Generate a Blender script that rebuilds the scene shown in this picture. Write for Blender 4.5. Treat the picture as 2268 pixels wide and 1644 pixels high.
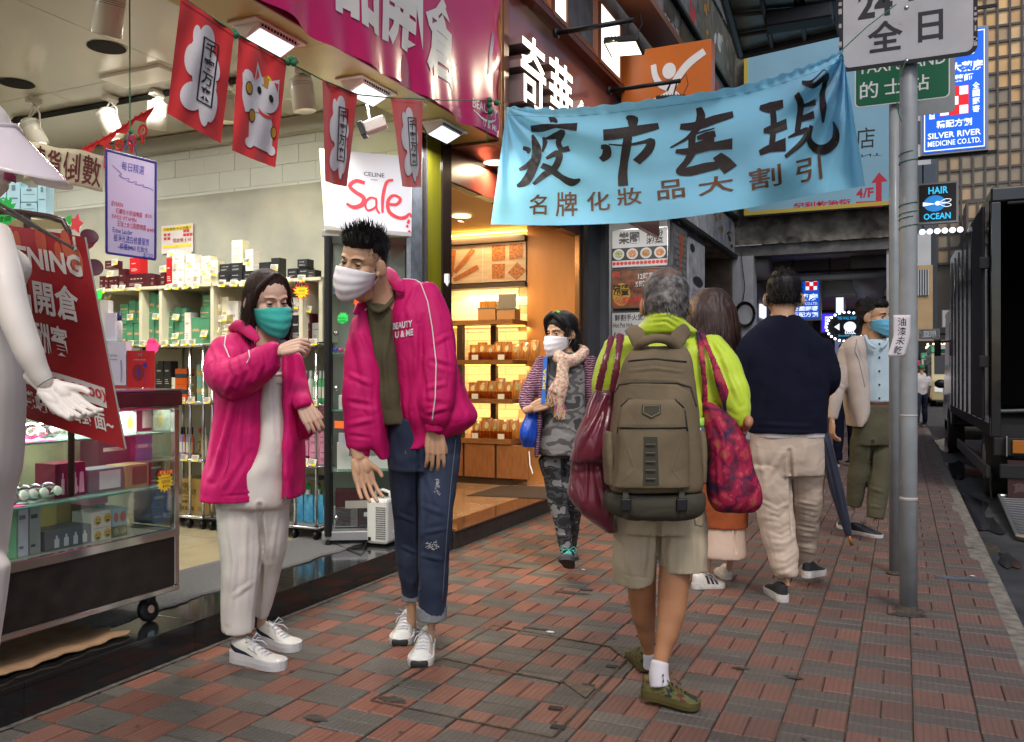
import bpy,bmesh,math,random
import numpy as np
from mathutils import Vector,Matrix,noise
from mathutils.bvhtree import BVHTree
random.seed(7)
for o in list(bpy.data.objects):bpy.data.objects.remove(o)
SC=bpy.context.scene
COL=SC.collection
R_=math.radians
# ---------------------------------------------------------------- camera, sky, sun, exposure
FL,HZ,HC,YAW=1900.0,825.0,1.25,math.atan(864/1900.0)
cs,sn=math.cos(YAW),math.sin(YAW)
cd=bpy.data.cameras.new('camera');cam=bpy.data.objects.new('camera',cd);COL.objects.link(cam)
cam.location=(0,0,HC);cam.rotation_euler=(R_(90),0,YAW)
cd.sensor_width=36;cd.lens=36*FL/2268;cd.shift_y=(HZ-822)/2268
cd.clip_end=2000;cd.clip_start=.05
SC.camera=cam
SC.render.resolution_x,SC.render.resolution_y=1024,742
world=bpy.data.worlds.new('World');SC.world=world;world.use_nodes=True
wn=world.node_tree.nodes;bg=wn['Background']
sky=wn.new('ShaderNodeTexSky');sky.sky_type='NISHITA';sky.sun_disc=False
SUN_EL,SUN_AZ=R_(52),R_(150)
sky.sun_elevation=SUN_EL;sky.sun_rotation=SUN_AZ
sky.air_density=1.0;sky.dust_density=2.5;sky.ozone_density=1.0
world.node_tree.links.new(sky.outputs[0],bg.inputs[0]);bg.inputs[1].default_value=.11
sd=bpy.data.lights.new('sun','SUN');sun=bpy.data.objects.new('sun',sd);COL.objects.link(sun)
sd.energy=.95;sd.angle=R_(13);sd.color=(1,.96,.9)
_d=Vector((math.sin(SUN_AZ)*math.cos(SUN_EL),math.cos(SUN_AZ)*math.cos(SUN_EL),math.sin(SUN_EL)))
sun.rotation_euler=_d.to_track_quat('Z','Y').to_euler()
sun.location=(0,0,30)
SC.view_settings.view_transform='Standard';SC.view_settings.look='None'
SC.view_settings.gamma=1;SC.view_settings.exposure=.55;SC.view_settings.use_curve_mapping=False
SC.cycles.max_bounces=7;SC.cycles.diffuse_bounces=3;SC.cycles.glossy_bounces=3
SC.cycles.transparent_max_bounces=12;SC.cycles.caustics_reflective=False;SC.cycles.caustics_refractive=False
SC.cycles.sample_clamp_indirect=6
# ---------------------------------------------------------------- measuring the place from the photograph
CR,CF,CU=Vector((cs,sn,0)),Vector((-sn,cs,0)),Vector((0,0,1))
def D(px,py):return CF+CR*((px-1134)/FL)+CU*((HZ-py)/FL)
CP=Vector((0,0,HC))
def P(px,py,t):return CP+D(px,py)*t
def G(px,py,z=0.0):return CP+D(px,py)*((z-HC)/D(px,py).z)
def OX(px,py,X):return CP+D(px,py)*(X/D(px,py).x)
def OY(px,py,Y):return CP+D(px,py)*(Y/D(px,py).y)
def tg(py,z=0.0):return(HC-z)*FL/(py-HZ)
# ---------------------------------------------------------------- objects
def link(o):COL.objects.link(o);return o
def tag(o,label=None,cat=None,group=None,kind=None):
 if label:o['label']=label
 if cat:o['category']=cat
 if group:o['group']=group
 if kind:o['kind']=kind
 return o
def thing(name,loc,label,cat,group=None):
 o=link(bpy.data.objects.new(name,None));o.location=loc;o.empty_display_size=.1
 return tag(o,label,cat,group)
def par(o,root):
 if root is not None:
  o.parent=root
  o.matrix_parent_inverse=Matrix.Identity(4)if root.type=='MESH' else Matrix.Translation(-Vector(root.location))
 return o
def mobj(name,me,m,parent=None,smooth=False):
 o=link(bpy.data.objects.new(name,me))
 if m is not None:
  for x in(m if isinstance(m,(list,tuple))else[m]):me.materials.append(x)
 if smooth and len(me.polygons):me.polygons.foreach_set('use_smooth',[True]*len(me.polygons))
 return par(o,parent)
def copy_thing(root,loc=None,label=None,rotz=None):
 def cp(o,p):
  c=o.copy();link(c)
  if p is not None:c.parent=p;c.matrix_parent_inverse=o.matrix_parent_inverse.copy()
  for ch in list(o.children):cp(ch,c)
  return c
 r=cp(root,None)
 if loc is not None:r.location=loc
 if rotz is not None:r.rotation_euler.z=rotz
 if label:r['label']=label
 return r
class MB:
 def __init__(s):s.v=[];s.f=[];s.mi=[];s.cur=0
 def add(s,vs,fs,mi=None):
  n=len(s.v);s.v+=[tuple(x)for x in vs]
  for f in fs:s.f.append(tuple(i+n for i in f));s.mi.append(s.cur if mi is None else mi)
  return s
 def box(s,c,d,rz=0,M=None,mi=None):
  h=[x/2 for x in d];c=Vector(c)
  vs=[Vector((x*h[0],y*h[1],z*h[2]))for x in(-1,1)for y in(-1,1)for z in(-1,1)]
  if rz:M=Matrix.Rotation(rz,3,'Z')
  if M is not None:vs=[M@v for v in vs]
  return s.add([v+c for v in vs],[(0,1,3,2),(4,6,7,5),(0,4,5,1),(2,3,7,6),(0,2,6,4),(1,5,7,3)],mi)
 def bb(s,a,b,mi=None):
  a,b=Vector(a),Vector(b)
  return s.box((a+b)/2,[abs(x)for x in(b-a)],mi=mi)
 def hexa(s,q0,q1,mi=None):
  return s.add(list(q0)+list(q1),[(3,2,1,0),(4,5,6,7),(0,1,5,4),(1,2,6,5),(2,3,7,6),(3,0,4,7)],mi)
 def quad(s,a,b,c,d,mi=None):return s.add([a,b,c,d],[(0,1,2,3)],mi)
 def slab(s,a,b,c,d,th,mi=None):
  a,b,c,d=map(Vector,(a,b,c,d));n=(b-a).cross(d-a).normalized()*th
  return s.hexa([a-n,b-n,c-n,d-n],[a,b,c,d],mi)
 def prism(s,poly,ext,mi=None):
  n=len(poly);poly=[Vector(p)for p in poly];ext=Vector(ext)
  return s.add(poly+[p+ext for p in poly],[tuple(range(n))[::-1],tuple(range(n,2*n))]+[(i,(i+1)%n,(i+1)%n+n,i+n)for i in range(n)],mi)
 def cyl(s,a,b,r0,r1=None,n=12,cap=True,mi=None):
  return s.tube([a,b],[r0,r0 if r1 is None else r1],n,cap,mi)
 def tube(s,pts,r,n=8,cap=True,mi=None,flat=1.0,up=None):
  pts=[Vector(p)for p in pts];m=len(pts)
  if not isinstance(r,(list,tuple)):r=[r]*m
  vs=[];prev=None
  for i,p in enumerate(pts):
   t=(pts[min(i+1,m-1)]-pts[max(i-1,0)]).normalized()
   if prev is None:
    u=Vector(up)if up is not None else(Vector((0,0,1))if abs(t.z)<.9 else Vector((1,0,0)))
    u=(u-t*u.dot(t)).normalized()
   else:u=(prev-t*prev.dot(t)).normalized()
   prev=u;w=t.cross(u)
   for k in range(n):
    a=2*math.pi*k/n;vs.append(p+u*(math.cos(a)*r[i])+w*(math.sin(a)*r[i]*flat))
  fs=[(i*n+k,i*n+(k+1)%n,(i+1)*n+(k+1)%n,(i+1)*n+k)for i in range(m-1)for k in range(n)]
  if cap:fs+=[tuple(range(n))[::-1],tuple(range((m-1)*n,m*n))]
  return s.add(vs,fs,mi)
 def lathe(s,prof,c=(0,0,0),M=None,n=20,mi=None):
  vs=[];c=Vector(c)
  for r,z in prof:
   for k in range(n):
    a=2*math.pi*k/n;p=Vector((r*math.cos(a),r*math.sin(a),z))
    if M is not None:p=M@p
    vs.append(p+c)
  m=len(prof)
  fs=[(i*n+k,i*n+(k+1)%n,(i+1)*n+(k+1)%n,(i+1)*n+k)for i in range(m-1)for k in range(n)]
  if prof[0][0]>1e-5:fs.append(tuple(range(n))[::-1])
  if prof[-1][0]>1e-5:fs.append(tuple(range((m-1)*n,m*n)))
  return s.add(vs,fs,mi)
 def sphere(s,c,r,n=12,sc=(1,1,1),mi=None,M=None):
  m=max(6,n//2+2);vs=[];c=Vector(c)
  for i in range(m+1):
   for k in range(n):
    th=math.pi*i/m;a=2*math.pi*k/n
    p=Vector((r*sc[0]*math.sin(th)*math.cos(a),r*sc[1]*math.sin(th)*math.sin(a),-r*sc[2]*math.cos(th)))
    if M is not None:p=M@p
    vs.append(p+c)
  return s.add(vs,[(i*n+k,i*n+(k+1)%n,(i+1)*n+(k+1)%n,(i+1)*n+k)for i in range(m)for k in range(n)],mi)
 def surf(s,fn,nu,nv,th=0,mi=None):
  g=[[Vector(fn(i/nu,j/nv))for i in range(nu+1)]for j in range(nv+1)]
  W=nu+1;vs=[p for row in g for p in row]
  fs=[(j*W+i,j*W+i+1,(j+1)*W+i+1,(j+1)*W+i)for j in range(nv)for i in range(nu)]
  if th:
   N=len(vs);back=[]
   for j in range(nv+1):
    for i in range(W):
     du=g[j][min(i+1,nu)]-g[j][max(i-1,0)];dv=g[min(j+1,nv)][i]-g[max(j-1,0)][i]
     back.append(g[j][i]-du.cross(dv).normalized()*th)
   vs+=back;fs+=[tuple(x+N for x in f[::-1])for f in fs]
   rim=[i for i in range(W)]+[j*W+nu for j in range(1,nv+1)]+[nv*W+i for i in range(nu-1,-1,-1)]+[j*W for j in range(nv-1,0,-1)]
   for a,b in zip(rim,rim[1:]+rim[:1]):fs.append((b,a,a+N,b+N))
  return s.add(vs,fs,mi)
 def mesh(s,name):
  me=bpy.data.meshes.new(name);me.from_pydata(s.v,[],s.f);me.validate()
  if any(s.mi)and len(me.polygons)==len(s.mi):me.polygons.foreach_set('material_index',s.mi)
  me.update();return me
 def build(s,name,m,parent=None,smooth=False,bevel=0):
  o=mobj(name,s.mesh(name),m,parent,smooth)
  if bevel:
   b=o.modifiers.new('bevel','BEVEL');b.width=bevel;b.segments=2;b.limit_method='ANGLE'
  return o
  # ---------------------------------------------------------------- materials
def C(h):
 h=h.lstrip('#');v=[int(h[i:i+2],16)/255 for i in(0,2,4)]
 return tuple((x/12.92 if x<=.04045 else((x+.055)/1.055)**2.4)for x in v)+(1,)
_mc={}
def mat(name,col,rough=.6,metal=0,nz=0,nsc=8,bump=0,bsc=60,coat=0,sheen=0,emit=0,ecol=None,stretch=None,spec=.5,col2=None,coords='Object',alpha=1,trans=0,ior=1.45,sss=0,detail=4,bdist=.002,crease=0,csc=7):
 if name in _mc:return _mc[name]
 m=bpy.data.materials.new(name);m.use_nodes=True;nt=m.node_tree;b=nt.nodes['Principled BSDF']
 if isinstance(col,str):col=C(col)
 b.inputs['Base Color'].default_value=col;b.inputs['Roughness'].default_value=rough;b.inputs['Metallic'].default_value=metal
 b.inputs['Specular IOR Level'].default_value=spec;b.inputs['IOR'].default_value=ior
 if coat:b.inputs['Coat Weight'].default_value=coat;b.inputs['Coat Roughness'].default_value=.08
 if sheen:b.inputs['Sheen Weight'].default_value=sheen;b.inputs['Sheen Roughness'].default_value=.5
 if emit:b.inputs['Emission Color'].default_value=C(ecol)if ecol else col;b.inputs['Emission Strength'].default_value=emit
 if trans:b.inputs['Transmission Weight'].default_value=trans
 if sss:b.inputs['Subsurface Weight'].default_value=sss;b.inputs['Subsurface Radius'].default_value=(.012,.005,.003);b.inputs['Subsurface Scale'].default_value=1
 if alpha<1:b.inputs['Alpha'].default_value=alpha
 if nz or bump or col2:
  tc=nt.nodes.new('ShaderNodeTexCoord');mp=nt.nodes.new('ShaderNodeMapping')
  nt.links.new(tc.outputs[coords],mp.inputs[0])
  if stretch:mp.inputs['Scale'].default_value=stretch
 if nz or col2:
  n=nt.nodes.new('ShaderNodeTexNoise');n.inputs['Scale'].default_value=nsc;n.inputs['Detail'].default_value=detail
  nt.links.new(mp.outputs[0],n.inputs[0])
  r=nt.nodes.new('ShaderNodeMix');r.data_type='RGBA'
  c2=C(col2)if isinstance(col2,str)else(col2 or tuple(x*(1-nz)for x in col[:3])+(1,))
  c1=col if col2 else tuple(min(1,x*(1+nz*.6))for x in col[:3])+(1,)
  r.inputs['A'].default_value=c1;r.inputs['B'].default_value=c2
  cr=nt.nodes.new('ShaderNodeMapRange');cr.inputs[1].default_value=.32;cr.inputs[2].default_value=.68
  nt.links.new(n.outputs[0],cr.inputs[0]);nt.links.new(cr.outputs[0],r.inputs['Factor']);nt.links.new(r.outputs['Result'],b.inputs['Base Color'])
 if bump:
  n2=nt.nodes.new('ShaderNodeTexNoise');n2.inputs['Scale'].default_value=bsc;n2.inputs['Detail'].default_value=3
  bp=nt.nodes.new('ShaderNodeBump');bp.inputs['Strength'].default_value=bump;bp.inputs['Distance'].default_value=bdist
  nt.links.new(mp.outputs[0],n2.inputs[0]);nt.links.new(n2.outputs[0],bp.inputs['Height']);nt.links.new(bp.outputs[0],b.inputs['Normal'])
  if crease:
   g=nt.nodes.new('ShaderNodeNewGeometry');m2=nt.nodes.new('ShaderNodeMapping');m2.inputs['Scale'].default_value=(1.25,1.25,.7);n4=nt.nodes.new('ShaderNodeTexNoise');n4.noise_type='RIDGED_MULTIFRACTAL';n4.inputs['Scale'].default_value=csc;n4.inputs['Detail'].default_value=2.2;n4.inputs['Distortion'].default_value=.5
   b4=nt.nodes.new('ShaderNodeBump');b4.inputs['Strength'].default_value=.9;b4.inputs['Distance'].default_value=crease
   nt.links.new(g.outputs['Position'],m2.inputs[0]);nt.links.new(m2.outputs[0],n4.inputs[0]);nt.links.new(n4.outputs[0],b4.inputs['Height']);nt.links.new(b4.outputs[0],bp.inputs['Normal'])
 _mc[name]=m;return m
def glass(name,tint=(.93,.98,.96,1),rough=.0,alpha=.12):
 if name in _mc:return _mc[name]
 m=bpy.data.materials.new(name);m.use_nodes=True;nt=m.node_tree
 for n in list(nt.nodes):nt.nodes.remove(n)
 o=nt.nodes.new('ShaderNodeOutputMaterial');t=nt.nodes.new('ShaderNodeBsdfTransparent');g=nt.nodes.new('ShaderNodeBsdfGlossy')
 mx=nt.nodes.new('ShaderNodeMixShader');fr=nt.nodes.new('ShaderNodeFresnel');fr.inputs[0].default_value=1.5
 ad=nt.nodes.new('ShaderNodeMath');ad.operation='ADD';ad.inputs[1].default_value=alpha*.1;ad.use_clamp=True
 t.inputs[0].default_value=tint;g.inputs['Roughness'].default_value=rough+.02
 fm=nt.nodes.new('ShaderNodeMath');fm.operation='MULTIPLY';fm.inputs[1].default_value=.4;nt.links.new(fr.outputs[0],fm.inputs[0]);nt.links.new(fm.outputs[0],ad.inputs[0]);nt.links.new(ad.outputs[0],mx.inputs[0]);nt.links.new(t.outputs[0],mx.inputs[1]);nt.links.new(g.outputs[0],mx.inputs[2]);nt.links.new(mx.outputs[0],o.inputs[0])
 _mc[name]=m;return m
 # ---------------------------------------------------------------- lettering as thin real geometry
_tc={}
def glyphs(s,bold=0.0,shear=0.0,res=2):
 k=(s,bold,shear,res)
 if k in _tc:return _tc[k]
 c=bpy.data.curves.new('t','FONT');c.body=s;c.size=1;c.offset=bold;c.shear=shear;c.resolution_u=res;c.fill_mode='FRONT'
 o=bpy.data.objects.new('t',c);COL.objects.link(o);dg=bpy.context.evaluated_depsgraph_get()
 me=bpy.data.meshes.new_from_object(o.evaluated_get(dg))
 V=np.array([v.co[:2]for v in me.vertices])if len(me.vertices)else np.zeros((0,2));F=[tuple(p.vertices)for p in me.polygons]
 bpy.data.objects.remove(o);bpy.data.curves.remove(c);bpy.data.meshes.remove(me)
 if len(V):
  lo,hi=V.min(0),V.max(0);asp=(hi[0]-lo[0])/max(hi[1]-lo[1],1e-6);V=(V-lo)/(hi-lo+1e-9)
 else:asp=1
 _tc[k]=(V,F,asp);return _tc[k]
def text(parent,s,fn,box,m,name='lettering',bold=0.0,shear=0.0,res=2,sub=0,off=.0015,vertical=False,jit=0):
 mb=MB();u0,v0,u1,v1=box
 items=[(s,box)]
 if vertical:
  n=len(s);h=(v1-v0)/n
  items=[(ch,(u0,v1-(i+.94)*h,u1,v1-(i+.06)*h))for i,ch in enumerate(s)]
 for ch,(a,b,c,d)in items:
  V,F,asp=glyphs(ch,bold,shear,res)
  if not len(V):continue
  if vertical and ch in '一':b,d=b+(d-b)*.42,b+(d-b)*.55
  q=V*np.array([c-a,d-b])+np.array([a,b])
  q=[tuple(x)for x in q]
  if sub:
   bm=bmesh.new();vs=[bm.verts.new((x,y,0))for x,y in q]
   for f in F:
    try:bm.faces.new([vs[i]for i in f])
    except ValueError:pass
   for _ in range(3):
    es=[e for e in bm.edges if e.calc_length()>sub]
    if not es:break
    bmesh.ops.subdivide_edges(bm,edges=es,cuts=1)
    bmesh.ops.triangulate(bm,faces=[f for f in bm.faces if len(f.verts)>3])
   bm.verts.index_update();q=[(v.co.x,v.co.y)for v in bm.verts];F=[tuple(v.index for v in f.verts)for f in bm.faces];bm.free()
  e=.002
  pts=[]
  for x,y in q:
   p=Vector(fn(x,y));n=(Vector(fn(x+e,y))-p).cross(Vector(fn(x,y+e))-p)
   pts.append(p+n.normalized()*off)
  mb.add(pts,F)
 return mb.build(name,m,parent)
def plane_fn(a,b,d):
 a,b,d=Vector(a),Vector(b),Vector(d)
 return lambda u,v:a+(b-a)*u+(d-a)*v
CURV=[0]
def poly_on(mb,fn,pts,off=.0015,mi=None):
 e=.003;out=[]
 if CURV[0]:
  bm=bmesh.new();bm.faces.new([bm.verts.new((x,y,0))for x,y in pts]);bmesh.ops.triangulate(bm,faces=bm.faces[:])
  for _ in range(3):
   es=[q for q in bm.edges if q.calc_length()>CURV[0]]
   if not es:break
   bmesh.ops.subdivide_edges(bm,edges=es,cuts=1);bmesh.ops.triangulate(bm,faces=[f for f in bm.faces if len(f.verts)>3])
  bm.verts.index_update();fs=[tuple(v.index for v in f.verts)for f in bm.faces];vs=[]
  for v in bm.verts:
   p=Vector(fn(v.co.x,v.co.y));vs.append(p+(Vector(fn(v.co.x+e,v.co.y))-p).cross(Vector(fn(v.co.x,v.co.y+e))-p).normalized()*off)
  bm.free();mb.add(vs,fs,mi);return
 for x,y in pts:
  p=Vector(fn(x,y));n=(Vector(fn(x+e,y))-p).cross(Vector(fn(x,y+e))-p).normalized();out.append(p+n*off)
 mb.add(out,[tuple(range(len(out)))],mi)
def stroke_on(mb,fn,pts,w,off=.002,seg=.01,asp=1.0,mi=None):
 P2=[np.array((p[0]*asp,p[1]))for p in pts]
 if len(P2)>2:
  Q=[];W=[]
  wl=list(w)if isinstance(w,(list,tuple))else[w]*len(P2)
  for i in range(len(P2)-1):
   p0,p1,p2,p3=P2[max(i-1,0)],P2[i],P2[i+1],P2[min(i+2,len(P2)-1)]
   n=max(2,int(np.linalg.norm(p2-p1)/seg))
   for k in range(n):
    t=k/n;Q.append(.5*((2*p1)+(-p0+p2)*t+(2*p0-5*p1+4*p2-p3)*t*t+(-p0+3*p1-3*p2+p3)*t**3));W.append(wl[i]*(1-t)+wl[i+1]*t)
  Q.append(P2[-1]);W.append(wl[-1])
 else:
  wl=list(w)if isinstance(w,(list,tuple))else[w]*2;n=max(2,int(np.linalg.norm(P2[1]-P2[0])/seg))
  Q=[P2[0]+(P2[1]-P2[0])*k/n for k in range(n+1)];W=[wl[0]+(wl[1]-wl[0])*k/n for k in range(n+1)]
 e=.003;vs=[]
 for i,q in enumerate(Q):
  d=Q[min(i+1,len(Q)-1)]-Q[max(i-1,0)];d=d/(np.linalg.norm(d)+1e-9);nn=np.array((-d[1],d[0]))*W[i]/2
  for s_ in(1,0,-1):
   x,y=q+nn*s_;x/=asp
   p=Vector(fn(x,y));n=(Vector(fn(x+e,y))-p).cross(Vector(fn(x,y+e))-p).normalized();vs.append(p+n*off)
 fs=[]
 for i in range(len(Q)-1):
  for k in(0,1):fs.append((i*3+k,i*3+k+1,i*3+k+4,i*3+k+3))
 mb.add(vs,fs,mi)
def blob_poly(cx,cy,rx,ry,n=20,rot=0):
 c,s=math.cos(rot),math.sin(rot)
 return[(cx+rx*math.cos(a)*c-ry*math.sin(a)*s,cy+rx*math.cos(a)*s+ry*math.sin(a)*c)for a in[2*math.pi*k/n for k in range(n)]]
def star_poly(cx,cy,rx,ry,n=14,inner=.72,rnd=.08,seed=1):
 r=random.Random(seed);out=[]
 for k in range(2*n):
  a=math.pi*k/n;q=(1 if k%2==0 else inner)*(1+r.uniform(-rnd,rnd));out.append((cx+rx*q*math.cos(a),cy+ry*q*math.sin(a)))
 return out
def arealight(name,loc,target,size,energy,color=(1,1,1),sy=None,spread=None,parent=None):
 l=bpy.data.lights.new(name,'AREA');l.energy=energy;l.color=color;l.size=size
 if sy:l.shape='RECTANGLE';l.size_y=sy
 if spread:l.spread=spread
 o=link(bpy.data.objects.new(name,l));o.location=loc
 o.rotation_euler=(Vector(loc)-Vector(target)).to_track_quat('Z','Y').to_euler()
 return par(o,parent)if parent else o
def spotlight(name,loc,target,energy,color=(1,1,1),angle=70,blend=.6,r=.04,parent=None):
 l=bpy.data.lights.new(name,'SPOT');l.energy=energy;l.color=color;l.spot_size=R_(angle);l.spot_blend=blend;l.shadow_soft_size=r
 o=link(bpy.data.objects.new(name,l));o.location=loc
 o.rotation_euler=(Vector(loc)-Vector(target)).to_track_quat('Z','Y').to_euler()
 return par(o,parent)if parent else o
 # ================================================================ ground, pavement, kerb, road
XF=-2.88;XK=.41;ZP=.14;ZR=-.12
m_joint=mat('paving_joint',(.15,.122,.088,1),.95,nz=.6,nsc=6,bump=.5,bsc=120)
def paver_mat(name,col,col2,ridge='X'):
 m=bpy.data.materials.new(name);m.use_nodes=True;nt=m.node_tree;b=nt.nodes['Principled BSDF'];L=nt.links.new
 tc=nt.nodes.new('ShaderNodeTexCoord');geo=nt.nodes.new('ShaderNodeNewGeometry')
 oi=nt.nodes.new('ShaderNodeObjectInfo')
 n1=nt.nodes.new('ShaderNodeTexNoise');n1.inputs['Scale'].default_value=3.2;n1.inputs['Detail'].default_value=6;L(geo.outputs['Position'],n1.inputs[0])
 n2=nt.nodes.new('ShaderNodeTexNoise');n2.inputs['Scale'].default_value=260;n2.inputs['Detail'].default_value=2;L(geo.outputs['Position'],n2.inputs[0])
 mx=nt.nodes.new('ShaderNodeMix');mx.data_type='RGBA';mx.inputs['A'].default_value=col;mx.inputs['B'].default_value=col2
 n3=nt.nodes.new('ShaderNodeTexVoronoi');n3.inputs['Scale'].default_value=5.2;n3.feature='F1';L(geo.outputs['Position'],n3.inputs[0])
 mr=nt.nodes.new('ShaderNodeMapRange');mr.inputs[1].default_value=.3;mr.inputs[2].default_value=.7;L(n1.outputs[0],mr.inputs[0]);L(mr.outputs[0],mx.inputs['Factor'])
 sp=nt.nodes.new('ShaderNodeTexVoronoi');sp.inputs['Scale'].default_value=190;L(geo.outputs['Position'],sp.inputs[0])
 s2=nt.nodes.new('ShaderNodeMapRange');s2.inputs[1].default_value=.16;s2.inputs[2].default_value=.26;s2.inputs[3].default_value=1;s2.inputs[4].default_value=0;L(sp.outputs['Distance'],s2.inputs[0])
 th=nt.nodes.new('ShaderNodeMath');th.operation='GREATER_THAN';th.inputs[1].default_value=.78;sx=nt.nodes.new('ShaderNodeSeparateColor');L(sp.outputs['Color'],sx.inputs[0]);L(sx.outputs[0],th.inputs[0])
 mu=nt.nodes.new('ShaderNodeMath');mu.operation='MULTIPLY';L(th.outputs[0],mu.inputs[0]);L(s2.outputs[0],mu.inputs[1])
 mu2=nt.nodes.new('ShaderNodeMath');mu2.operation='MULTIPLY';mu2.inputs[1].default_value=.55;L(mu.outputs[0],mu2.inputs[0])
 m2=nt.nodes.new('ShaderNodeMix');m2.data_type='RGBA';m2.inputs['B'].default_value=(.42,.38,.34,1);L(mx.outputs['Result'],m2.inputs['A']);L(mu2.outputs[0],m2.inputs['Factor'])
 st=nt.nodes.new('ShaderNodeTexNoise');st.inputs['Scale'].default_value=1.1;st.inputs['Detail'].default_value=8;st.inputs['Roughness'].default_value=.65;L(geo.outputs['Position'],st.inputs[0])
 sr=nt.nodes.new('ShaderNodeMapRange');sr.inputs[1].default_value=.5;sr.inputs[2].default_value=.72;sr.inputs[3].default_value=1;sr.inputs[4].default_value=.55;L(st.outputs[0],sr.inputs[0])
 m3=nt.nodes.new('ShaderNodeMix');m3.data_type='RGBA';m3.blend_type='MULTIPLY';m3.inputs['Factor'].default_value=1;L(m2.outputs['Result'],m3.inputs['A']);L(sr.outputs[0],m3.inputs['B'])
 hv=nt.nodes.new('ShaderNodeHueSaturation');at=nt.nodes.new('ShaderNodeAttribute');at.attribute_name='tone'
 ad=nt.nodes.new('ShaderNodeMath');ad.operation='ADD';L(oi.outputs['Random'],ad.inputs[0]);L(at.outputs['Fac'],ad.inputs[1])
 fr=nt.nodes.new('ShaderNodeMath');fr.operation='FRACT';L(ad.outputs[0],fr.inputs[0])
 v=nt.nodes.new('ShaderNodeMapRange');v.inputs[3].default_value=.74;v.inputs[4].default_value=1.25;L(fr.outputs[0],v.inputs[0]);L(v.outputs[0],hv.inputs['Value']);L(m3.outputs['Result'],hv.inputs['Color'])
 pass
 rr=nt.nodes.new('ShaderNodeMapRange');rr.inputs[3].default_value=.42;rr.inputs[4].default_value=.8;L(n1.outputs[0],rr.inputs[0]);L(rr.outputs[0],b.inputs['Roughness'])
 w=nt.nodes.new('ShaderNodeTexWave');w.bands_direction='X';w.inputs['Scale'].default_value=14;w.inputs['Distortion'].default_value=.25;w.inputs['Detail'].default_value=2;w.inputs['Detail Scale'].default_value=6;L(geo.outputs['Position'],w.inputs[0])
 w2=nt.nodes.new('ShaderNodeTexWave');w2.bands_direction='Y';w2.inputs['Scale'].default_value=19;w2.inputs['Distortion'].default_value=.3;w2.inputs['Detail'].default_value=2;L(geo.outputs['Position'],w2.inputs[0])
 p1=nt.nodes.new('ShaderNodeMath');p1.operation='POWER';p1.inputs[1].default_value=.3;L(w.outputs[1],p1.inputs[0])
 p2=nt.nodes.new('ShaderNodeMath');p2.operation='POWER';p2.inputs[1].default_value=.3;L(w2.outputs[1],p2.inputs[0])
 a1=nt.nodes.new('ShaderNodeMath');a1.operation='MULTIPLY_ADD';a1.inputs[1].default_value=.55;L(p2.outputs[0],a1.inputs[0]);L(p1.outputs[0],a1.inputs[2])
 a2=nt.nodes.new('ShaderNodeMath');a2.operation='MULTIPLY_ADD';a2.inputs[1].default_value=1.1;L(n2.outputs[0],a2.inputs[0]);L(a1.outputs[0],a2.inputs[2])
 gm=nt.nodes.new('ShaderNodeMapRange');gm.inputs[1].default_value=.55;gm.inputs[2].default_value=1.15;gm.inputs[3].default_value=.7;gm.inputs[4].default_value=1.06;L(a1.outputs[0],gm.inputs[0])
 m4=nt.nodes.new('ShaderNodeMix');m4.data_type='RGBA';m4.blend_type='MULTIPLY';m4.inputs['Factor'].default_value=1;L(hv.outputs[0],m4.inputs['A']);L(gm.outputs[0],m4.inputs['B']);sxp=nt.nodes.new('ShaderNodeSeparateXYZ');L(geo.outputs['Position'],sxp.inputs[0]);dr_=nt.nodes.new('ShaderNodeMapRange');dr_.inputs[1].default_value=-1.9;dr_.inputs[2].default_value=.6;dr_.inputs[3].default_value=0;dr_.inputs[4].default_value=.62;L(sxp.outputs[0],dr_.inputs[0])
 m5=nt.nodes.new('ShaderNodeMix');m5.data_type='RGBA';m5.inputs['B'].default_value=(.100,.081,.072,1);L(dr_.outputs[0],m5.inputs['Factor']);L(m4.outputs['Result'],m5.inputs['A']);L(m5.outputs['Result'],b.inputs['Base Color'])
 bp=nt.nodes.new('ShaderNodeBump');bp.inputs['Strength'].default_value=.8;bp.inputs['Distance'].default_value=.0022;L(a2.outputs[0],bp.inputs['Height']);L(bp.outputs[0],b.inputs['Normal'])
 return m
m_red=paver_mat('paving_red',(.195,.068,.042,1),(.155,.064,.044,1));m_gry=paver_mat('paving_grey',(.094,.080,.066,1),(.070,.061,.052,1))
m_asph=mat('asphalt',(.055,.055,.056,1),.55,nz=.55,nsc=3,bump=.7,bsc=220,bdist=.004,detail=8)
m_kerb=mat('kerb_concrete',(.17,.155,.135,1),.85,nz=.45,nsc=18,bump=.5,bsc=90,detail=8)
tag(MB().bb((-400,-60,-.8),(400,900,-.4)).build('ground',mat('ground_soil',(.08,.08,.08,1),.9,nz=.3)),kind='structure')
tag(MB().bb((XK+.141,-20,-.4),(9.5,400,ZR)).build('road',m_asph),kind='structure')
pav=tag(MB().bb((-9,-4,-.4),(XK,60,-.012)).build('pavement',m_joint),kind='structure')
far_pav=tag(MB().bb((9.5,-10,-.4),(14,200,.0)).build('pavement',m_kerb),kind='structure')
CX,CY=.2145,.1825
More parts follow.
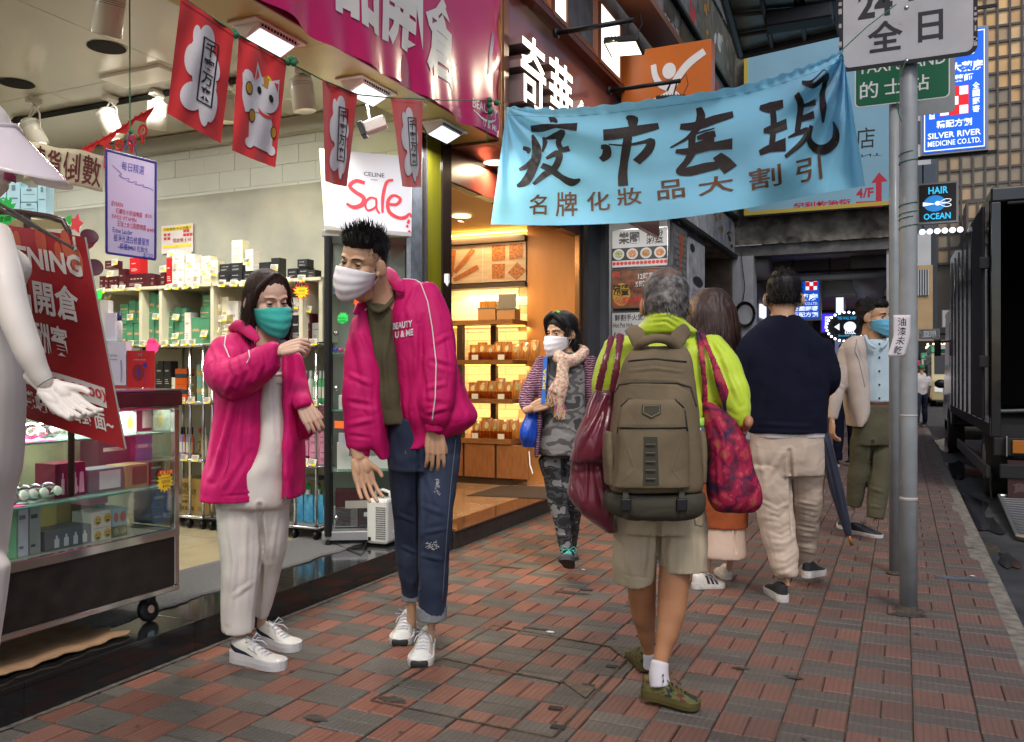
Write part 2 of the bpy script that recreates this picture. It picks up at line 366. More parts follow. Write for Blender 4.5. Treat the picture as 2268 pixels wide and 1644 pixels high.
def block_mesh(name,dx,dy,m):
 b=.004;h=.03
 mb=MB();x,y=dx/2,dy/2
 r0=[(-x,-y,-h),(x,-y,-h),(x,y,-h),(-x,y,-h)];r1=[(-x,-y,-b),(x,-y,-b),(x,y,-b),(-x,y,-b)];r2=[(-x+b,-y+b,0),(x-b,-y+b,0),(x-b,y-b,0),(-x+b,y-b,0)]
 mb.add(r0+r1+r2,[(i,(i+1)%4,(i+1)%4+4,i+4)for i in range(4)]+[(i+4,(i+1)%4+4,(i+1)%4+8,i+8)for i in range(4)]+[(8,9,10,11)])
 me=mb.mesh(name);me.materials.append(m);return me
bm_red=block_mesh('paving_block_red',CX/2-.004,CY-.005,m_red);bm_gry=block_mesh('paving_block_grey',CX-.005,CY/2-.004,m_gry)
x_c=.036
cells=[]
for i in range(-15,2):
 for j in range(-3,140):
  x0=x_c+(i)*CX;y0=1.9+.025+j*CY
  if x0+CX<XF+.03 or x0+CX>XK+.06:continue
  cells.append((x0,y0,(i+j)%2))
blocks=[]
for x0,y0,k in cells:
 if k:
  for q in(0,1):blocks.append((x0+CX*(.25+.5*q),y0+CY/2,1))
 else:
  for q in(0,1):blocks.append((x0+CX/2,y0+CY*(.25+.5*q),0))
def onview(b):
 d=Vector((b[0],b[1],0))-CP;t=d.dot(CF)
 if t<.5:return 1e6
 px=1134+FL*d.dot(CR)/t;py=HZ+FL*HC/t
 return t if-60<px<2330 and py<1700 else 1e5+t
blocks.sort(key=onview)
rng=random.Random(5)
for b in blocks[:296]:
 o=link(bpy.data.objects.new('paving_block',bm_red if b[2]else bm_gry));o.location=(b[0]+rng.uniform(-.0012,.0012),b[1]+rng.uniform(-.0012,.0012),rng.uniform(-.0022,.0022))
 o.rotation_euler=(rng.uniform(-.006,.006),rng.uniform(-.006,.006),rng.uniform(-.006,.006));o.parent=pav
for col,k in((m_red,1),(m_gry,0)):
 mb=MB();src=(bm_red if k else bm_gry);sv=[Vector(v.co)for v in src.vertices];sf=[tuple(p.vertices)for p in src.polygons];tones=[]
 for b in blocks[296:]:
  if b[2]!=k:continue
  z=rng.uniform(-.0022,.0022);rx=rng.uniform(-.01,.01)
  mb.add([v+Vector((b[0],b[1],z+v.x*rx))for v in sv],sf);tones+=[rng.random()]*len(sf)
 o=mb.build('paving_blocks',col,pav);o['kind']='stuff'
 at=o.data.attributes.new('tone','FLOAT','FACE');at.data.foreach_set('value',tones)
mb=MB();mb.surf(lambda u,v:(XF+.0+.035*u+.008*noise.noise(Vector((v*160,0,0)))*u,1.2+v*8,.0045+.001*noise.noise(Vector((v*90,u*3,1)))),3,260)
mb.build('mortar_fillet',mat('mortar',(.10,.088,.072,1),.95,nz=.5,nsc=30,bump=.6,bsc=70,detail=8),pav,True)
kerb=tag(MB().bb((XK,-4,-.4),(XK+.14,70,-.015)).build('kerb',m_joint),kind='structure')
ks=MB().bb((XK+.003,-.5,-.35),(XK+.137,.5,0)).mesh('kerb_stone');ks.materials.append(m_kerb)
for i in range(34):
 o=link(bpy.data.objects.new('kerb_stone',ks));o.location=(rng.uniform(-.003,.003),.9+i*1.004,rng.uniform(-.003,.003));o.parent=kerb
 o.scale=(1,.996,1)
 b=o.modifiers.new('bevel','BEVEL');b.width=.016;b.segments=3
def QP(x,y):return Vector((G(x,y).x,G(x,y).y,.0))
cov=thing('inspection_cover',QP(1100,1550),'block filled metal utility cover frame let into the pavement behind the camouflage shoe','manhole cover')
cm=mat('cover_iron',(.11,.088,.068,1),.55,.5,nz=.5,nsc=30,bump=.3)
fr=MB();cc=[(824,1553),(1223,1634),(1404,1443),(1093,1387),(978,1458),(1330,1530)]
for a,b in((0,1),(1,2),(2,3),(3,0),(4,5)):
 A,B=QP(*cc[a]),QP(*cc[b]);n=(B-A).normalized().cross(Vector((0,0,1)))*.003
 fr.hexa([A-n,A+n,B+n,B-n],[p+Vector((0,0,.0042))for p in(A-n,A+n,B+n,B-n)])
 n2=n*2.6
 fr.hexa([A+n2-n*.5,A+n2+n*.3,B+n2+n*.3,B+n2-n*.5],[p+Vector((0,0,.0036))for p in(A+n2-n*.5,A+n2+n*.3,B+n2+n*.3,B+n2-n*.5)])
fr.build('frame',cm,cov)
for tri in(((1241,1509),(1319,1527),(1297,1550)),((1350,1435),(1403,1443),(1381,1459))):
 MB().prism([QP(*p)+Vector((0,0,.002))for p in tri],(0,0,.005)).build('corner_plate',cm,cov)
for q in((1236,1612),(1230,1570),(1355,1478),(1302,1520)):
 MB().box(QP(*q)+Vector((0,0,.003)),(.05,.03,.004),rz=.1).build('lifting_slot',mat('slot_dark',(.02,.018,.016,1),.8),cov)
 # ================================================================ shop step / platform
m_gran=mat('black_granite',(.012,.012,.013,1),.13,nz=.5,nsc=160,coat=.4,spec=.6)
plat=tag(MB().bb((-12,-3,-.3),(XF+.0,5.28,ZP-.02)).build('shop_platform',m_gran),kind='structure')
for i in range(8):
 y0=-1.2+i*.82
 MB().bb((XF-.42,y0+.001,ZP-.02),(XF+.012,y0+.819,ZP)).build('granite_slab',m_gran,plat,bevel=.003)
 MB().bb((XF,y0+.001,.0),(XF+.008,y0+.819,ZP-.021)).build('granite_riser',m_gran,plat)
m_cream=mat('cream_floor_tile',(.45,.38,.24,1),.18,nz=.12,nsc=5,coat=.3)
for i in range(7):
 for j in range(9):
  MB().bb((XF-.421-.8*(i+1)+.0015,-2+.8*j+.0015,ZP-.02),(XF-.421-.8*i-.0015,min(5.6,-2+.8*j+.7985),ZP)).build('floor_tile',m_cream,plat)
m_carp=mat('grey_carpet',(.085,.082,.08,1),.95,nz=.7,nsc=110,bump=1,bsc=500,sheen=.3)
t=thing('door_mat',(XF-.5,3.6,ZP),'long grey carpet runner behind the black granite edge of the cosmetics shop','mat')
mb=MB();rr=random.Random(3)
def mat_fn(u,v):
 y=1.4+3.35*v;x=XF-.24-.5*(1-u)+(.012*math.sin(y*19)+.006*math.sin(y*71)if u>.99 else 0)
 return(x-.06*v,y,ZP+.006+.002*math.sin(u*7+v*40))
mb.surf(mat_fn,8,80,th=.006);mb.build('carpet',m_carp,t,True)
t=thing('cardboard_sheet',(-3.2,2.2,ZP),'flattened torn cardboard lying on the step under the glass counter','cardboard')
mb=MB();mb.surf(lambda u,v:(-3.36+.40*u+.0*v+.008*math.sin(v*60)*(u>.95),1.62+1.0*v+.03*math.sin(u*22)*(v>.97),ZP+.012+.03*u*(1-v)*.4+.004*math.sin(v*23+u*5)),14,40,th=.004)
mb.build('sheet',mat('cardboard',(.32,.19,.1,1),.85,nz=.3,nsc=12),t)
# ================================================================ cosmetics shop shell
m_wall=mat('painted_blockwork',(.55,.57,.53,1),.75,nz=.08,nsc=3,bump=.6,bsc=45)
m_panel=mat('patched_grey_panel',(.25,.265,.25,1),.5,nsc=1.5,col2=(.52,.50,.41,1),bump=.25,bsc=12,detail=9)
YW=5.06;ZC=3.1
shop=thing('cosmetics_shop',(-5,3,0),'brightly lit open fronted cosmetics shop with pink banner fascia','shop')
MB().bb((-10,YW-.004,0),(-2.95,YW+.14,ZC+.4)).build('back_wall',mat('wall_mortar',(.44,.45,.42,1),.9),shop)
wb=MB();r=random.Random(2);nb=0
bl=MB().bb((-.1493,0,-.0672),(.1493,.03,.0672)).mesh('wall_block');bl.materials.append(m_wall)
for j in range(12):
 z=1.62+.1365*j
 if z>ZC:break
 for i in range(22):
  x=-3.1-.301*i-(.15 if j%2 else 0)
  if x<-9.6:continue
  if z<2.45 and x>-7.6:continue
  o=link(bpy.data.objects.new('wall_block',bl));o.location=(x,YW-.012+r.uniform(-.003,.003),z);par(o,shop)
def wpan(u,v):return Vector((-7.3+3.6*u,YW-.016+.002*math.sin(u*17+v*9),.3+(2.62-.3)*v))
MB().surf(wpan,40,24,th=.01).build('wall_panel',m_panel,shop,True)
MB().bb((-3.72,YW-.005,0),(-2.95,YW+.0195,2.42)).build('end_wall',mat('cream_paint',(.62,.6,.42,1),.6,nz=.1,nsc=3),shop)
MB().bb((-9.6,YW-.10,2.98),(-3.05,YW-.017,3.09)).build('ceiling_beam',mat('grey_beam',(.35,.34,.3,1),.6),shop)
MB().bb((-9.8,-2,0),(-9.6,YW,ZC)).build('side_wall',m_wall,shop)
MB().bb((-9.6,-2.2,0),(-2.9,-2.05,3.3)).build('end_wall',m_wall,shop)
m_ceil=mat('glossy_ceiling_panel',(.62,.60,.56,1),.14,coat=.5,bump=.25,bsc=2.2,bdist=.01)
MB().bb((-9.8,-2,ZC+.02),(-2.86,YW,ZC+.12)).build('ceiling_void',mat('void_dark',(.02,.02,.02,1),.9),shop)
for i in range(6):
 for j in range(6):
  MB().bb((-2.862-1.14*(i+1)+.003,-1.9+1.16*j+.003,ZC),(-2.862-1.14*i-.003,-1.9+1.16*(j+1)-.003,ZC+.018)).build('ceiling_panel',m_ceil,shop)
hm=mat('hole_black',(.004,.004,.004,1),.9)
for px,py in((236,104),(37,184),(370,402-3)):
 c=G(px,py,ZC);c.z=ZC-.003
 b=MB();b.lathe([(.0,0),(.1,0),(.104,-.003)],c,n=28);b.build('ceiling_hole',hm,shop)
XS=-2.5;ZS=2.84
m_soff=mat('yellow_green_soffit',(.42,.33,.09,1),.3,nz=.12,nsc=4)
m_soff2=mat('pale_soffit',(.55,.5,.38,1),.3)
for j in range(7):
 MB().bb((-2.86,-1.6+j*1.0+.002,ZS),(XS-.012,min(5.28,-1.6+(j+1)*1.0-.002),ZS+.02)).build('soffit_panel',m_soff if j<5 else m_soff,shop)
MB().bb((-2.88,-2,ZS+.021),(-2.861,5.28,ZC+.02)).build('soffit_upstand',m_soff2,shop)
MB().bb((XS-.01,-2,ZS-.01),(XS+.0,5.28,7.5)).build('fascia',mat('fascia_magenta_board',(.3,.03,.1,1),.5),shop)
MB().bb((-2.86,5.28,ZS-.02),(XS+.04,5.36,7.5)).build('fascia_end_trim',mat('brown_trim',(.16,.05,.025,1),.4,nz=.4,nsc=20,stretch=(1,1,.1)),shop)
MB().bb((XS+.005,5.255,ZS-.02),(XS+.03,5.278,7.5)).build('timber_batten',mat('batten_wood',(.35,.17,.06,1),.5,nz=.5,nsc=30,stretch=(4,4,.3)),shop)
m_white=mat('white_enamel',(.75,.75,.73,1),.35);m_tube=mat('tube_lit',(1,1,1,1),emit=1.0,ecol='#f3f6ff')
for px,py,e in((597,72,10),(814,190,10),(966,283,10)):
 c=G(px,py,ZS);c.x=-2.70
 t=thing('soffit_lamp',(c.x,c.y,ZS),{597:'square white soffit lamp above the second red flag, nearest the camera',814:'square white soffit lamp above the third red flag',966:'square white soffit lamp by the lower edge of the pink banner, farthest along'}[px],'lamp','white soffit lamps in front of the cosmetics shop')
 MB().box((c.x,c.y,ZS-.006),(.17,.36,.012)).build('frame',m_white,t,bevel=.003)
 MB().hexa([(c.x-.045,c.y-.13,ZS-.075),(c.x+.06,c.y-.13,ZS-.03),(c.x+.06,c.y+.13,ZS-.03),(c.x-.045,c.y+.13,ZS-.075)],[(c.x-.07,c.y-.15,ZS-.012),(c.x+.07,c.y-.15,ZS-.012),(c.x+.07,c.y+.15,ZS-.012),(c.x-.07,c.y+.15,ZS-.012)]).build('housing',m_white,t)
 MB().slab((c.x-.042,c.y+.12,ZS-.0765),(c.x+.055,c.y+.12,ZS-.034),(c.x+.055,c.y-.12,ZS-.034),(c.x-.042,c.y-.12,ZS-.0765),.002).build('diffuser',m_tube,t)
 g=MB()
 for k in range(12):g.box((c.x+.069,c.y-.12+k*.021,ZS-.02),(.004,.008,.012))
 g.build('vent_slots',hm,t)
 arealight('lamp_light',(c.x,c.y,ZS-.1),(c.x,c.y,0),.2,e,(1,.98,.95),parent=t)
t=thing('ceiling_vent',G(110,385,ZC),'beige square ceiling vent left of the black light rail','vent');c=G(118,385,ZC)
MB().box((c.x,c.y,ZC-.006),(.34,.34,.012)).build('frame',m_white,t);MB().box((c.x,c.y,ZC-.035),(.2,.2,.045)).build('grille_box',m_soff2,t)
g=MB()
for k in range(14):g.box((c.x-.09+k*.0138,c.y-.101,ZC-.04),(.006,.004,.03))
g.build('grille_slots',hm,t)
m_bronze=mat('dark_bronze',(.03,.018,.013,1),.18,.3,coat=.4);m_bgm=mat('blue_grey_metal',(.16,.18,.22,1),.4,.5,nz=.3,nsc=14)
pier=thing('shopfront_pier',(-2.9,5,0),'bronze and yellow glass pier between cosmetics shop and pastry shop','pier')
MB().bb((-2.90,4.735,ZP),(-2.866,4.88,ZS)).build('metal_post',m_bgm,pier,bevel=.004)
MB().bb((-2.93,4.885,ZP),(-2.885,4.93,ZS)).build('door_rail',m_bronze,pier);MB().bb((-2.90,4.934,ZP),(-2.868,4.955,ZS)).build('door_edge',mat('satin_metal',(.4,.4,.4,1),.25,.9),pier)
MB().bb((-2.96,4.96,ZP),(-2.875,5.15,ZS)).build('yellow_glass',mat('yellow_green_glass',(.16,.15,.01,1),.04,coat=.6,nz=.5,nsc=2,stretch=(1,1,.25)),pier)
MB().bb((-3.02,5.152,0),(-2.865,5.28,ZS)).build('bronze_strip',m_bronze,pier)
MB().bb((-3.6,5.28,0),(-2.95,5.31,3.0)).build('return_wall',m_bronze,pier)
# ================================================================ pastry shop
m_brown=mat('orange_brown_floor_stone',(.34,.2,.11,1),.2,nz=.3,nsc=8,coat=.2)
pas=thing('pastry_shop',(-4,6.6,0),'warm lit pastry shop with timber shelves and orange wall','shop')
MB().bb((-7,5.31,-.1),(XF+.02,8.12,ZP-.012)).build('platform',mat('dark_riser',(.035,.03,.027,1),.5,nz=.4,nsc=20,bump=.3),pas)
for k in range(4):
 MB().bb((XF-.2,5.32+k*.7+.001,ZP-.012),(XF+.03,5.32+(k+1)*.7-.001,ZP)).build('edge_stone',mat('brown_gloss_stone',(.12,.055,.03,1),.08,nz=.4,nsc=60,coat=.5),pas,bevel=.003)
 for i in range(5):MB().bb((XF-.201-.7*(i+1)+.001,5.32+k*.7+.001,ZP-.012),(XF-.201-.7*i-.001,5.32+(k+1)*.7-.001,ZP)).build('floor_tile',m_brown,pas)
MB().bb((-7.2,8.14,0),(-2.95,8.3,3.4)).build('back_wall',mat('tile_grout',(.45,.33,.18,1),.7),pas)
mt_tile=mat('cream_wall_tile',(.72,.62,.42,1),.22,coat=.3)
tl=MB().bb((-.148,-.006,-.043),(.148,.006,.043)).mesh('wall_tile');tl.materials.append(mt_tile)
for j in range(30):
 for i in range(5):
  z=.55+.09*j
  x=-3.62-.3*i-(.15 if j%2 else 0)
  if z>2.95:continue
  o=link(bpy.data.objects.new('wall_tile',tl));o.location=(x,8.134,z);par(o,pas)
m_orw=mat('orange_wall_panel',(.52,.22,.06,1),.45,nz=.12,nsc=6,stretch=(1,1,.2))
MB().bb((-3.47,8.0,ZP-.01),(-2.93,8.13,2.9)).build('orange_wall',m_orw,pas)
MB().bb((-7.2,5.31,0),(-7.1,8.14,3.0)).build('side_wall',m_orw,pas)
MB().bb((-7.2,5.32,2.74),(-2.99,8.13,2.78)).build('ceiling',mat('warm_ceiling',(.6,.45,.2,1),.5),pas)
m_dred=mat('dark_red_panel',(.14,.028,.02,1),.28,nz=.15,nsc=5,coat=.3)
MB().bb((-2.9,5.37,2.84),(-2.52,8.2,2.86)).build('soffit',m_dred,pas)
MB().bb((-2.99,5.32,2.6),(-2.9,8.1,2.86)).build('header',m_dred,pas)
t=MB()
for k in range(3):
 y=5.6+k*.82;MB().box((-2.945,y,2.598),(.075,.5,.008)).build('air_vent',hm,pas)
 for q in range(3):t.box((-2.972+q*.027,y,2.594),(.006,.49,.004))
t.build('vent_blades',m_bronze,pas)
m_fasc=mat('plum_fascia',(.15,.055,.06,1),.22,nz=.1,nsc=2,coat=.35)
ZT=4.03
MB().bb((-2.66,5.37,2.84),(-2.6,9.9,ZT)).build('fascia',m_fasc,pas)
m_or=mat('orange_sign_paint',(.52,.13,.02,1),.3,nz=.08,nsc=3)
m_ordk=mat('rust_brown_metal',(.24,.085,.035,1),.3,coat=.2)
MB().bb((-2.7,5.37,ZT),(-2.5,9.9,ZT+.05)).build('fascia_cap',mat('deep_rust',(.12,.02,.01,1),.3),pas)
MB().hexa([(-2.5,5.37,ZT+.06),(-2.5,9.9,ZT+.06),(-2.52,9.9,ZT+.05),(-2.52,5.37,ZT+.05)],[(-2.62,5.37,ZT+.3),(-2.62,9.9,ZT+.3),(-2.64,9.9,ZT+.29),(-2.64,5.37,ZT+.29)]).build('sloping_cornice',m_ordk,pas)
MB().bb((-2.9,5.37,ZT+.05),(-2.55,9.9,7.5)).build('upper_wall',mat('grey_render',(.2,.19,.18,1),.7,nz=.4,nsc=5,bump=.4),pas)
# ================================================================ fascia of the pastry shop
def text3d(s,name,x_face,y0,y1,z0,z1,depth,m_face,m_side,root,bold=.02):
 V,F,asp=glyphs(s,bold,0,3)
 def w(v,x):return Vector((x,y0+(y1-y0)*v[0],z0+(z1-z0)*v[1]))
 MB().add([w(v,x_face+.002)for v in V],F).build('lit_face',m_face,root)
 bm=bmesh.new();vs=[bm.verts.new(w(v,x_face))for v in V]
 for f in F:
  try:bm.faces.new([vs[i]for i in f])
  except ValueError:pass
 bmesh.ops.remove_doubles(bm,verts=bm.verts,dist=.0004)
 r=bmesh.ops.extrude_face_region(bm,geom=list(bm.faces))
 for v in[g for g in r['geom']if isinstance(g,bmesh.types.BMVert)]:v.co.x-=depth
 bmesh.ops.recalc_face_normals(bm,faces=bm.faces)
 me=bpy.data.meshes.new('return');bm.to_mesh(me);bm.free();mobj('side_return',me,m_side,root)
m_lit=mat('sign_white_lit',(1,1,1,1),emit=1.6,ecol='#fbffe8');m_pinkm=mat('rose_metal',(.42,.3,.29,1),.3,.6)
for ch,y0,y1,z0,z1,lab in(('奇',5.38,5.83,3.1,3.62,'white lit raised character nearest the pink banner on the plum fascia'),('華',5.9,6.39,3.1,3.63,'white lit raised character second from the pink banner on the plum fascia'),('餅',6.48,6.96,3.05,3.47,'white lit raised character mostly hidden behind the top of the blue banner')):
 t=thing('sign_letter',(-2.5,(y0+y1)/2,3.3),lab,'sign letter','lit letters of the pastry shop name')
 text3d(ch,'sign_letter',-2.38,y0,y1,z0,z1,.19,m_lit,m_pinkm,t,.012)
m_panel_lit=mat('light_panel',(1,1,1,1),emit=1.25,ecol='#eef4ea')
for y0,y1,z1,lab in((7.44,8.02,4.62,'orange light box with white panel between the two black lamp arms'),(6.3,6.56,4.7,'orange light box with white panel cut by the top of the picture')):
 t=thing('light_box',(-2.5,y0,4.1),lab,'light box','orange light boxes on the cornice')
 MB().hexa([(-2.95,y0-.34,4.06),(-2.51,y0-.035,4.06),(-2.51,y1+.035,4.06),(-2.95,y1+.1,4.06)],[(-2.95,y0-.34,z1+.1),(-2.51,y0-.035,z1+.04),(-2.51,y1+.035,z1+.04),(-2.95,y1+.1,z1+.1)]).build('casing',m_or,t)
 MB().bb((-2.508,y0,4.1),(-2.5,y1,z1)).build('panel',m_panel_lit,t)
 f=MB();f.bb((-2.509,y0-.03,4.065),(-2.488,y1+.03,4.098)).bb((-2.509,y1+.002,4.098),(-2.488,y1+.03,z1)).bb((-2.509,y0-.03,4.098),(-2.488,y0-.002,z1));f.build('frame',m_ordk,t)
t=MB();t.hexa([(-2.5,5.37,4.82),(-2.5,9.6,4.82),(-2.2,9.6,4.82),(-2.2,5.37,4.82)],[(-2.5,5.37,4.9),(-2.5,9.6,4.9),(-2.2,9.6,4.9),(-2.2,5.37,4.9)]);t.build('upper_ledge',m_ordk,pas)
m_blk=mat('black_metal',(.015,.015,.016,1),.45,.4);m_flood=mat('flood_lit',(1,1,1,1),emit=1.9,ecol='#fff2c8')
def flood(px0,py0,px1,hang,lab,lit=True):
 a=OX(px0,py0,-2.5);b=OY(px1,py0,a.y);b.z=a.z
 t=thing('floodlight',a,lab,'floodlight','floodlights on arms above the pastry shop')
 MB().cyl(a,b,.02,n=10).cyl(a+Vector((0,0,.0)),a+Vector((.03,0,0)),.04,n=12).build('arm',m_blk,t,True)
 c=b+Vector((-.06,-.03,-hang))
 mb=MB();mb.tube([b+Vector((-.03,0,0)),b+Vector((-.05,-.02,-.1)),c+Vector((0,0,.05))],.007,6);mb.bb(c+Vector((-.09,-.01,.03)),c+Vector((.09,.01,.045)));mb.build('bracket',m_blk,t)
 M=Matrix.Rotation(R_(-14),3,'X')@Matrix.Rotation(R_(6),3,'Y')
 MB().box(c,(.27,.20,.045),M=M).build('lamp_body',m_blk,t,bevel=.005)
 MB().box(c+M@Vector((0,0,-.024)),(.235,.165,.004),M=M).build('lamp_glass',m_flood if lit else m_blk,t)
 k=MB()
 for i in range(9):k.box(c+M@Vector((-.11+i*.0275,0,.03)),(.004,.17,.018),M=M)
 k.build('cooling_fins',m_blk,t)
 MB().tube([b,b+Vector((.05,0,.05)),b+Vector((.07,0,-.04)),c+Vector((.08,0,.03))],.004,5).build('cable',m_blk,t)
 if lit:arealight('flood_light',c+M@Vector((0,0,-.04)),c+M@Vector((-.5,0,-1)),.2,14,(1,.86,.6),parent=t)
flood(1228,75,1402,.2,'lit floodlight on a black arm left of the orange sign')
flood(1346,202,1507,.2,'floodlight on the lower black arm in front of the orange sign')
sg=thing('projecting_sign',(-2.1,8.2,3.9),'square orange projecting sign with a white dancing figure','sign')
MB().bb((-2.54,8.2,3.5),(-1.65,8.38,4.42)).build('box',m_or,sg,bevel=.006)
fn=plane_fn((-2.54,8.198,3.5),(-1.65,8.198,3.5),(-2.54,8.198,4.42));fg=MB();wf=mat('sign_white',(.68,.66,.66,1),.5)
stroke_on(fg,fn,[(.93,.88),(.75,.77),(.62,.62),(.55,.48),(.57,.35)],[.075,.085,.08,.1,.1])
stroke_on(fg,fn,[(.37,.82),(.39,.7),(.45,.6),(.55,.55)],[.06,.065,.07,.08])
stroke_on(fg,fn,[(.08,.33),(.25,.38),(.42,.42),(.58,.45),(.66,.35),(.7,.28)],[.05,.08,.1,.14,.1,.04],off=.0022)
poly_on(fg,fn,blob_poly(.545,.73,.075,.085),off=.0026);fg.build('figure',wf,sg)
MB().cyl((-2.5,8.3,4.3),(-2.62,8.3,4.3),.02).build('bracket',m_blk,sg)
# ================================================================ pink banner on the cosmetics fascia
m_pinkb=mat('pink_vinyl',(.50,.018,.12,1),.3,nz=.1,nsc=3,coat=.12,bump=.1,bsc=6,bdist=.008)
YB0,YB1=2.2,5.245
def pink(u,v):
 y=YB0+(YB1-YB0)*u;zb=ZS-.02+.012*math.sin(y*5)+.008*math.sin(y*13)+.02*max(0,u-.8)*4*-.1
 e=max(0,1-v*3)
 x=XS+.022+.014*math.sin(y*9+v*3)*(1-v)*(.3+e)+.012*math.sin(y*21+v*8)*e*e+(.012*math.sin(v*30)if u>.97 else 0)+.012*noise.noise(Vector((y*1.6,v*4,1)))
 return Vector((x,y,zb+(4.9-zb)*v))
pb=thing('pink_banner',(XS,4,3),'glossy pink vinyl banner with huge white characters along the shop fascia','banner')
MB().surf(pink,120,40).build('vinyl',m_pinkb,pb,True)
def pk(y,z):u=(y-YB0)/(YB1-YB0);zb=pink(u,0).z;return(u,(z-zb)/(4.9-zb))
mw=mat('banner_white_print',(.66,.62,.58,1),.35,coat=.2)
for ch,y0,y1,z0,z1 in(('品',3.40,3.77,2.99,3.5),('開',3.81,4.21,2.99,3.5),('倉',4.24,4.66,2.965,3.45)):
 a=pk(y0,z0);b=pk(y1,z1);text(pb,ch,pink,(a[0],a[1],b[0],b[1]),mw,bold=.035,sub=.02,off=.004)
a=pk(4.83,2.925);b=pk(5.16,2.99);text(pb,'BEAUTY',pink,(a[0],a[1],b[0],b[1]),mw,bold=.01,sub=.02,off=.004)
a=pk(4.985,2.848);b=pk(5.15,2.885);text(pb,'U & ME',pink,(a[0],a[1],b[0],b[1]),mw,bold=.01,sub=.02,off=.004)
sm=MB();stroke_on(sm,pink,[pk(4.84,2.91),pk(4.95,2.892),pk(5.07,2.895),pk(5.15,2.935)],[.002,.006,.007,.002],off=.004,seg=.02,asp=1.5);sm.build('smile_line',mw,pb)
ps=MB();stroke_on(ps,pink,[pk(5.05,3.2),pk(5.09,3.34),pk(5.14,3.5)],[.008,.022,.022],off=.004,asp=1.5);ps.build('pencil_print',mat('violet_print',(.12,.07,.22,1),.4),pb)
# ================================================================ blue cloth banner across the pavement
BT=[(1123,236,5.75),(1250,240,5.45),(1430,222,5.1),(1640,190,4.75),(1780,148,4.55),(1866,112,4.42)]
BB=[(1087,497,5.75),(1250,499,5.45),(1450,489,5.1),(1650,462,4.75),(1800,432,4.55),(1917,412,4.42)]
def crv(pts,u):
 x=u*(len(pts)-1);i=min(int(x),len(pts)-2);t=x-i;p=[np.array(pts[max(0,min(len(pts)-1,k))],float)for k in(i-1,i,i+1,i+2)]
 return .5*((2*p[1])+(-p[0]+p[2])*t+(2*p[0]-5*p[1]+4*p[2]-p[3])*t*t+(-p[0]+3*p[1]-3*p[2]+p[3])*t**3)
def fold(u,v,c,w,a):return a*math.exp(-((u*c[0]+v*c[1]-c[2])/w)**2)
def blue(u,v):
 a,b=crv(BT,u),crv(BB,u);q=b+(a-b)*v
 d=0;A=u*2.9;Bv=1-v
 an=math.atan2(Bv,A+.02);r=math.hypot(Bv,A);d+=.05*math.sin(an*16)*math.exp(-r*.9)*min(1,r*4)
 A2=(1-u)*2.9;an2=math.atan2(Bv,A2+.02);r2=math.hypot(Bv,A2);d+=.07*math.sin(an2*15+.6)*math.exp(-r2*.8)*min(1,r2*4)
 d+=.05*math.sin(u*9-v*4.4)+.022*math.sin(u*21+v*7)*(1-v*.6)
 d+=.008*noise.noise(Vector((u*9,v*6,3)))
 if v>.93:d+=.004*math.sin(u*170)+.003*math.sin(u*67)
 return P(q[0],q[1]+(2.0*math.sin(u*120)if v>.99 else 0),q[2]+d)
m_blue=mat('sky_blue_cotton',(.25,.64,.88,1),.8,nz=.05,nsc=6,bump=.3,bsc=260,sheen=.3)
nt=m_blue.node_tree;tr=nt.nodes.new('ShaderNodeBsdfTranslucent');tr.inputs[0].default_value=(.26,.70,.96,1);mxs=nt.nodes.new('ShaderNodeMixShader');mxs.inputs[0].default_value=.35
nt.links.new(nt.nodes['Principled BSDF'].outputs[0],mxs.inputs[1]);nt.links.new(tr.outputs[0],mxs.inputs[2]);nt.links.new(mxs.outputs[0],nt.nodes['Material Output'].inputs[0])
bb_=thing('cloth_banner',P(1500,350,5),'sky blue cloth banner with brush written black characters tied across the pavement','banner')
MB().surf(blue,200,70).build('cloth',m_blue,bb_,True)
hem=MB();hem.surf(lambda u,v:blue(u,.925+.006*v)+Vector((0,0,0))-CF*.002,180,1);hem.build('hem_stitching',mat('blue_thread',(.12,.42,.6,1),.9),bb_)
def buv(px,py):
 u=.5
 for _ in range(12):
  a,b=crv(BT,u),crv(BB,u);v=(b[1]-py)/(b[1]-a[1]);x=b[0]+(a[0]-b[0])*v;u+=(px-x)/780*.95;u=min(1,max(0,u))
 return u,v
def bz(zx,zy):return buv((1800+zx/1.8267)/1.6067,(zy/1.8267)/1.6067)
def bz6(zx,zy):return buv((2400+zx/1.8232)/1.6067,(zy/1.8232)/1.6067)
ink=mat('black_ink',(.018,.013,.012,1),.55,nz=.5,nsc=60,stretch=(1,1,1));brn=mat('brown_ink',(.075,.03,.015,1),.6,col2=(.16,.07,.03,1),nsc=30)
asp=2.95
sk=MB();K=1/480
def S(pts,w,f=bz,m=None):stroke_on(m or sk,blue,[f(*p)for p in pts],[x*K for x in(w if isinstance(w,list)else[w]*len(pts))],off=.004,seg=.012,asp=asp)
S([(285,785),(310,778),(335,800)],[22,24,8]);S([(165,840),(240,832),(330,822),(465,828)],[30,32,14,34]);S([(172,880),(200,960),(200,1020),(170,1110),(130,1180),(75,1210)],[8,34,38,34,36,10])
S([(112,965),(150,975),(145,1000)],[16,24,8]);S([(90,1105),(150,1075),(175,1040)],[12,26,20]);S([(245,895),(255,930),(240,990)],[10,20,6])
S([(262,905),(320,885),(370,862),(345,925),(365,975),(415,965)],[8,28,24,22,22,26]);S([(265,1030),(330,1000),(350,1020),(320,1090),(250,1140),(180,1200)],[10,26,26,26,26,12]);S([(235,1075),(290,1100),(360,1150),(430,1185),(485,1165)],[24,28,22,34,8])
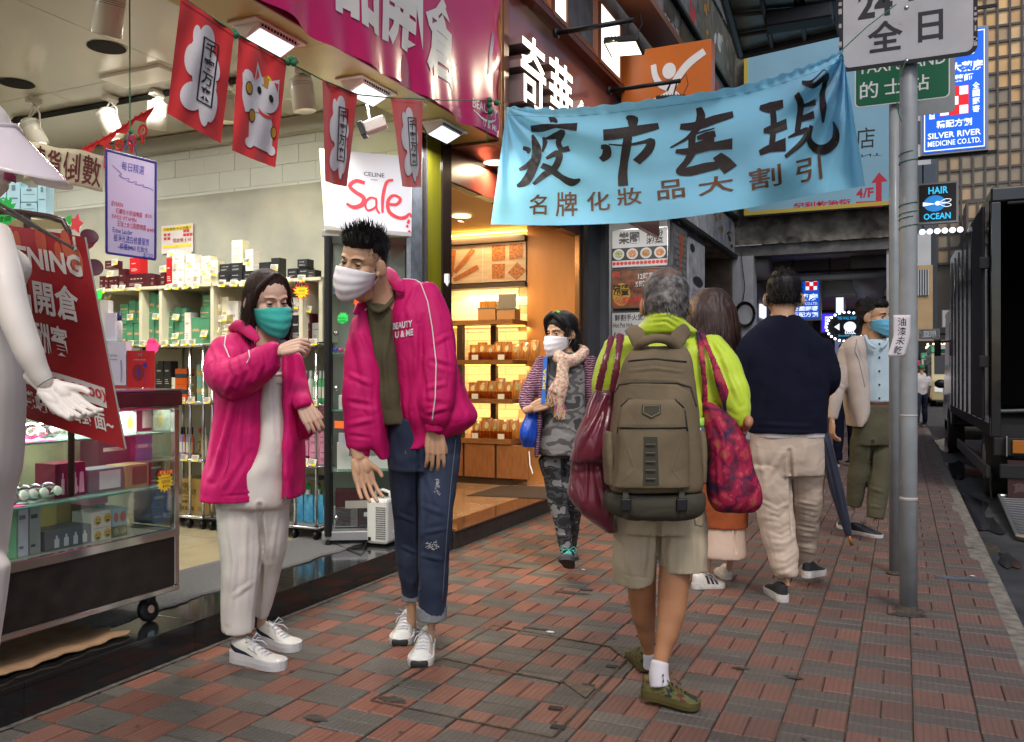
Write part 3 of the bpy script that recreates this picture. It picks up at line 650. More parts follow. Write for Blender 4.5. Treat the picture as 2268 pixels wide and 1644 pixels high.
S([(785,760),(825,780),(825,830)],[10,38,22]);S([(635,880),(720,872),(850,850),(995,820)],[44,44,40,24]);S([(620,955),(655,960),(655,1010),(620,1040)],[16,26,32,22]);S([(670,938),(780,945),(900,925),(945,920),(925,980),(850,1055)],[5,8,14,26,32,30]);S([(795,890),(785,960),(770,1060),(762,1140),(765,1210)],[28,30,26,30,32])
S([(1255,700),(1270,760),(1240,840),(1180,900),(1070,962)],[16,26,24,12,5]);S([(1135,825),(1240,820),(1360,780),(1480,745)],[22,34,34,24]);S([(1215,870),(1210,960)],[22,20]);S([(1245,900),(1310,885),(1365,870)],[14,30,24]);S([(1215,880),(1290,855),(1360,835)],[5,7,4]);S([(1230,942),(1300,925),(1358,915)],[12,22,24])
S([(1105,985),(1200,985),(1330,955),(1475,935)],[14,30,30,44]);S([(1215,990),(1180,1050),(1130,1115),(1200,1115),(1300,1090),(1385,1075)],[26,22,22,38,38,30]);S([(1375,1010),(1420,1055),(1465,1105)],[30,46,50])
def T4(pts,w):S(pts,w,bz6)
T4([(555,700),(620,700),(708,675)],[14,40,30]);T4([(640,705),(645,800),(635,950)],[24,26,26]);T4([(580,850),(650,835),(730,805)],[16,40,44]);T4([(555,995),(620,965),(725,940)],[22,30,52])
T4([(795,610),(820,690),(800,860)],[26,36,26]);T4([(830,535),(900,545),(980,485),(965,600),(965,700),(960,795)],[8,30,34,34,32,10]);T4([(825,690),(920,665)],[14,22]);T4([(810,780),(910,745)],[20,28])
T4([(740,895),(860,850),(830,920),(720,1020)],[6,26,24,14]);T4([(890,815),(870,900),(910,960),(980,970),(1040,920),(1050,850),(1035,790)],[16,26,34,38,36,30,6])
sk.build('brush_character',ink,bb_)
for ch,bx in(('名',(150,1265,270,1395)),('牌',(325,1245,465,1410)),('化',(530,1240,675,1375)),('妝',(728,1215,880,1340)),('品',(990,1160,1160,1305)),('大',(1255,1130,1480,1280))):
 a=bz(bx[0],bx[3]);b=bz(bx[2],bx[1]);text(bb_,ch,blue,(a[0],a[1],b[0],b[1]),brn,name='brush_character',bold=.012,sub=.012,off=.004)
for ch,bx in(('割',(490,1060,690,1240)),('引',(790,1000,950,1195))):
 a=bz6(bx[0],bx[3]);b=bz6(bx[2],bx[1]);text(bb_,ch,blue,(a[0],a[1],b[0],b[1]),brn,name='brush_character',bold=.012,sub=.012,off=.004)
m_rope=mat('green_rope',(.02,.16,.07,1),.7,nz=.5,nsc=200)
RP=[(350,-60,2.9),(395,-12,3.0),(518,72,3.2),(638,138,3.42),(715,178,3.65),(793,210,3.9),(866,217,4.15),(980,222,4.9),(1085,222,5.6),(1123,236,5.75)]
rp=[P(*p)for p in RP]
t=thing('green_rope',P(800,200,4),'thin green rope strung from the ceiling past the red flags to the blue banner','rope')
mb=MB();mb.tube(rp,.0032,6);mb.build('line',m_rope,t,True)
kn=MB()
for px,py,tt in((518,73,3.2),(522,78,3.2),(638,138,3.42),(645,132,3.42),(650,140,3.42),(1085,222,5.6),(1083,232,5.6),(1100,228,5.65),(1086,247,5.6)):kn.sphere(P(px,py,tt),.014 if tt<5 else .02,8)
for a,b,c in(((640,135,3.42),(655,128,3.42),(660,140,3.42)),((1085,222,5.6),(1070,212,5.6),(1060,215,5.6)),((1085,230,5.6),(1078,290,5.6),(1080,318,5.6))):kn.tube([P(*a),P(*b),P(*c)],.0035,5)
kn.build('knots',m_rope,t,True)
rr=MB();rr.tube([P(1864,112,4.42),P(1920,60,4.4),P(1985,10,4.4)],.003,5);rr.build('line_end',m_rope,t)
m_flag=mat('red_flag_cotton',(.60,.022,.025,1),.8,nz=.08,nsc=5,bump=.3,bsc=300,sheen=.2);m_fw=mat('flag_white_print',(.62,.57,.58,1),.8);m_fk=mat('flag_black_print',(.012,.01,.012,1),.8)
def flag(corners,tl,trr,lab,cat_print=False,seed=0):
 (ax,ay),(bx,by),(cx,cy),(dx,dy)=corners
 def fn(u,v):
  top=np.array((ax,ay))*(1-u)+np.array((bx,by))*u;bot=np.array((dx,dy))*(1-u)+np.array((cx,cy))*u
  q=bot+(top-bot)*v;t_=tl+(trr-tl)*u
  d=.009*math.sin(u*7+seed+v*1.5)*(1-v*.7)+.006*math.sin(u*13+seed*2-v*4)+.006*noise.noise(Vector((u*3,v*4,seed)))
  return P(q[0],q[1]+1.5*math.sin(v*9+u*3),t_+d)
 t=thing('red_flag',fn(.5,.5),lab,'flag','red flags hung on the green rope')
 MB().surf(fn,24,40).build('cloth',m_flag,t,True)
 MB().surf(lambda u,v:fn(u,.965+.035*v)-CF*.003,24,2).build('rope_sleeve',m_flag,t)
 w=MB();k=MB()
 A_=abs(bx-ax)/max(1,(dy-ay))
 if not cat_print:
  for x,y,rx,ry,r_ in((.36,.83,.085,.10,.3),(.56,.86,.15,.12,0),(.33,.60,.17,.14,.4),(.74,.66,.17,.1,-.5),(.70,.40,.20,.12,.9),(.45,.66,.2,.16,0),(.42,.28,.26,.12,.25),(.8,.3,.12,.16,0),(.66,.22,.1,.15,.4),(.55,.5,.2,.18,0)):
   poly_on(w,fn,blob_poly(x*.86+.05,y*.92,rx*.9,ry,22,r_),off=.0035)
  w.build('flower_print',m_fw,t)
  for a,b in(((.47,.24),(.47,.80)),((.74,.24),(.74,.80)),((.465,.242),(.745,.242)),((.465,.798),(.745,.798))):stroke_on(k,fn,[a,b],.012,off=.0062,asp=A_)
  k.build('frame_print',m_fk,t)
  text(t,'千客万来',fn,(.5,.26,.71,.785),m_fk,bold=.02,sub=.02,off=.0075,vertical=True)
 else:
  o1=mat('ochre_print',(.42,.2,.02,1),.8);ye=mat('yellow_print',(.75,.58,.02,1),.8);re=m_flag
  body=[(.22,.10),(.45,.08),(.8,.06),(.93,.12),(.9,.3),(.84,.45),(.9,.58),(.86,.72),(.82,.86),(.7,.76),(.58,.80),(.42,.93),(.38,.76),(.2,.80),(.2,.68),(.3,.6),(.32,.48),(.28,.34),(.26,.2)]
  def fill(pts,m,off,mbx):
   c=(sum(p[0]for p in pts)/len(pts),sum(p[1]for p in pts)/len(pts));n=len(pts);e=.003
   vs=[]
   for x,y in[c]+pts:p=fn(x,y);vs.append(p-CF*off)
   mbx.add(vs,[(0,1+i,1+(i+1)%n)for i in range(n)])
  b_=MB();poly_on(b_,fn,[(.34,.12),(.88,.10),(.86,.3),(.78,.44),(.42,.46),(.32,.3)],off=.003);poly_on(b_,fn,blob_poly(.62,.6,.29,.155,24),off=.0034)
  poly_on(b_,fn,[(.36,.62),(.52,.74),(.40,.86)][::1],off=.0036);poly_on(b_,fn,[(.68,.74),(.90,.6),(.88,.80)],off=.0036)
  poly_on(b_,fn,blob_poly(.24,.70,.1,.05,16),off=.0033);stroke_on(b_,fn,[(.24,.70),(.26,.6),(.3,.5),(.4,.4)],[.1,.1,.13,.16],off=.0031,asp=A_)
  for fx in(.36,.86):poly_on(b_,fn,blob_poly(fx,.13,.1,.045,16),off=.0037)
  b_.build('cat_print',m_fw,t)
  c_=MB();poly_on(c_,fn,[(.385,.69),(.46,.74),(.41,.81)],off=.0045);poly_on(c_,fn,[(.78,.75),(.87,.68),(.865,.76)],off=.0045);stroke_on(c_,fn,[(.48,.44),(.6,.415),(.74,.42),(.82,.45)],.03,off=.0046,asp=A_);c_.build('red_print',re,t)
  d_=MB();poly_on(d_,fn,[(.54,.76),(.64,.77),(.68,.76),(.66,.67),(.58,.67)],off=.0045)
  for x,y in((.27,.59),(.37,.36),(.87,.3)):poly_on(d_,fn,blob_poly(x,y,.06,.05,16),off=.0048)
  d_.build('ochre_patch',o1,t)
  e_=MB()
  for x,y in((.27,.59),(.37,.36),(.87,.3)):poly_on(e_,fn,blob_poly(x,y,.075,.062,16),off=.0044)
  for x,y in((.48,.62),(.74,.60)):poly_on(e_,fn,blob_poly(x,y,.05,.033,16,-.2),off=.0056)
  for dy in(0,.022,.044):
   stroke_on(e_,fn,[(.40,.55-dy*.6),(.53,.55-dy*.2)],.004,off=.0056,asp=A_);stroke_on(e_,fn,[(.70,.53-dy*.3),(.85,.51-dy)],.004,off=.0056,asp=A_)
  stroke_on(e_,fn,[(.56,.5),(.6,.485),(.63,.505),(.66,.48),(.7,.5)],.005,off=.0056,asp=A_);e_.build('black_print',m_fk,t)
  g_=MB();poly_on(g_,fn,blob_poly(.66,.22,.14,.17,24,-.15),off=.006)
  for x,y in((.48,.62),(.74,.60)):poly_on(g_,fn,blob_poly(x,y,.075,.045,16,-.2),off=.0052)
  poly_on(g_,fn,blob_poly(.6,.39,.04,.03,14),off=.0062);g_.build('yellow_print',ye,t)
  text(t,'福来る',fn,(.59,.09,.74,.35),m_fk,bold=.02,sub=.02,off=.0085,vertical=True)
CURV[0]=.07
flag([(401,-8),(519,74),(489,317),(370,251)],3.0,3.2,'largest red flag, nearest the pink plastic visor, with white flower print and black framed characters',seed=1)
flag([(529,76),(635,138),(610,371),(514,333)],3.22,3.42,'red flag printed with a white lucky cat holding a yellow coin',True,seed=2)
flag([(714,176),(792,210),(768,413),(720,402)],3.65,3.9,'red flag with white flower print hanging left of the paper sale sign',seed=4)
flag([(866,217),(936,226),(933,414),(891,413)],4.15,4.5,'smallest red flag with white flower print, hanging nearest the pink banner corner',seed=6)
CURV[0]=0
# ================================================================ poles with traffic signs at the kerb
m_pole=mat('grey_pole_paint',(.27,.29,.30,1),.42,nz=.12,nsc=9,bump=.3,bsc=30,coat=.15)
gp=G(2012,1353);pole=thing('sign_pole',(gp.x,gp.y,0),'nearer grey steel pole carrying the white 24 hour sign','pole')
MB().tube([(gp.x,gp.y,-.02),(gp.x,gp.y,1.0),(gp.x,gp.y,2.4),(gp.x,gp.y,3.9)],.0435,28).build('tube',m_pole,pole,True)
b=MB();b.lathe([(.0,.03),(.047,.03),(.052,.012),(.075,.004),(.08,0)][::-1],(gp.x,gp.y,.0),n=24);b.build('base_collar',mat('rusty_mortar',(.06,.045,.035,1),.95,nz=.5,nsc=60,bump=1,bsc=80),pole,True)
b=MB();b.lathe([(.0437,0),(.0455,.004),(.0455,.012),(.0437,.018)],(gp.x,gp.y,.58),n=24);b.lathe([(.0437,0),(.0448,.003),(.0437,.01)],(gp.x,gp.y,1.02),n=24);b.build('tape_band',mat('old_tape',(.4,.35,.33,1),.6),pole,True)
for zz,n_ in((2.32,3),(2.05,4),(1.98,3)):
 mb=MB();pts=[(gp.x+.046*math.cos(a*.5),gp.y+.046*math.sin(a*.5),zz+.012*a*.3)for a in range(0,n_*8)];mb.tube(pts,.0025,5);mb.build('tied_string',m_rope,pole)
mb=MB();mb.tube([P(2008,130,4.40),P(1996,160,4.40),P(1983,200,4.41),P(1990,250,4.42),P(1996,270,4.42)],.003,5);mb.build('hanging_string',m_rope,pole)
g2=G(1981,1271);pole2=thing('sign_pole',(g2.x,g2.y,0),'farther thinner grey pole carrying the green taxi sign','pole')
MB().tube([(g2.x,g2.y,-.02),(g2.x,g2.y,3.3)],.031,24).build('tube',m_pole,pole2,True)
MB().lathe([(.05,0),(.046,.01),(.033,.02)],(g2.x,g2.y,0),n=20).build('base_collar',_mc['rusty_mortar'],pole2,True)
def rrect(x0,z0,x1,z1,r,y,n=6):
 out=[]
 for cx_,cz_,a0 in((x1-r,z1-r,0),(x0+r,z1-r,90),(x0+r,z0+r,180),(x1-r,z0+r,270)):
  for k in range(n+1):a=R_(a0+90*k/n);out.append(Vector((cx_+r*math.cos(a),y,cz_+r*math.sin(a))))
 return out
ys=gp.y-.075
s24=thing('parking_sign',(0,ys,2.9),'white metal sign with black border reading 24 hrs on the nearer pole','sign')
MB().prism(rrect(-.305,2.845,.345,3.75,.05,ys),(0,.004,0)).build('plate',m_blk,s24)
m_refl=mat('reflective_white',(.44,.44,.45,1),.35,nz=.1,nsc=6,bump=.25,bsc=300);MB().prism(rrect(-.285,2.865,.325,3.73,.035,ys-.0012),(0,.0012,0)).build('white_face',m_refl,s24)
f24=plane_fn((-.305,ys-.0014,2.845),(.345,ys-.0014,2.845),(-.305,ys-.0014,3.75));mk=mat('sign_black',(.012,.012,.012,1),.45)
def q24(x,z):return((x+.305)/.65,(z-2.845)/.905)
for s_,x0,z0,x1,z1,bd in(('24',-.212,3.11,-.045,3.255,.03),('hrs',.03,3.165,.245,3.30,.03),('全',-.165,2.925,.003,3.085,.02),('日',.075,2.945,.19,3.10,.02),('A.M.',-.2,3.4,.2,3.55,.03)):
 a=q24(x0,z0);b=q24(x1,z1);text(s24,s_,f24,(a[0],a[1],b[0],b[1]),mk,bold=bd)
bo=MB()
for z in(2.86,3.135):bo.lathe([(.0,.006),(.008,.005),(.012,0)][::-1],(gp.x-.01,ys-.0015,z),Matrix.Rotation(R_(90),3,'X'),12)
bo.build('bolt',mat('galvanised',(.5,.5,.5,1),.35,.9),s24,True)
wr=MB();rq=random.Random(4)
for k in range(26):
 x=rq.choice([.33,.335,-.3,gp.x-.02+rq.uniform(-.02,.03)]);z=rq.uniform(2.87,3.3);wr.box((x,ys-.0018,z),(rq.uniform(.004,.018),.0006,rq.uniform(.004,.03)))
wr.build('paint_wear',mat('bare_metal_wear',(.4,.36,.34,1),.5),s24)
MB().box((gp.x,gp.y-.04,2.95),(.1,.06,.03)).box((gp.x,gp.y-.04,3.3),(.1,.06,.03)).build('clamp',_mc['galvanised'],s24)
yt=g2.y-.05;st=thing('taxi_sign',(0,yt,3),'green taxi stand sign with white lettering behind the grey pole','sign')
m_grn=mat('sign_green',(.008,.12,.055,1),.4);m_sw=mat('sign_lettering_white',(.7,.72,.7,1),.4)
MB().prism(rrect(-.27,2.905,.262,3.25,.03,yt),(0,.005,0)).build('plate',m_sw,st)
MB().prism(rrect(-.263,2.912,.255,3.243,.026,yt-.0012),(0,.0012,0)).build('green_face',m_grn,st)
ft=plane_fn((-.27,yt-.0014,2.905),(.262,yt-.0014,2.905),(-.27,yt-.0014,3.25))
for s_,x0,z0,x1,z1 in(('的',-.24,2.955,-.135,3.06),('士',-.1,2.965,.0,3.06),('站',.045,2.965,.15,3.06),('TAXI STAND',-.25,3.11,.24,3.18)):
 text(st,s_,ft,((x0+.27)/.532,(z0-2.905)/.345,(x1+.27)/.532,(z1-2.905)/.345),m_sw,bold=.01)
MB().box((g2.x,g2.y-.02,3.1),(.09,.05,.02)).build('clamp',_mc['galvanised'],st)
t=thing('metal_sign',(.3,6.2,3),'plain grey back of a metal sign beside the green taxi sign','sign');MB().prism(rrect(.03,2.9,.305,3.4,.03,6.1),(0,.004,0)).build('plate',m_pole,t)
MB().box((.1,6.0,3.05),(.03,.2,.02)).build('clamp',_mc['galvanised'],t)
t=thing('paper_notice',P(1995,740,4.37),'strip of white paper with four handwritten characters taped to the grey pole','notice')
def nt_(u,v):return P(1976+(6 if v>.5 else(v-.5)*26+6)+38*u-3,790-92*v,4.385-.004*math.sin(u*3.14)+.012*abs(u-.6))
mp_=mat('white_paper',(.62,.58,.6,1),.8,nz=.04,nsc=10);MB().surf(nt_,8,14,th=.0006).build('paper',mp_,t,True)
text(t,'油漆未乾',nt_,(.25,.05,.72,.95),m_fk,vertical=True,off=.002)
# ================================================================ restaurant entrance, posters
m_slate=mat('slate_grey_cladding',(.05,.055,.065,1),.35,nz=.2,nsc=4);m_conc=mat('weathered_concrete',(.25,.235,.2,1),.9,col2=(.055,.05,.045,1),nsc=3.5,bump=.9,bsc=9,bdist=.03,detail=10)
m_grw=mat('grey_wall_paint',(.33,.34,.34,1),.6,nz=.15,nsc=3)
nb=thing('restaurant_entrance',(-3,9.5,0),'dark slate clad restaurant entrance beside the pastry shop','building')
MB().bb((-2.925,8.0,0),(-2.86,8.12,2.85)).build('brown_post',m_bronze,nb)
MB().bb((-2.93,7.94,ZP),(-2.885,7.99,2.6)).build('metal_strip',mat('brushed_brown',(.3,.16,.08,1),.25,.8),nb)
MB().bb((-2.95,8.13,0),(-2.86,8.75,3.4)).build('slate_panel',m_slate,nb);MB().bb((-2.86,8.5,0),(-2.8,8.62,3.4)).build('slate_mullion',m_slate,nb)
MB().bb((-4.6,11.3,0),(-2.86,11.45,3.4)).build('back_wall',m_grw,nb)
MB().bb((-4.6,8.3,0),(-4.5,11.3,3.4)).build('side_wall',m_grw,nb)
MB().bb((-4.6,8.3,3.3),(-2.87,11.3,3.4)).build('ceiling',m_slate,nb)
MB().cyl((-3.72,11.2,0),(-3.72,11.2,2.85),.05,n=14).build('drain_pipe',m_grw,nb,True)
arealight('entrance_light',(-3.4,10.2,3.25),(-3.4,11,1),.5,16,(1,.95,.9),parent=nb)
YP=11.2
def board(px0,py0,px1,py1,base,lab,name='menu_board'):
 a,b=OY(px0,py1,YP),OY(px1,py1,YP);z1=OY((px0+px1)/2,py0,YP).z;z0=OY((px0+px1)/2,py1,YP).z
 t=thing(name,((a.x+b.x)/2,YP,z0),lab,'menu board','restaurant boards in the slate entrance')
 MB().bb((a.x,YP,z0),(b.x,YP+.03,z1)).build('panel',base,t)
 f=MB();e=.012
 f.bb((a.x-e,YP-.012,z0-e),(b.x+e,YP+.03,z0)).bb((a.x-e,YP-.012,z1),(b.x+e,YP+.03,z1+e)).bb((a.x-e,YP-.012,z0),(a.x,YP+.03,z1)).bb((b.x,YP-.012,z0),(b.x+e,YP+.03,z1));f.build('frame',mat('satin_metal',(.4,.4,.4,1),.25,.9),t)
 return t,plane_fn((a.x,YP-.0006,z0),(b.x,YP-.0006,z0),(a.x,YP-.0006,z1)),abs(b.x-a.x)/(z1-z0)
m_foodr=mat('food_red',(.35,.04,.03,1),.5,col2=(.6,.35,.08,1),nsc=40);m_foodg=mat('food_green',(.08,.16,.03,1),.5,col2=(.5,.45,.2,1),nsc=45);m_foody=mat('food_yellow',(.5,.3,.06,1),.5,col2=(.2,.05,.02,1),nsc=40)
m_pw=mat('print_white',(.5,.5,.5,1),.5);m_pk=mat('print_black',(.02,.018,.018,1),.5);m_pr=mat('print_red',(.5,.04,.04,1),.5);m_pg=mat('print_gold',(.5,.3,.04,1),.4)
t,f,A=board(1356,508,1478,590,m_pw,'white menu board with round dishes and the words for noodles')
text(t,'樂圈',f,(.12,.62,.5,.95),m_pk,bold=.03);text(t,'魚粉',f,(.62,.78,.93,.95),m_pk,bold=.02);text(t,'湘菜',f,(.62,.58,.93,.76),m_pk,bold=.02)
MB().add([f(0,.18)-Vector((0,.001,0)),f(1,.18)-Vector((0,.001,0)),f(1,.52)-Vector((0,.001,0)),f(0,.52)-Vector((0,.001,0))],[(0,1,2,3)]).build('dark_band',m_pk,t)
for k in range(4):
 c_=MB();poly_on(c_,f,blob_poly(.12+.25*k,.35,.105,.15,18),off=.002);c_.build('plate_print',m_pw,t);c_=MB();poly_on(c_,f,blob_poly(.12+.25*k,.35,.075,.10,16),off=.0026);c_.build('dish_print',(m_foodg,m_foodr,m_foody,m_foodr)[k],t)
sc=MB()
for k in range(14):poly_on(sc,f,blob_poly(.035+k*.072,.1,.034,.05,10),off=.0015)
sc.build('scallop_border',m_pr,t)
t,f,A=board(1356,596,1472,681,mat('board_photo',(.07,.05,.03,1),.4,col2=(.32,.10,.05,1),nsc=9),'dark food photograph board with opening hours in white figures')
text(t,'12時至3時',f,(.5,.72,.98,.9),m_pw,bold=.03);text(t,'5時至9時',f,(.45,.52,.98,.7),m_pw,bold=.03);text(t,'978',f,(.02,.8,.15,.95),m_pr,bold=.02)
c_=MB();poly_on(c_,f,blob_poly(.18,.35,.17,.3,22),off=.001);c_.build('plate_print',m_pg,t);c_=MB();poly_on(c_,f,blob_poly(.18,.2,.13,.14,18),off=.002);c_.build('dish_print',m_foodr,t)
text(t,'瀛豐',f,(.02,.32,.32,.62),m_pk,bold=.04,off=.003);text(t,'Eihou',f,(.34,.5,.56,.66),m_pk,shear=.3,off=.003);text(t,'Ryouri',f,(.4,.32,.68,.48),m_pk,shear=.3,off=.003)
text(t,'旅飯料理專門店',f,(.2,.12,.7,.28),m_pr,bold=.02,off=.003)
t,f,A=board(1356,690,1472,800,m_pw,'white hot pot menu board behind the woman in the striped cardigan')
text(t,'鮮割手火煲',f,(.05,.82,.6,.95),m_pk,bold=.01);text(t,'Hot Pot Hub',f,(.02,.68,.4,.78),m_pk,bold=.01);text(t,'6',f,(.03,.48,.09,.6),m_pk);text(t,'30am',f,(.03,.32,.22,.42),m_pk)
c_=MB();poly_on(c_,f,blob_poly(.68,.5,.22,.3,20),off=.001);c_.build('bowl_print',m_pk,t);c_=MB();poly_on(c_,f,blob_poly(.72,.3,.2,.16,18),off=.002);c_.build('dish_print',m_foodr,t)
fac=thing('neighbour_building',(-3,13,3),'dark stained building with rows of poster panels above the restaurant','building')
MB().bb((-6,11.46,3.36),(-2.9,16.5,9.5)).build('wall',m_conc,fac);MB().bb((-6,9.9,3.4),(-2.9,11.459,9.5)).build('wall',mat('dark_render',(.06,.058,.055,1),.8,nz=.4,nsc=6),fac)
m_post=[mat('poster_dark',(.05,.06,.055,1),.4,col2=(.16,.15,.12,1),nsc=5),mat('poster_brown',(.12,.09,.06,1),.4,col2=(.03,.035,.03,1),nsc=7),mat('poster_grey',(.22,.23,.24,1),.4,col2=(.08,.08,.09,1),nsc=6),mat('poster_pale',(.42,.43,.45,1),.4,nz=.35,nsc=6)]
rng=random.Random(11)
def side_panel(px0,px1,y0a,y1a,m,X=-2.86,name='poster_panel',lab=None):
 a=OX(px0,HZ,X).y;b=OX(px1,HZ,X).y;t_=OX(px0,y0a,X);z1=t_.z;z0=OX(px0,y1a,X).z
 return a,b,z0,z1
for row,(z0,z1)in enumerate(((3.46,4.05),(4.2,5.2),(5.3,6.3),(6.4,7.4),(7.5,8.6))):
 for k in range(6):
  y0=9.95+k*1.08;
  o=MB().bb((-2.899,y0+.02,z0),(-2.86,y0+1.04,z1));o=o.build('poster_panel',m_post[3 if row==0 else rng.choice((0,0,1,2))],fac)
  fn=plane_fn((-2.858,y0+.02,z0),(-2.858,y0+1.04,z0),(-2.858,y0+.02,z1))
  mbp=MB()
  for q in range(5):poly_on(mbp,fn,blob_poly(rng.uniform(.15,.85),rng.uniform(.15,.85),rng.uniform(.05,.2),rng.uniform(.04,.12),9,rng.uniform(0,3)),off=.001+.0004*q)
  mbp.build('poster_print',rng.choice((m_pr,m_pw,m_foody,m_post[2],m_pk)),fac)
  if row in(1,2)and k in(1,3):text(fac,'5/F 古堡',fn,(.1,.5,.9,.75),m_pw,bold=.02)
for z in(3.38,4.1,5.24,6.34):MB().bb((-2.87,9.92,z),(-2.8,16.4,z+.06)).build('rail',m_blk,fac)
sl=thing('raised_letters',(-2.7,10.6,4.9),'grey raised roman letters above the floodlight, cut by the top edge','sign letters')
text3d('LA','x',-2.6,9.95,10.75,4.85,5.3,.12,mat('pale_steel',(.4,.42,.42,1),.3,.5),m_blk,sl,.03)
MB().bb((-2.86,10.0,5.0),(-2.72,10.05,5.05)).build('bracket',m_blk,sl)
for px0,px1,z1,z0,m,lab,k in((1491,1521,3.3,2.0,m_post[2],'poster of an orange figure on grey brick at the corner',0),(1526,1561,3.25,1.9,m_post[3],'pale poster with black badge next to the brick patterned poster',1)):
 ya,yb=OX(px0,HZ,-2.86).y,OX(px1,HZ,-2.86).y
 t=thing('wall_poster',(-2.86,ya,z0),lab,'poster','posters on the corner wall')
 MB().bb((-2.899,ya,z0),(-2.86,yb,z1)).build('sheet',m,t);fn=plane_fn((-2.858,ya,z0),(-2.858,yb,z0),(-2.858,ya,z1))
 if k==0:
  g=MB()
  for r_ in range(16):
   for c_ in range(3):x=(c_+(.5 if r_%2 else 0))/3;poly_on(g,fn,[(max(0,x+.01),r_/16+.005),(min(1,x+.32),r_/16+.005),(min(1,x+.32),(r_+1)/16-.005),(max(0,x+.01),(r_+1)/16-.005)])
  g.build('brick_print',mat('brick_print',(.2,.19,.18,1),.6,nz=.3,nsc=20),t)
  g=MB();stroke_on(g,fn,[(.4,.15),(.5,.4),(.45,.6),(.6,.8),(.75,.7)],[.06,.1,.12,.1,.05],off=.003);poly_on(g,fn,blob_poly(.55,.88,.16,.06),off=.004);g.build('figure_print',mat('orange_print',(.42,.09,.03,1),.6),t)
 else:
  g=MB();poly_on(g,fn,blob_poly(.55,.55,.32,.06,14));poly_on(g,fn,blob_poly(.2,.9,.14,.05,12));g.build('badge_print',m_pk,t)
  for q in range(6):text(t,'三日火鍋店',fn,(.15,.42-.06*q,.8,.455-.06*q),m_pk if q%2 else m_pr)
ya=OX(1564,HZ,-2.86).y
MB().bb((-6,9.0,0),(-2.9,11.29,0.02)).build('entrance_floor',m_slate,nb)
MB().bb((-3.0,11.46,0),(-2.9,ya,3.36)).build('corner_wall',m_slate,fac);MB().bb((-4.4,ya,0),(-4.3,16.4,3.36)).build('doorway_back',mat('brown_tile_wall',(.09,.065,.05,1),.6,nz=.4,nsc=5),fac)
MB().bb((-4.4,16.2,0),(-2.9,16.38,3.36)).build('doorway_side',mat('brown_tile_wall',(.09,.065,.05,1)),fac)
t=thing('security_camera',(-3,15,2.9),'small grey security camera under the ceiling of the dark doorway','camera')
c=OX(1590,668,-3.3);MB().cyl(c,c+Vector((.2,-.35,-.08)),.05,n=10).build('housing',m_grw,t,True);MB().tube([c,c+Vector((-.1,.1,.2))],.015,6).build('arm',m_blk,t)
# ================================================================ arcade building spanning the pavement
YA=16.5
ar=thing('arcade_building',(-1.4,YA,0),'weathered concrete building carried over the pavement on columns','building')
mb=MB();r=random.Random(8)
def beam(u,v):
 x=-3.1+3.35*u;zz=3.62+1.0*v;d=.06*noise.noise(Vector((u*9,v*3,0)))+.03*noise.noise(Vector((u*40,v*12,3)))
 lip=.10 if v>.78 else(0 if v>.35 else .05)
 return Vector((x,YA-.08-lip+d,zz+.02*noise.noise(Vector((u*30,v,7)))))
mb.surf(beam,120,24);mb.build('beam',m_conc,ar,True)
MB().bb((-3.1,YA,4.35),(.25,YA+8,11)).build('upper_wall',m_conc,ar)
MB().bb((-3.05,YA-.06,3.42),(.2,YA+.3,3.62)).build('lintel',mat('lintel_grey',(.13,.13,.13,1),.7,nz=.3,nsc=8),ar)
MB().bb((-2.9,YA-.12,0),(-2.52,YA+.3,3.42)).build('column',mat('white_column_paint',(.42,.43,.45,1),.6,nz=.12,nsc=4),ar)
MB().bb((-.25,YA+.0,0),(.12,YA+.5,3.42)).build('column',_mc['white_column_paint'],ar)
for yy in(21,26):MB().bb((-.25,yy,0),(.12,yy+.5,3.42)).build('column',_mc['white_column_paint'],ar)
MB().bb((-3.05,YA+.3,3.5),(.2,33,3.62)).build('arcade_ceiling',m_grw,ar)
MB().bb((-3.05,YA+.3,2.3),(-2.95,33,3.5)).build('side_wall',mat('grey_cream_wall',(.3,.3,.26,1),.6,nz=.2,nsc=3),ar)
MB().bb((-3.05,YA+.3,0),(-2.95,33,2.3)).build('shop_glazing',mat('dark_glazing',(.02,.022,.026,1),.1),ar)
MB().bb((-3.05,33,2.5),(.2,33.2,3.5)).build('end_wall',m_slate,ar)
for yy in(18.2,20.6,23.5):MB().bb((-2.95,yy,3.2),(.2,yy+.3,3.5)).build('cross_beam',mat('beam_paint',(.25,.25,.25,1),.7),ar)
MB().cyl((-2.9,17.3,3.05),(.1,17.3,3.05),.06,n=10).build('pipe',m_grw,ar,True);MB().cyl((-2.9,17.6,3.2),(.1,17.6,3.2),.03,n=8).build('pipe',m_blk,ar,True)
MB().bb((-2.2,19,2.85),(-.2,19.6,3.15)).build('air_duct',mat('duct_galvanised',(.35,.36,.36,1),.4,.6),ar)
MB().cyl((-.6,17.9,3.45),(-.6,19.2,3.0),.33,n=20).build('round_duct',m_grw,ar,True)
MB().cyl((-2.75,17.0,3.3),(-2.3,17.0,3.3),.28,n=20).build('round_duct',mat('fan_grey',(.2,.2,.2,1),.5),ar,True)
for k in range(3):MB().tube([(-2.0+k*.7,18,3.5),(-2.0+k*.7,18,3.06)],.012,6).build('hanger',m_blk,ar)
cb=thing('cable_coil',OY(1650,690,YA-.14),'coil of black cable hanging on the white column','cable');mb=MB();c=OY(1650,697,YA-.16)
for k in range(5):
 mb.tube([c+Vector(((.15+.01*k)*math.cos(a),-.008*k,(.19+.012*k)*math.sin(a)))for a in[2*math.pi*q/20 for q in range(21)]],.008,5)
mb.tube([c+Vector((-.05,0,.19)),c+Vector((0,0,.5)),OY(1641,560,YA-.16)],.008,5);mb.build('loops',m_blk,cb,True)
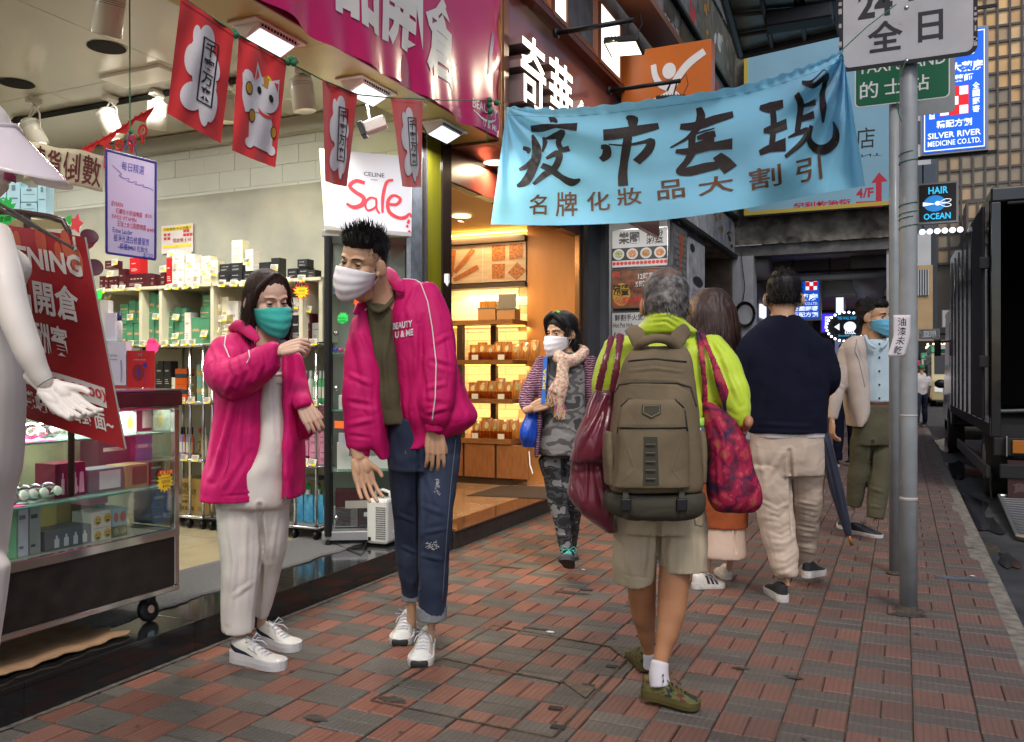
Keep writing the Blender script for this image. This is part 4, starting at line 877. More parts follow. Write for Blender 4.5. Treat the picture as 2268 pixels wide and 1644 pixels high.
rs=thing('restaurant_sign',(-1.2,YA-.4,5),'large light blue restaurant sign with gold border and red arrow','sign')
a0,b0=OY(1648,478,YA-.4),OY(2006,458,YA-.4);zt=7.4
MB().bb((a0.x,YA-.4,a0.z),(b0.x,YA-.22,zt)).build('panel',mat('light_blue_panel',(.22,.42,.55,1),.5,nz=.06,nsc=2),rs)
fr=MB();w=.07
for q in((a0.x,a0.z,b0.x,a0.z+w),(a0.x,zt-w,b0.x,zt),(a0.x,a0.z+w,a0.x+w,zt-w),(b0.x-w,a0.z+w,b0.x,zt-w)):fr.bb((q[0],YA-.412,q[1]),(q[2],YA-.401,q[3]))
fr.build('gold_border',mat('gold_border',(.5,.38,.06,1),.4),rs)
frs=plane_fn((a0.x,YA-.4015,a0.z),(b0.x,YA-.4015,a0.z),(a0.x,YA-.4015,zt));Wd,Hd=b0.x-a0.x,zt-a0.z
def rsb(px0,py0,px1,py1):
 p,q=OY(px0,py1,YA-.4),OY(px1,py0,YA-.4);return((p.x-a0.x)/Wd,(p.z-a0.z)/Hd,(q.x-a0.x)/Wd,(q.z-a0.z)/Hd)
m_rd=mat('sign_red',(.5,.02,.05,1),.5)
text(rs,'紀利佐治街',frs,rsb(1757,440,1884,464),m_rd,bold=.03);text(rs,'4/F',frs,rsb(1896,415,1935,440),m_rd,bold=.03);text(rs,'RESTAURANT',frs,rsb(1750,344,1952,358),m_pk,bold=.0);text(rs,'飯店',frs,rsb(1850,280,1938,336),m_pk,bold=.0)
text(rs,'海景大酒樓',frs,rsb(1690,405,1870,432),m_rd,bold=.03)
ab=MB();P0=lambda px,py:tuple((OY(px,py,YA-.4).x-a0.x)/Wd if i==0 else(OY(px,py,YA-.4).z-a0.z)/Hd for i in(0,1))
poly_on(ab,frs,[P0(1896,447),P0(1940,445),P0(1940,405),P0(1930,405),P0(1947,382),P0(1966,401),P0(1953,403),P0(1953,458),P0(1896,460)]);ab.build('arrow',m_rd,rs)
cn=thing('glass_canopy',(-1.8,14.5,6.4),'dirty glass entrance canopy with a lamp under the weathered wall','canopy')
ca=[OY(1598,-20,13.4),OY(1800,-20,13.4),OY(1862,78,16.4),OY(1645,142,16.3)];zc=6.55
pts=[G(1600,-25,zc),G(1850,-25,zc),G(1862,66,zc),G(1640,118,zc)]
MB().prism(pts,(0,0,.03)).build('glass_sheet',mat('dirty_glass',(.24,.30,.29,1),.25,col2=(.12,.14,.13,1),nsc=3),cn)
for a,b in((0,1),(1,2),(2,3),(3,0)):MB().cyl(pts[a]-Vector((0,0,.05)),pts[b]-Vector((0,0,.05)),.06,n=6).build('frame_bar',mat('grey_steel',(.16,.17,.17,1),.5,.3),cn)
for u in(.33,.66):
 MB().cyl(pts[0].lerp(pts[1],u)-Vector((0,0,.04)),pts[3].lerp(pts[2],u)-Vector((0,0,.04)),.035,n=6).build('frame_bar',_mc['grey_steel'],cn)
 MB().cyl(pts[0].lerp(pts[3],u)-Vector((0,0,.04)),pts[1].lerp(pts[2],u)-Vector((0,0,.04)),.035,n=6).build('frame_bar',_mc['grey_steel'],cn)
c=G(1770,40,6.3);lp=MB();lp.box(c,(.9,.35,.22));lp.cyl(c+Vector((0,0,.1)),c+Vector((0,0,.25)),.08);lp.build('floodlight_body',m_blk,cn,bevel=.03)
# ================================================================ lit shop signs down the street
def signbox(name,px0,py0,px1,py1,Y,base,lab,emit_=0,th=.18,cat='sign',grp=None):
 pm=(px0+px1)/2;a=OY(px0,HZ,Y).x;b=OY(px1,HZ,Y).x;z0=OY(pm,py1,Y).z;z1=OY(pm,py0,Y).z
 t=thing(name,((a+b)/2,Y,z0),lab,cat,grp)
 MB().bb((a-.04,Y+.002,z0-.04),(b+.04,Y+th,z1+.04)).build('casing',mat('sign_case_grey',(.3,.31,.32,1),.4,.3),t)
 MB().bb((a,Y-.01,z0),(b,Y+.001,z1)).build('face',base,t)
 return t,plane_fn((a,Y-.0105,z0),(b,Y-.0105,z0),(a,Y-.0105,z1))
m_bl=mat('blue_lit_sign',(.01,.12,.65,1),.4,emit=.5,ecol='#0a5ad8');m_wl=mat('white_lit_letter',(.8,.85,.9,1),emit=.75,ecol='#e6f0ff');m_rl=mat('red_lit',(.6,.02,.03,1),emit=.6,ecol='#d0121c')
def cross(t,f,u0,v0,u1,v1):
 g=MB();w_=MB();
 poly_on(g,f,[(u0,v0),(u1,v0),(u1,v1),(u0,v1)],off=.002)
 for i in range(3):
  for j in range(3):
   if(i+j)%2==0:a=u0+(u1-u0)*(i+.06)/3;b=u0+(u1-u0)*(i+.94)/3;c_=v0+(v1-v0)*(j+.06)/3;d=v0+(v1-v0)*(j+.94)/3;poly_on(w_,f,[(a,c_),(b,c_),(b,d),(a,d)],off=.004)
 g.build('red_field',m_rl,t);w_.build('white_checker',m_wl,t)
t,f=signbox('pharmacy_sign',2044,71,2184,334,18.0,m_bl,'big blue pharmacy sign reading Silver River Medicine with a red and white checked cross')
bd=MB()
for q in((.02,.012,.98,.02),(.02,.98,.98,.988),(.02,.02,.035,.98),(.965,.02,.98,.98)):poly_on(bd,f,[(q[0],q[1]),(q[2],q[1]),(q[2],q[3]),(q[0],q[3])],off=.002)
bd.build('white_border',m_wl,t)
text(t,'SILVER RIVER',f,(.08,.115,.92,.165),m_wl,bold=.015);text(t,'MEDICINE CO.LTD.',f,(.08,.05,.92,.095),m_wl,bold=.01);text(t,'精配方劑',f,(.22,.2,.78,.265),m_wl,bold=.02);cross(t,f,.27,.3,.73,.54)
text(t,'全國郵寄',f,(.79,.3,.9,.56),m_wl,bold=.02,vertical=True);text(t,'正貨保證',f,(.1,.28,.2,.54),m_wl,bold=.02,vertical=True);text(t,'藥師',f,(.5,.575,.8,.635),m_wl,bold=.02);text(t,'大藥房',f,(.45,.655,.95,.74),m_wl,bold=.03);text(t,'河',f,(.5,.79,.85,.97),m_wl,bold=.03);text(t,'銀',f,(.12,.79,.45,.97),m_wl,bold=.03)
MB().bb((-2.5,18.1,5.3),(1.6,18.14,5.36)).bb((-2.5,18.1,8.0),(1.6,18.14,8.06)).build('support_bar',m_blk,t)
t,f=signbox('hair_salon_sign',2036,408,2118,490,20,m_pk,'black square hair salon sign with a blue round emblem')
tb=mat('cyan_lit',(.02,.4,.7,1),emit=.7,ecol='#38b6e8');text(t,'HAIR',f,(.25,.74,.78,.93),tb,bold=.02);text(t,'OCEAN',f,(.12,.05,.85,.22),tb,bold=.02)
g=MB();poly_on(g,f,blob_poly(.42,.48,.3,.22,26));g.build('emblem',mat('emblem_blue',(.03,.25,.6,1),emit=.5,ecol='#2a78c8'),t);g=MB();poly_on(g,f,[(.1,.42),(.45,.47),(.1,.53)],off=.003);poly_on(g,f,blob_poly(.5,.48,.07,.06),off=.003)
for s_ in(1,-1):stroke_on(g,f,[(.52,.48),(.7,.48+.1*s_),(.86,.48+.08*s_),(.8,.48+.02*s_),(.6,.48)],.015,off=.003)
g.build('scissors_emblem',m_wl,t)
c=OY(2076,512,19.8);lb=MB()
for k in range(7):lb.sphere(c+Vector((-.42+.14*k,0,0)),.06,8)
lb.build('lamp_row',mat('lamp_warm_lit',(1,1,1,1),emit=1.2,ecol='#e9eef0'),t,True)
t,f=signbox('pharmacy_sign',1740,612,1814,706,17.9,m_bl,'smaller blue pharmacy sign hanging inside the arcade above the man in navy')
cross(t,f,.6,.66,.95,.95);text(t,'大藥房',f,(.1,.42,.97,.58),m_wl,bold=.03);text(t,'MEDICINE CO.LTD.',f,(.1,.32,.97,.38),m_wl);text(t,'全國郵寄',f,(.2,.18,.97,.29),m_wl,bold=.02);text(t,'精配方劑',f,(.2,.04,.97,.15),m_wl,bold=.02)
t=thing('round_neon_sign',OY(1875,722,19),'oval black sign ringed with white bulbs and an octopus drawing','sign');c=OY(1875,724,19)
def ofn(u,v):return c+Vector(((u-.5)*.8,0,(v-.5)*.62))
g=MB();g.prism([ofn(*p)for p in blob_poly(.5,.5,.5,.5,28)],(0,.12,0));g.build('board',m_pk,t);g=MB()
for k in range(26):a=2*math.pi*k/26;g.sphere(c+Vector((.39*math.cos(a),-.02,.3*math.sin(a))),.024,8)
g.build('bulbs',mat('bulb_lit',(1,1,1,1),emit=4,ecol='#dfe8ff'),t,True);g=MB();poly_on(g,ofn,blob_poly(.58,.5,.15,.17));poly_on(g,ofn,[(.2,.5),(.33,.62),(.33,.38)],off=.002)
for k in range(5):stroke_on(g,ofn,[(.5+.04*k,.42),(.47+.05*k,.3),(.5+.055*k,.26)],.025,off=.003)
g.build('octopus_drawing',m_wl,t);g=MB();text(t,'THE WALL SHOP',ofn,(.28,.74,.74,.84),tb);text(t,'Shoulder Bag',ofn,(.3,.16,.72,.24),tb)
for px,py,w_,h_,Y,col,e,lab,nm in((1860,668,16,50,24,'#b8c8ff',1.5,'upright white and cyan neon sign at the back of the arcade','眼鏡'),(1835,715,30,40,26,'#3a28c8',1.2,'violet neon sign near the octopus sign','服'),(1958,650,36,60,22,'#400808',.25,'dark red sign by the far pillar of the arcade','水餃')):
 t,f=signbox('shop_sign',px-w_/2,py-h_/2,px+w_/2,py+h_/2,Y,mat('lit_'+col[1:],C(col),emit=e,ecol=col),lab,th=.1);text(t,nm,f,(.2,.1,.8,.9),m_wl if e>.5 else m_pr,vertical=True,bold=.03)
for k,(x,y,z,w_,h_,c_)in enumerate(((-2.9,22,1.9,.9,.5,'#4038e0'),(-2.9,24.5,2.1,1.2,.35,'#c8d4ff'),(-2.9,27.5,1.8,1.4,.6,'#7a30d0'),(-2.9,20.0,2.5,.8,.3,'#e8f0ff'),(-2.9,30,2.0,1.4,.5,'#d04088'),(-2.9,18.9,1.6,.7,.9,'#283848'))):
 t=thing('window_sign',(x,y,z),['blue violet lit shop window in the arcade','long pale lit strip sign in the arcade','purple lit window deep in the arcade','small white light box high in the arcade','pink lit window at the arcade end','dim blue shop window nearest in the arcade'][k],'sign','lit windows along the arcade');MB().bb((x-.04,y,z),(x,y+w_,z+h_)).build('face',mat('glow_'+c_[1:],C(c_),emit=.9,ecol=c_),t)
for k in range(4):MB().bb((-2.2+k*.55,32.9,.3),(-1.75+k*.55,32.98,2.4)).build('end_shopfront',mat('glow_end_%d'%k,(.1,.1,.12,1),emit=.35+.2*(k%2),ecol=('#8088b0','#b8a890','#6058a0','#a06080')[k]),ar)
MB().bb((-3.05,33,0),(.2,33.2,2.5)).build('end_wall',m_slate,ar)
arealight('arcade_glow',(-1.2,27,3.2),(-1.2,27,0),1.5,25,(.75,.75,1),parent=ar)
for k,(px0,py0,px1,py1,Y,base,txt,tm,lab)in enumerate(((2034,755,2112,797,58,m_pk,'城華',mat('neon_orange',(1,.5,.3,1),emit=3,ecol='#ffb890'),'black neon board with two orange white characters far down the street'),(2034,803,2090,816,60,mat('magenta_lit',(.7,.02,.3,1),emit=.8,ecol='#e01a86'),'SALE',m_wl,'long magenta sign below the black neon board'),(2036,822,2062,838,52,m_pk,'F€E',mat('neon_red',(1,.1,.05,1),emit=3,ecol='#ff5a2a'),'small red and yellow electronic currency sign'),(2088,688,2116,724,62,m_pw,'當',m_pr,'white hanging sign with red mark in front of the tan building'),(2036,730,2080,750,64,m_post[2],'亞洲',m_pw,'grey sign above the neon board'))):
 t,f=signbox('street_sign',px0,py0,px1,py1,Y,base,lab,th=.4);text(t,txt,f,(.2,.12,.85,.88),tm,bold=.05)
 MB().cyl((f(1,.5)).x*Vector((1,0,0))+Vector((0,Y+.2,f(1,.5).z)),Vector((12,Y+.2,f(1,.5).z)),.08,n=6).build('support_bar',m_blk,t)
 # ================================================================ far buildings
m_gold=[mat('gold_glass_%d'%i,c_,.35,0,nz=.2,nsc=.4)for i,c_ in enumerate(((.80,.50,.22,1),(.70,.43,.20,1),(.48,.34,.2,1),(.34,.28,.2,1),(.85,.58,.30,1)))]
m_mul=mat('mullion_bronze',(.10,.085,.075,1),.4)
def facade(root,X0,X1,Y,z0,z1,nx,nz_,mats,mull,seed=1,dark=None,th=.25,xdir=None):
 r=random.Random(seed);mb=MB();dx=(X1-X0)/nx;dz=(z1-z0)/nz_
 for j in range(nz_):
  for i in range(nx):
   k=r.choice(range(len(mats)))if dark is None else dark(i/nx,j/nz_,r)
   mb.quad((X0+dx*i,Y,z0+dz*j),(X0+dx*(i+1),Y,z0+dz*j),(X0+dx*(i+1),Y+r.uniform(-.05,.05),z0+dz*(j+1)),(X0+dx*i,Y+r.uniform(-.05,.05),z0+dz*(j+1)),mi=k)
 o=mb.build('glass_panes',mats,root);o['kind']='stuff'
 mb=MB()
 for i in range(nx+1):mb.bb((X0+dx*i-.09,Y-th,z0),(X0+dx*i+.09,Y-.04,z1))
 for j in range(nz_+1):mb.bb((X0,Y-th*.7,z0+dz*j-.11),(X1,Y-.05,z0+dz*j+.11))
 o=mb.build('mullions',mull,root);o['kind']='stuff'
tw=thing('glass_tower',(14,95,0),'tall tower of gold tinted glass panes with dark mullions','building')
MB().bb((3.2,95.3,0),(34,120,75)).build('core',mat('tower_core',(.2,.16,.12,1),.6),tw)
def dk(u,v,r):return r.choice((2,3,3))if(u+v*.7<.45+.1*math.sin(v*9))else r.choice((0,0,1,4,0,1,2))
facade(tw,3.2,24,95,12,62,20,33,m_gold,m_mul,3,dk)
t=thing('white_tower',(3,86,0),'white apartment block with small windows seen beside the pole','building');m_wt=mat('white_tower_wall',(.5,.5,.5,1),.7,nz=.1,nsc=.5)
xa,xb=OY(1990,500,86).x,OY(2062,500,86).x;MB().bb((xa,86,0),(xb,92,55)).build('wall',m_wt,t)
for j in range(9):
 for x in(.25,.62):MB().bb((xa+(xb-xa)*x+.3,85.9,14+j*4),(xa+(xb-xa)*x+1.4,85.99,16+j*4)).build('window',mat('tower_window',(.06,.07,.09,1),.2),t)
t=thing('tan_building',(4,78,0),'low tan building with a large barred window','building');xa,xb=OY(2015,600,78).x,OY(2066,600,78).x;za,zb=OY(2040,700,78).z,OY(2040,588,78).z
MB().bb((xa,78,0),(xb,84,zb)).build('wall',mat('tan_wall',(.48,.32,.16,1),.7,nz=.1,nsc=1),t);wx=(OY(2034,600,78).x,OY(2056,600,78).x);wz=(OY(2040,655,78).z,OY(2040,598,78).z)
MB().bb((wx[0],77.9,wz[0]),(wx[1],77.97,wz[1])).build('window',mat('tower_window',(.06,.07,.09,1)),t)
for k in range(5):MB().bb((wx[0]+(wx[1]-wx[0])*k/4-.04,77.8,wz[0]),(wx[0]+(wx[1]-wx[0])*k/4+.04,77.89,wz[1])).build('window_bar',m_wt,t)
t=thing('brown_building',(9,75,0),'dark brown low building behind the truck roof line','building');MB().bb((5.4,90,0),(22,94,17)).build('wall',mat('brown_block',(.12,.09,.07,1),.7,nz=.2,nsc=1),t)
facade(t,5.5,16,89.9,6,17,12,7,[m_gold[2],m_gold[3],m_gold[1]],m_mul,5)
t=thing('street_end_building',(3,120,0),'hazy grey building closing the view at the end of the road','building');MB().bb((-14,125,0),(30,130,22)).build('wall',m_grw,t)
for k in range(12):MB().bb((-2+k*1.4,124.8,3),(-1.2+k*1.4,124.95,5)).build('window',m_pk,t)
t=thing('far_left_building',(-4,50,0),'grey building beyond the arcade on the left of the road','building');MB().bb((-9,33.3,0),(.25,60,14)).build('wall',m_grw,t)
t=thing('opposite_building',(16,20,0),'dark shop building on the far side of the road behind the truck','building');MB().bb((12,4,0),(20,60,12)).build('wall',mat('opposite_wall',(.18,.17,.16,1),.7,nz=.2,nsc=1),t)
for k in range(12):MB().bb((11.95,5+k*4.4,.3),(11.99,8.6+k*4.4,2.8)).build('shop_window',mat('dark_glazing',(.02,.022,.026,1)),t)
# ================================================================ black box truck, dropped ramp
tr=thing('box_truck',(1.9,13,ZR),'black box truck parked at the kerb with its rear doors open','truck');rz=R_(1.0)
TM=Matrix.Translation((.83,9.9,0))@Matrix.Rotation(rz,4,'Z')
def TB(name,a,b,m,bevel=0,root=tr):
 mb=MB().bb(a,b);mb.v=[tuple(TM@Vector(v))for v in mb.v];return mb.build(name,m,root,bevel=bevel)
m_tk=mat('black_truck_paint',(.012,.011,.013,1),.12,coat=.6,nz=.5,nsc=3,bump=.12,bsc=5,bdist=.02);m_tkd=mat('truck_matt_black',(.01,.01,.011,1),.7);m_ru=mat('tyre_rubber',(.018,.018,.018,1),.85)
B0,B1,BW,BH=.72,3.06,2.25,6.0
TB('side_panel',(0,.02,B0),(.05,BH,B1),m_tk);TB('side_panel',(BW-.05,.02,B0),(BW,BH,B1),m_tk);TB('roof',(-.0,0,B1+.001),(BW,BH,B1+.06),m_tk);TB('front_panel',(.05,BH-.05,B0),(BW-.05,BH,B1),m_tkd)
TB('box_floor',(.0,.0,B0-.12),(BW,BH,B0-.001),m_tkd);TB('roof_cornice',(-.02,-.05,B1-.10),(BW+.02,-.001,B1+.05),m_tk,.02)
TB('rear_post',(-.02,-.06,B0-.12),(.07,-.001,B1-.101),m_tk,.01);TB('rear_post',(BW-.07,-.06,B0-.12),(BW+.02,-.001,B1-.101),m_tk,.01)
for k in range(9):
 TB('side_rib',(-.014,.15+k*.68,B0),(-.001,.19+k*.68,B1-.05),m_tk,.004)
for q in(-.06,):TB('open_door',(q-.03,.05,B0+.05),(q,1.1,B1-.12),m_tkd,.01)
TB('door_hinge',(-.12,-.02,1.3),(-.02,.05,1.42),m_tkd,.01);TB('door_hinge',(-.12,-.02,2.3),(-.02,.05,2.42),m_tkd,.01)
TB('grab_bar',(.12,-.1,2.92),(1.2,-.07,2.95),m_tkd,.01)
TB('rear_beam',(.0,-.12,.42),(BW,-.02,.60),m_tkd,.01);TB('bumper',(.05,-.16,.2),(BW-.05,-.1,.34),m_tkd,.01)
TB('side_guard',(-.0,.5,.12),(.04,4.6,.26),mat('guard_steel',(.12,.12,.13,1),.4,.5),.01)
lm=[mat('amber_lens',(.35,.12,.01,1),.15,coat=.5),mat('red_lens',(.30,.008,.012,1),.15,coat=.5),mat('clear_lens',(.3,.3,.3,1),.15)]
for k,(a,b)in enumerate(((.16,.29),(.295,.43),(.435,.56))):TB('tail_light',(a,-.15,.45),(b,-.121,.58),lm[(0,1,1)[k]],.006)
TB('tail_light_guard',(.10,-.19,.42),(.112,-.12,.62),mat('satin_metal',(.4,.4,.4,1)),.003)
pl=TB('mud_panel',(.12,-.14,-.02),(2.1,-.122,.38),mat('dark_red_board',(.035,.01,.01,1),.5))
fpl=lambda u,v:TM@Vector((.12+1.98*u,-.1405,-.02+.4*v))
text(tr,'ISUZU',fpl,(.02,.6,.42,.85),mat('dull_print',(.09,.06,.05,1),.6),bold=.05);text(tr,'貨車專線及士多',fpl,(.02,.2,.5,.45),_mc['dull_print'],bold=.03)
for wy in(1.0,6.9):
 for wx in(.02,BW-.26):
  w=MB();M=Matrix.Rotation(R_(90),3,'Y');c=TM@Vector((wx,wy,ZR+.38));w.lathe([(.0,0),(.22,0),(.36,.0),(.385,.03),(.385,.21),(.36,.24),(0,.24)],c,M,28);o=w.build('wheel',m_ru,tr,True)
  h=MB();h.lathe([(0,-.01),(.06,-.01),(.1,.012),(.2,.012),(.2,-.003)],c,M,20);h.build('rim',mat('rim_steel',(.25,.25,.25,1),.4,.6),o,True)
cabp=[(6.15,.35),(8.1,.35),(8.15,1.1),(7.95,1.35),(7.75,2.2),(7.5,2.35),(6.15,2.35)]
mb=MB();mb.prism([TM@Vector((.03,y,z))for y,z in cabp],TM.to_3x3()@Vector((2.15,0,0)));mb.build('cab',m_tk,tr,bevel=.04)
TB('cab_window',(.02,6.5,1.35),(.029,7.6,2.1),_mc['dark_glazing']);TB('mirror',(-.16,7.6,1.55),(-.05,7.66,1.85),m_blk,.02);TB('mirror_arm',(-.05,7.62,1.8),(.03,7.65,1.83),m_blk)
MB().tube([TM@Vector((.02,.3,.2)),TM@Vector((-.0,.2,.1)),TM@Vector((.0,.05,-.05))],.01,6).build('hose',m_tkd,tr)
sc=thing('push_scooter',TM@Vector((.4,.3,B0)),'blue wheeled trolley lying inside the truck box by the door','trolley');c=TM@Vector((.42,.35,B0+.14))
mb=MB();mb.tube([c+Vector((.15*math.cos(a),.02,.13*math.sin(a)))for a in[2*math.pi*q/20 for q in range(21)]],.015,8);mb.v=[tuple(c+(Vector(v)-c)*.55)for v in mb.v];mb.build('tyre',mat('blue_rubber',(.02,.08,.3,1),.6),sc,True);MB().cyl(c,c+Vector((-.3,.1,-.02)),.02).cyl(c-Vector((0,.02,0)),c+Vector((0,.03,0)),.03).build('fork',_mc['galvanised'],sc)
rp_=thing('loading_ramp',G(2230,1130,ZR+.1),'ribbed metal loading ramp lying on the road behind the truck','ramp')
q0=[G(2213,1100,ZR+.13),G(2330,1104,ZR+.13),G(2400,1222,ZR+.03),G(2253,1190,ZR+.03)]
q0=[q0[3],q0[2],q0[1],q0[0]]
MB().slab(*q0,.02).build('deck',mat('ramp_grey',(.16,.165,.17,1),.45,.5,bump=.6,bsc=90),rp_)
up=Vector((0,0,.03))
for a,b in((0,3),(0,1),(3,2)):MB().cyl(q0[a]+up*.4,q0[b]+up*.4,.016,n=8).build('edge_rail',_mc['galvanised'],rp_)
rb=MB()
for k in range(1,16):rb.cyl(q0[0].lerp(q0[3],k/16)+up*.15,q0[1].lerp(q0[2],k/16)+up*.15,.004,n=5)
rb.build('ribs',_mc['galvanised'],rp_)
t=tag(MB().bb((G(2262,1352,ZR).x,5.05,ZR),(G(2262,1352,ZR).x+.5,5.17,ZR+.004)).build('road_marking',mat('yellow_line',(.55,.36,.03,1),.7,nz=.2,nsc=30)),kind='structure')
m_wet=mat('wet_asphalt',(.034,.034,.037,1),.12,nz=.3,nsc=3);r=random.Random(9)
for k,(px,py,rx,ry)in enumerate(((2120,1120,.14,.9),(2080,985,.25,1.6),(2100,1040,.2,1.2),(2190,1240,.06,.3),(2150,1160,.12,.5))):
 c=G(px+8,py,ZR);pts=[Vector((c.x+.1+rx*math.cos(a)*(1+.3*math.sin(a*3+k)),c.y+ry*math.sin(a)*(1+.25*math.cos(a*4+k)),ZR+.004+.0015*k))for a in[2*math.pi*q/30 for q in range(30)]]
 tag(MB().add(pts,[tuple(range(30))]).build('water_patch',m_wet),kind='structure')
dr=thing('drain_grate',G(2105,1150,ZR),'small iron drain grate in the gutter beside the kerb','drain');c=Vector((XK+.21,7.6,ZR+.004));mb=MB()
for k in range(6):mb.box(c+Vector((0,-.15+.06*k,0)),(.12,.02,.008))
mb.build('bars',cm,dr)
bx=thing('service_lid',(XK-.16,6.1,0),'small dark metal service lid at the kerb edge of the pavement','manhole cover');c=G(2130,1283);MB().box((c.x+.0,c.y,.003),(.28,.07,.006)).build('lid',_mc['galvanised']if False else m_bgm,bx)
# ================================================================ vehicles beyond
def wheelset(t,x0,x1,ys,r_,zr=ZR):
 for y in ys:
  for x in(x0,x1-.2):
   w=MB();w.lathe([(0,0),(r_*.6,0),(r_*.93,0),(r_,.03),(r_,.17),(r_*.93,.2),(0,.2)],(x,y,zr+r_),Matrix.Rotation(R_(90),3,'Y'),22);o=w.build('wheel',m_ru,t,True)
   MB().lathe([(0,-.005),(r_*.55,-.005),(r_*.58,.0)],(x,y,zr+r_),Matrix.Rotation(R_(90),3,'Y'),16).build('rim',_mc['rim_steel'],o,True)
def minibus(y0,x0,lab):
 t=thing('minibus',(x0+1,y0+3,ZR),lab,'minibus','green roofed minibuses')
 W=2.05;prof=[(0,.25),(0,1.05),(.12,1.25),(.42,2.15),(6.7,2.15),(6.8,.3)]
 MB().prism([(x0,y0+y,ZR+z)for y,z in prof],(W,0,0)).build('body',mat('minibus_cream',(.55,.47,.25,1),.3,coat=.4),t,bevel=.05)
 rp=[(.38,2.15),(.5,2.4),(.9,2.5),(6.5,2.5),(6.75,2.15)];MB().prism([(x0-.01,y0+y,ZR+z+.001)for y,z in rp],(W+.02,0,0)).build('roof',mat('minibus_green',(.02,.3,.16,1),.35,coat=.3),t,bevel=.04)
 MB().slab((x0+.12,y0+.13,ZR+1.3),(x0+W-.12,y0+.13,ZR+1.3),(x0+W-.12,y0+.40,ZR+2.1),(x0+.12,y0+.40,ZR+2.1),.005).build('windscreen',_mc['dark_glazing'],t)
 MB().bb((x0+.3,y0-.01,ZR+.55),(x0+W-.3,y0-.002,ZR+.98)).build('grille_panel',mat('minibus_white',(.6,.6,.6,1),.4),t)
 for xx in(x0+.12,x0+W-.4):MB().bb((xx,y0-.02,ZR+.6),(xx+.28,y0-.003,ZR+.8)).build('headlight',mat('headlamp',(.7,.7,.7,1),.1,emit=.3),t)
 for k in range(4):MB().bb((x0-.012,y0+.8+k*1.45,ZR+1.3),(x0-.002,y0+2.05+k*1.45,ZR+2.0)).build('side_window',_mc['dark_glazing'],t)
 MB().bb((x0+.25,y0+.3,ZR+2.3),(x0+W-.25,y0+.36,ZR+2.48)).build('route_board',mat('minibus_white',(.6,.6,.6,1)),t)
 MB().bb((x0-.28,y0+.02,ZR+1.2),(x0-.12,y0+.1,ZR+1.65)).cyl((x0-.2,y0+.1,ZR+1.6),(x0+.02,y0+.3,ZR+1.75),.015).build('mirror',m_blk,t)
 wheelset(t,x0,x0+W,(y0+1.1,y0+5.3),.36);return t
minibus(38,1.05,'nearer green roofed cream minibus parked beyond the truck');minibus(54,1.0,'farther green roofed minibus just behind the first one')
ct=thing('parked_car',(1.9,22,ZR),'dark red and grey car parked between truck and minibus','car');x0=.93
pr=[(0,.3),(-.05,.7),(.1,.95),(1.0,1.05),(1.6,1.55),(3.4,1.58),(4.0,1.1),(4.3,1.0),(4.35,.35)]
MB().prism([(x0,19.5+y,ZR+z)for y,z in pr],(1.75,0,0)).build('body',mat('car_paint_dark',(.10,.018,.02,1),.2,coat=.6),ct,bevel=.06)
MB().bb((x0-.008,21.2,ZR+1.08),(x0-.002,22.8,ZR+1.45)).build('side_window',_mc['dark_glazing'],ct);MB().slab((x0+.15,20.55,ZR+1.1),(x0+1.6,20.55,ZR+1.1),(x0+1.6,21.0,ZR+1.5),(x0+.15,21.0,ZR+1.5),.005).build('windscreen',_mc['dark_glazing'],ct)
for xx in(x0+.1,x0+1.3):MB().bb((xx,19.42,ZR+.62),(xx+.32,19.47,ZR+.8)).build('headlight',_mc['headlamp'],ct,bevel=.02)
MB().bb((x0+.02,19.43,ZR+.5),(x0+.15,19.46,ZR+.6)).build('indicator',mat('amber_lens',(.35,.12,.01,1)),ct)
mb=MB();mb.sphere((x0-.16,20.9,ZR+1.12),.13,12,(1,.5,.75));mb.cyl((x0-.1,20.9,ZR+1.08),(x0+.02,21.0,ZR+1.02),.025);mb.build('mirror',m_blk,ct,True);wheelset(ct,x0,x0+1.75,(20.4,22.9),.33)
# ================================================================ display racks in the cosmetics shop
YR=4.62
m_chr=mat('chrome',(.62,.62,.62,1),.16,1.0);m_crm=mat('cream_board',(.66,.62,.47,1),.5,nz=.06,nsc=5);m_card=mat('price_card',(.72,.7,.6,1),.7);m_ylw=mat('price_yellow',(.8,.62,.03,1),.6)
m_ink=mat('small_print',(.12,.11,.1,1),.7)
SH=[1.879,1.451,1.045,.637,.234]
def XR(px,Y=YR):return OY(px,HZ,Y).x
def rack(px0,px1,lab,posts,levels):
 x0,x1=XR(px0),XR(px1);t=thing('display_rack',((x0+x1)/2,YR+.2,ZP),lab,'rack','chrome racks of the cosmetics shop')
 for x in posts:
  for y in(YR,YR+.38):
   MB().cyl((XR(x),y,ZP+.1),(XR(x),y,1.44),.011,n=10).build('post',m_chr,t,True)
   w=MB();w.lathe([(0,-.011),(.026,-.011),(.03,-.005),(.03,.005),(.026,.011),(0,.011)],(XR(x),y,ZP+.031),Matrix.Rotation(R_(90),3,'Y'),16);w.cyl((XR(x),y,ZP+.05),(XR(x),y,ZP+.11),.01);w.build('castor',m_blk,t,True)
 for z in levels:
  f=MB();f.cyl((x0,YR-.012,z-.012),(x1,YR-.012,z-.012),.011,n=8).cyl((x0,YR+.39,z-.012),(x1,YR+.39,z-.012),.008,n=8).cyl((x0,YR,z-.012),(x0,YR+.39,z-.012),.008,n=8).cyl((x1,YR,z-.012),(x1,YR+.39,z-.012),.008,n=8)
  f.build('shelf_rim',m_chr,t,True);MB().bb((x0+.005,YR,z-.008),(x1-.005,YR+.38,z-.001)).build('shelf',mat('shelf_sheet',(.25,.25,.22,1),.5,.4),t)
 return t
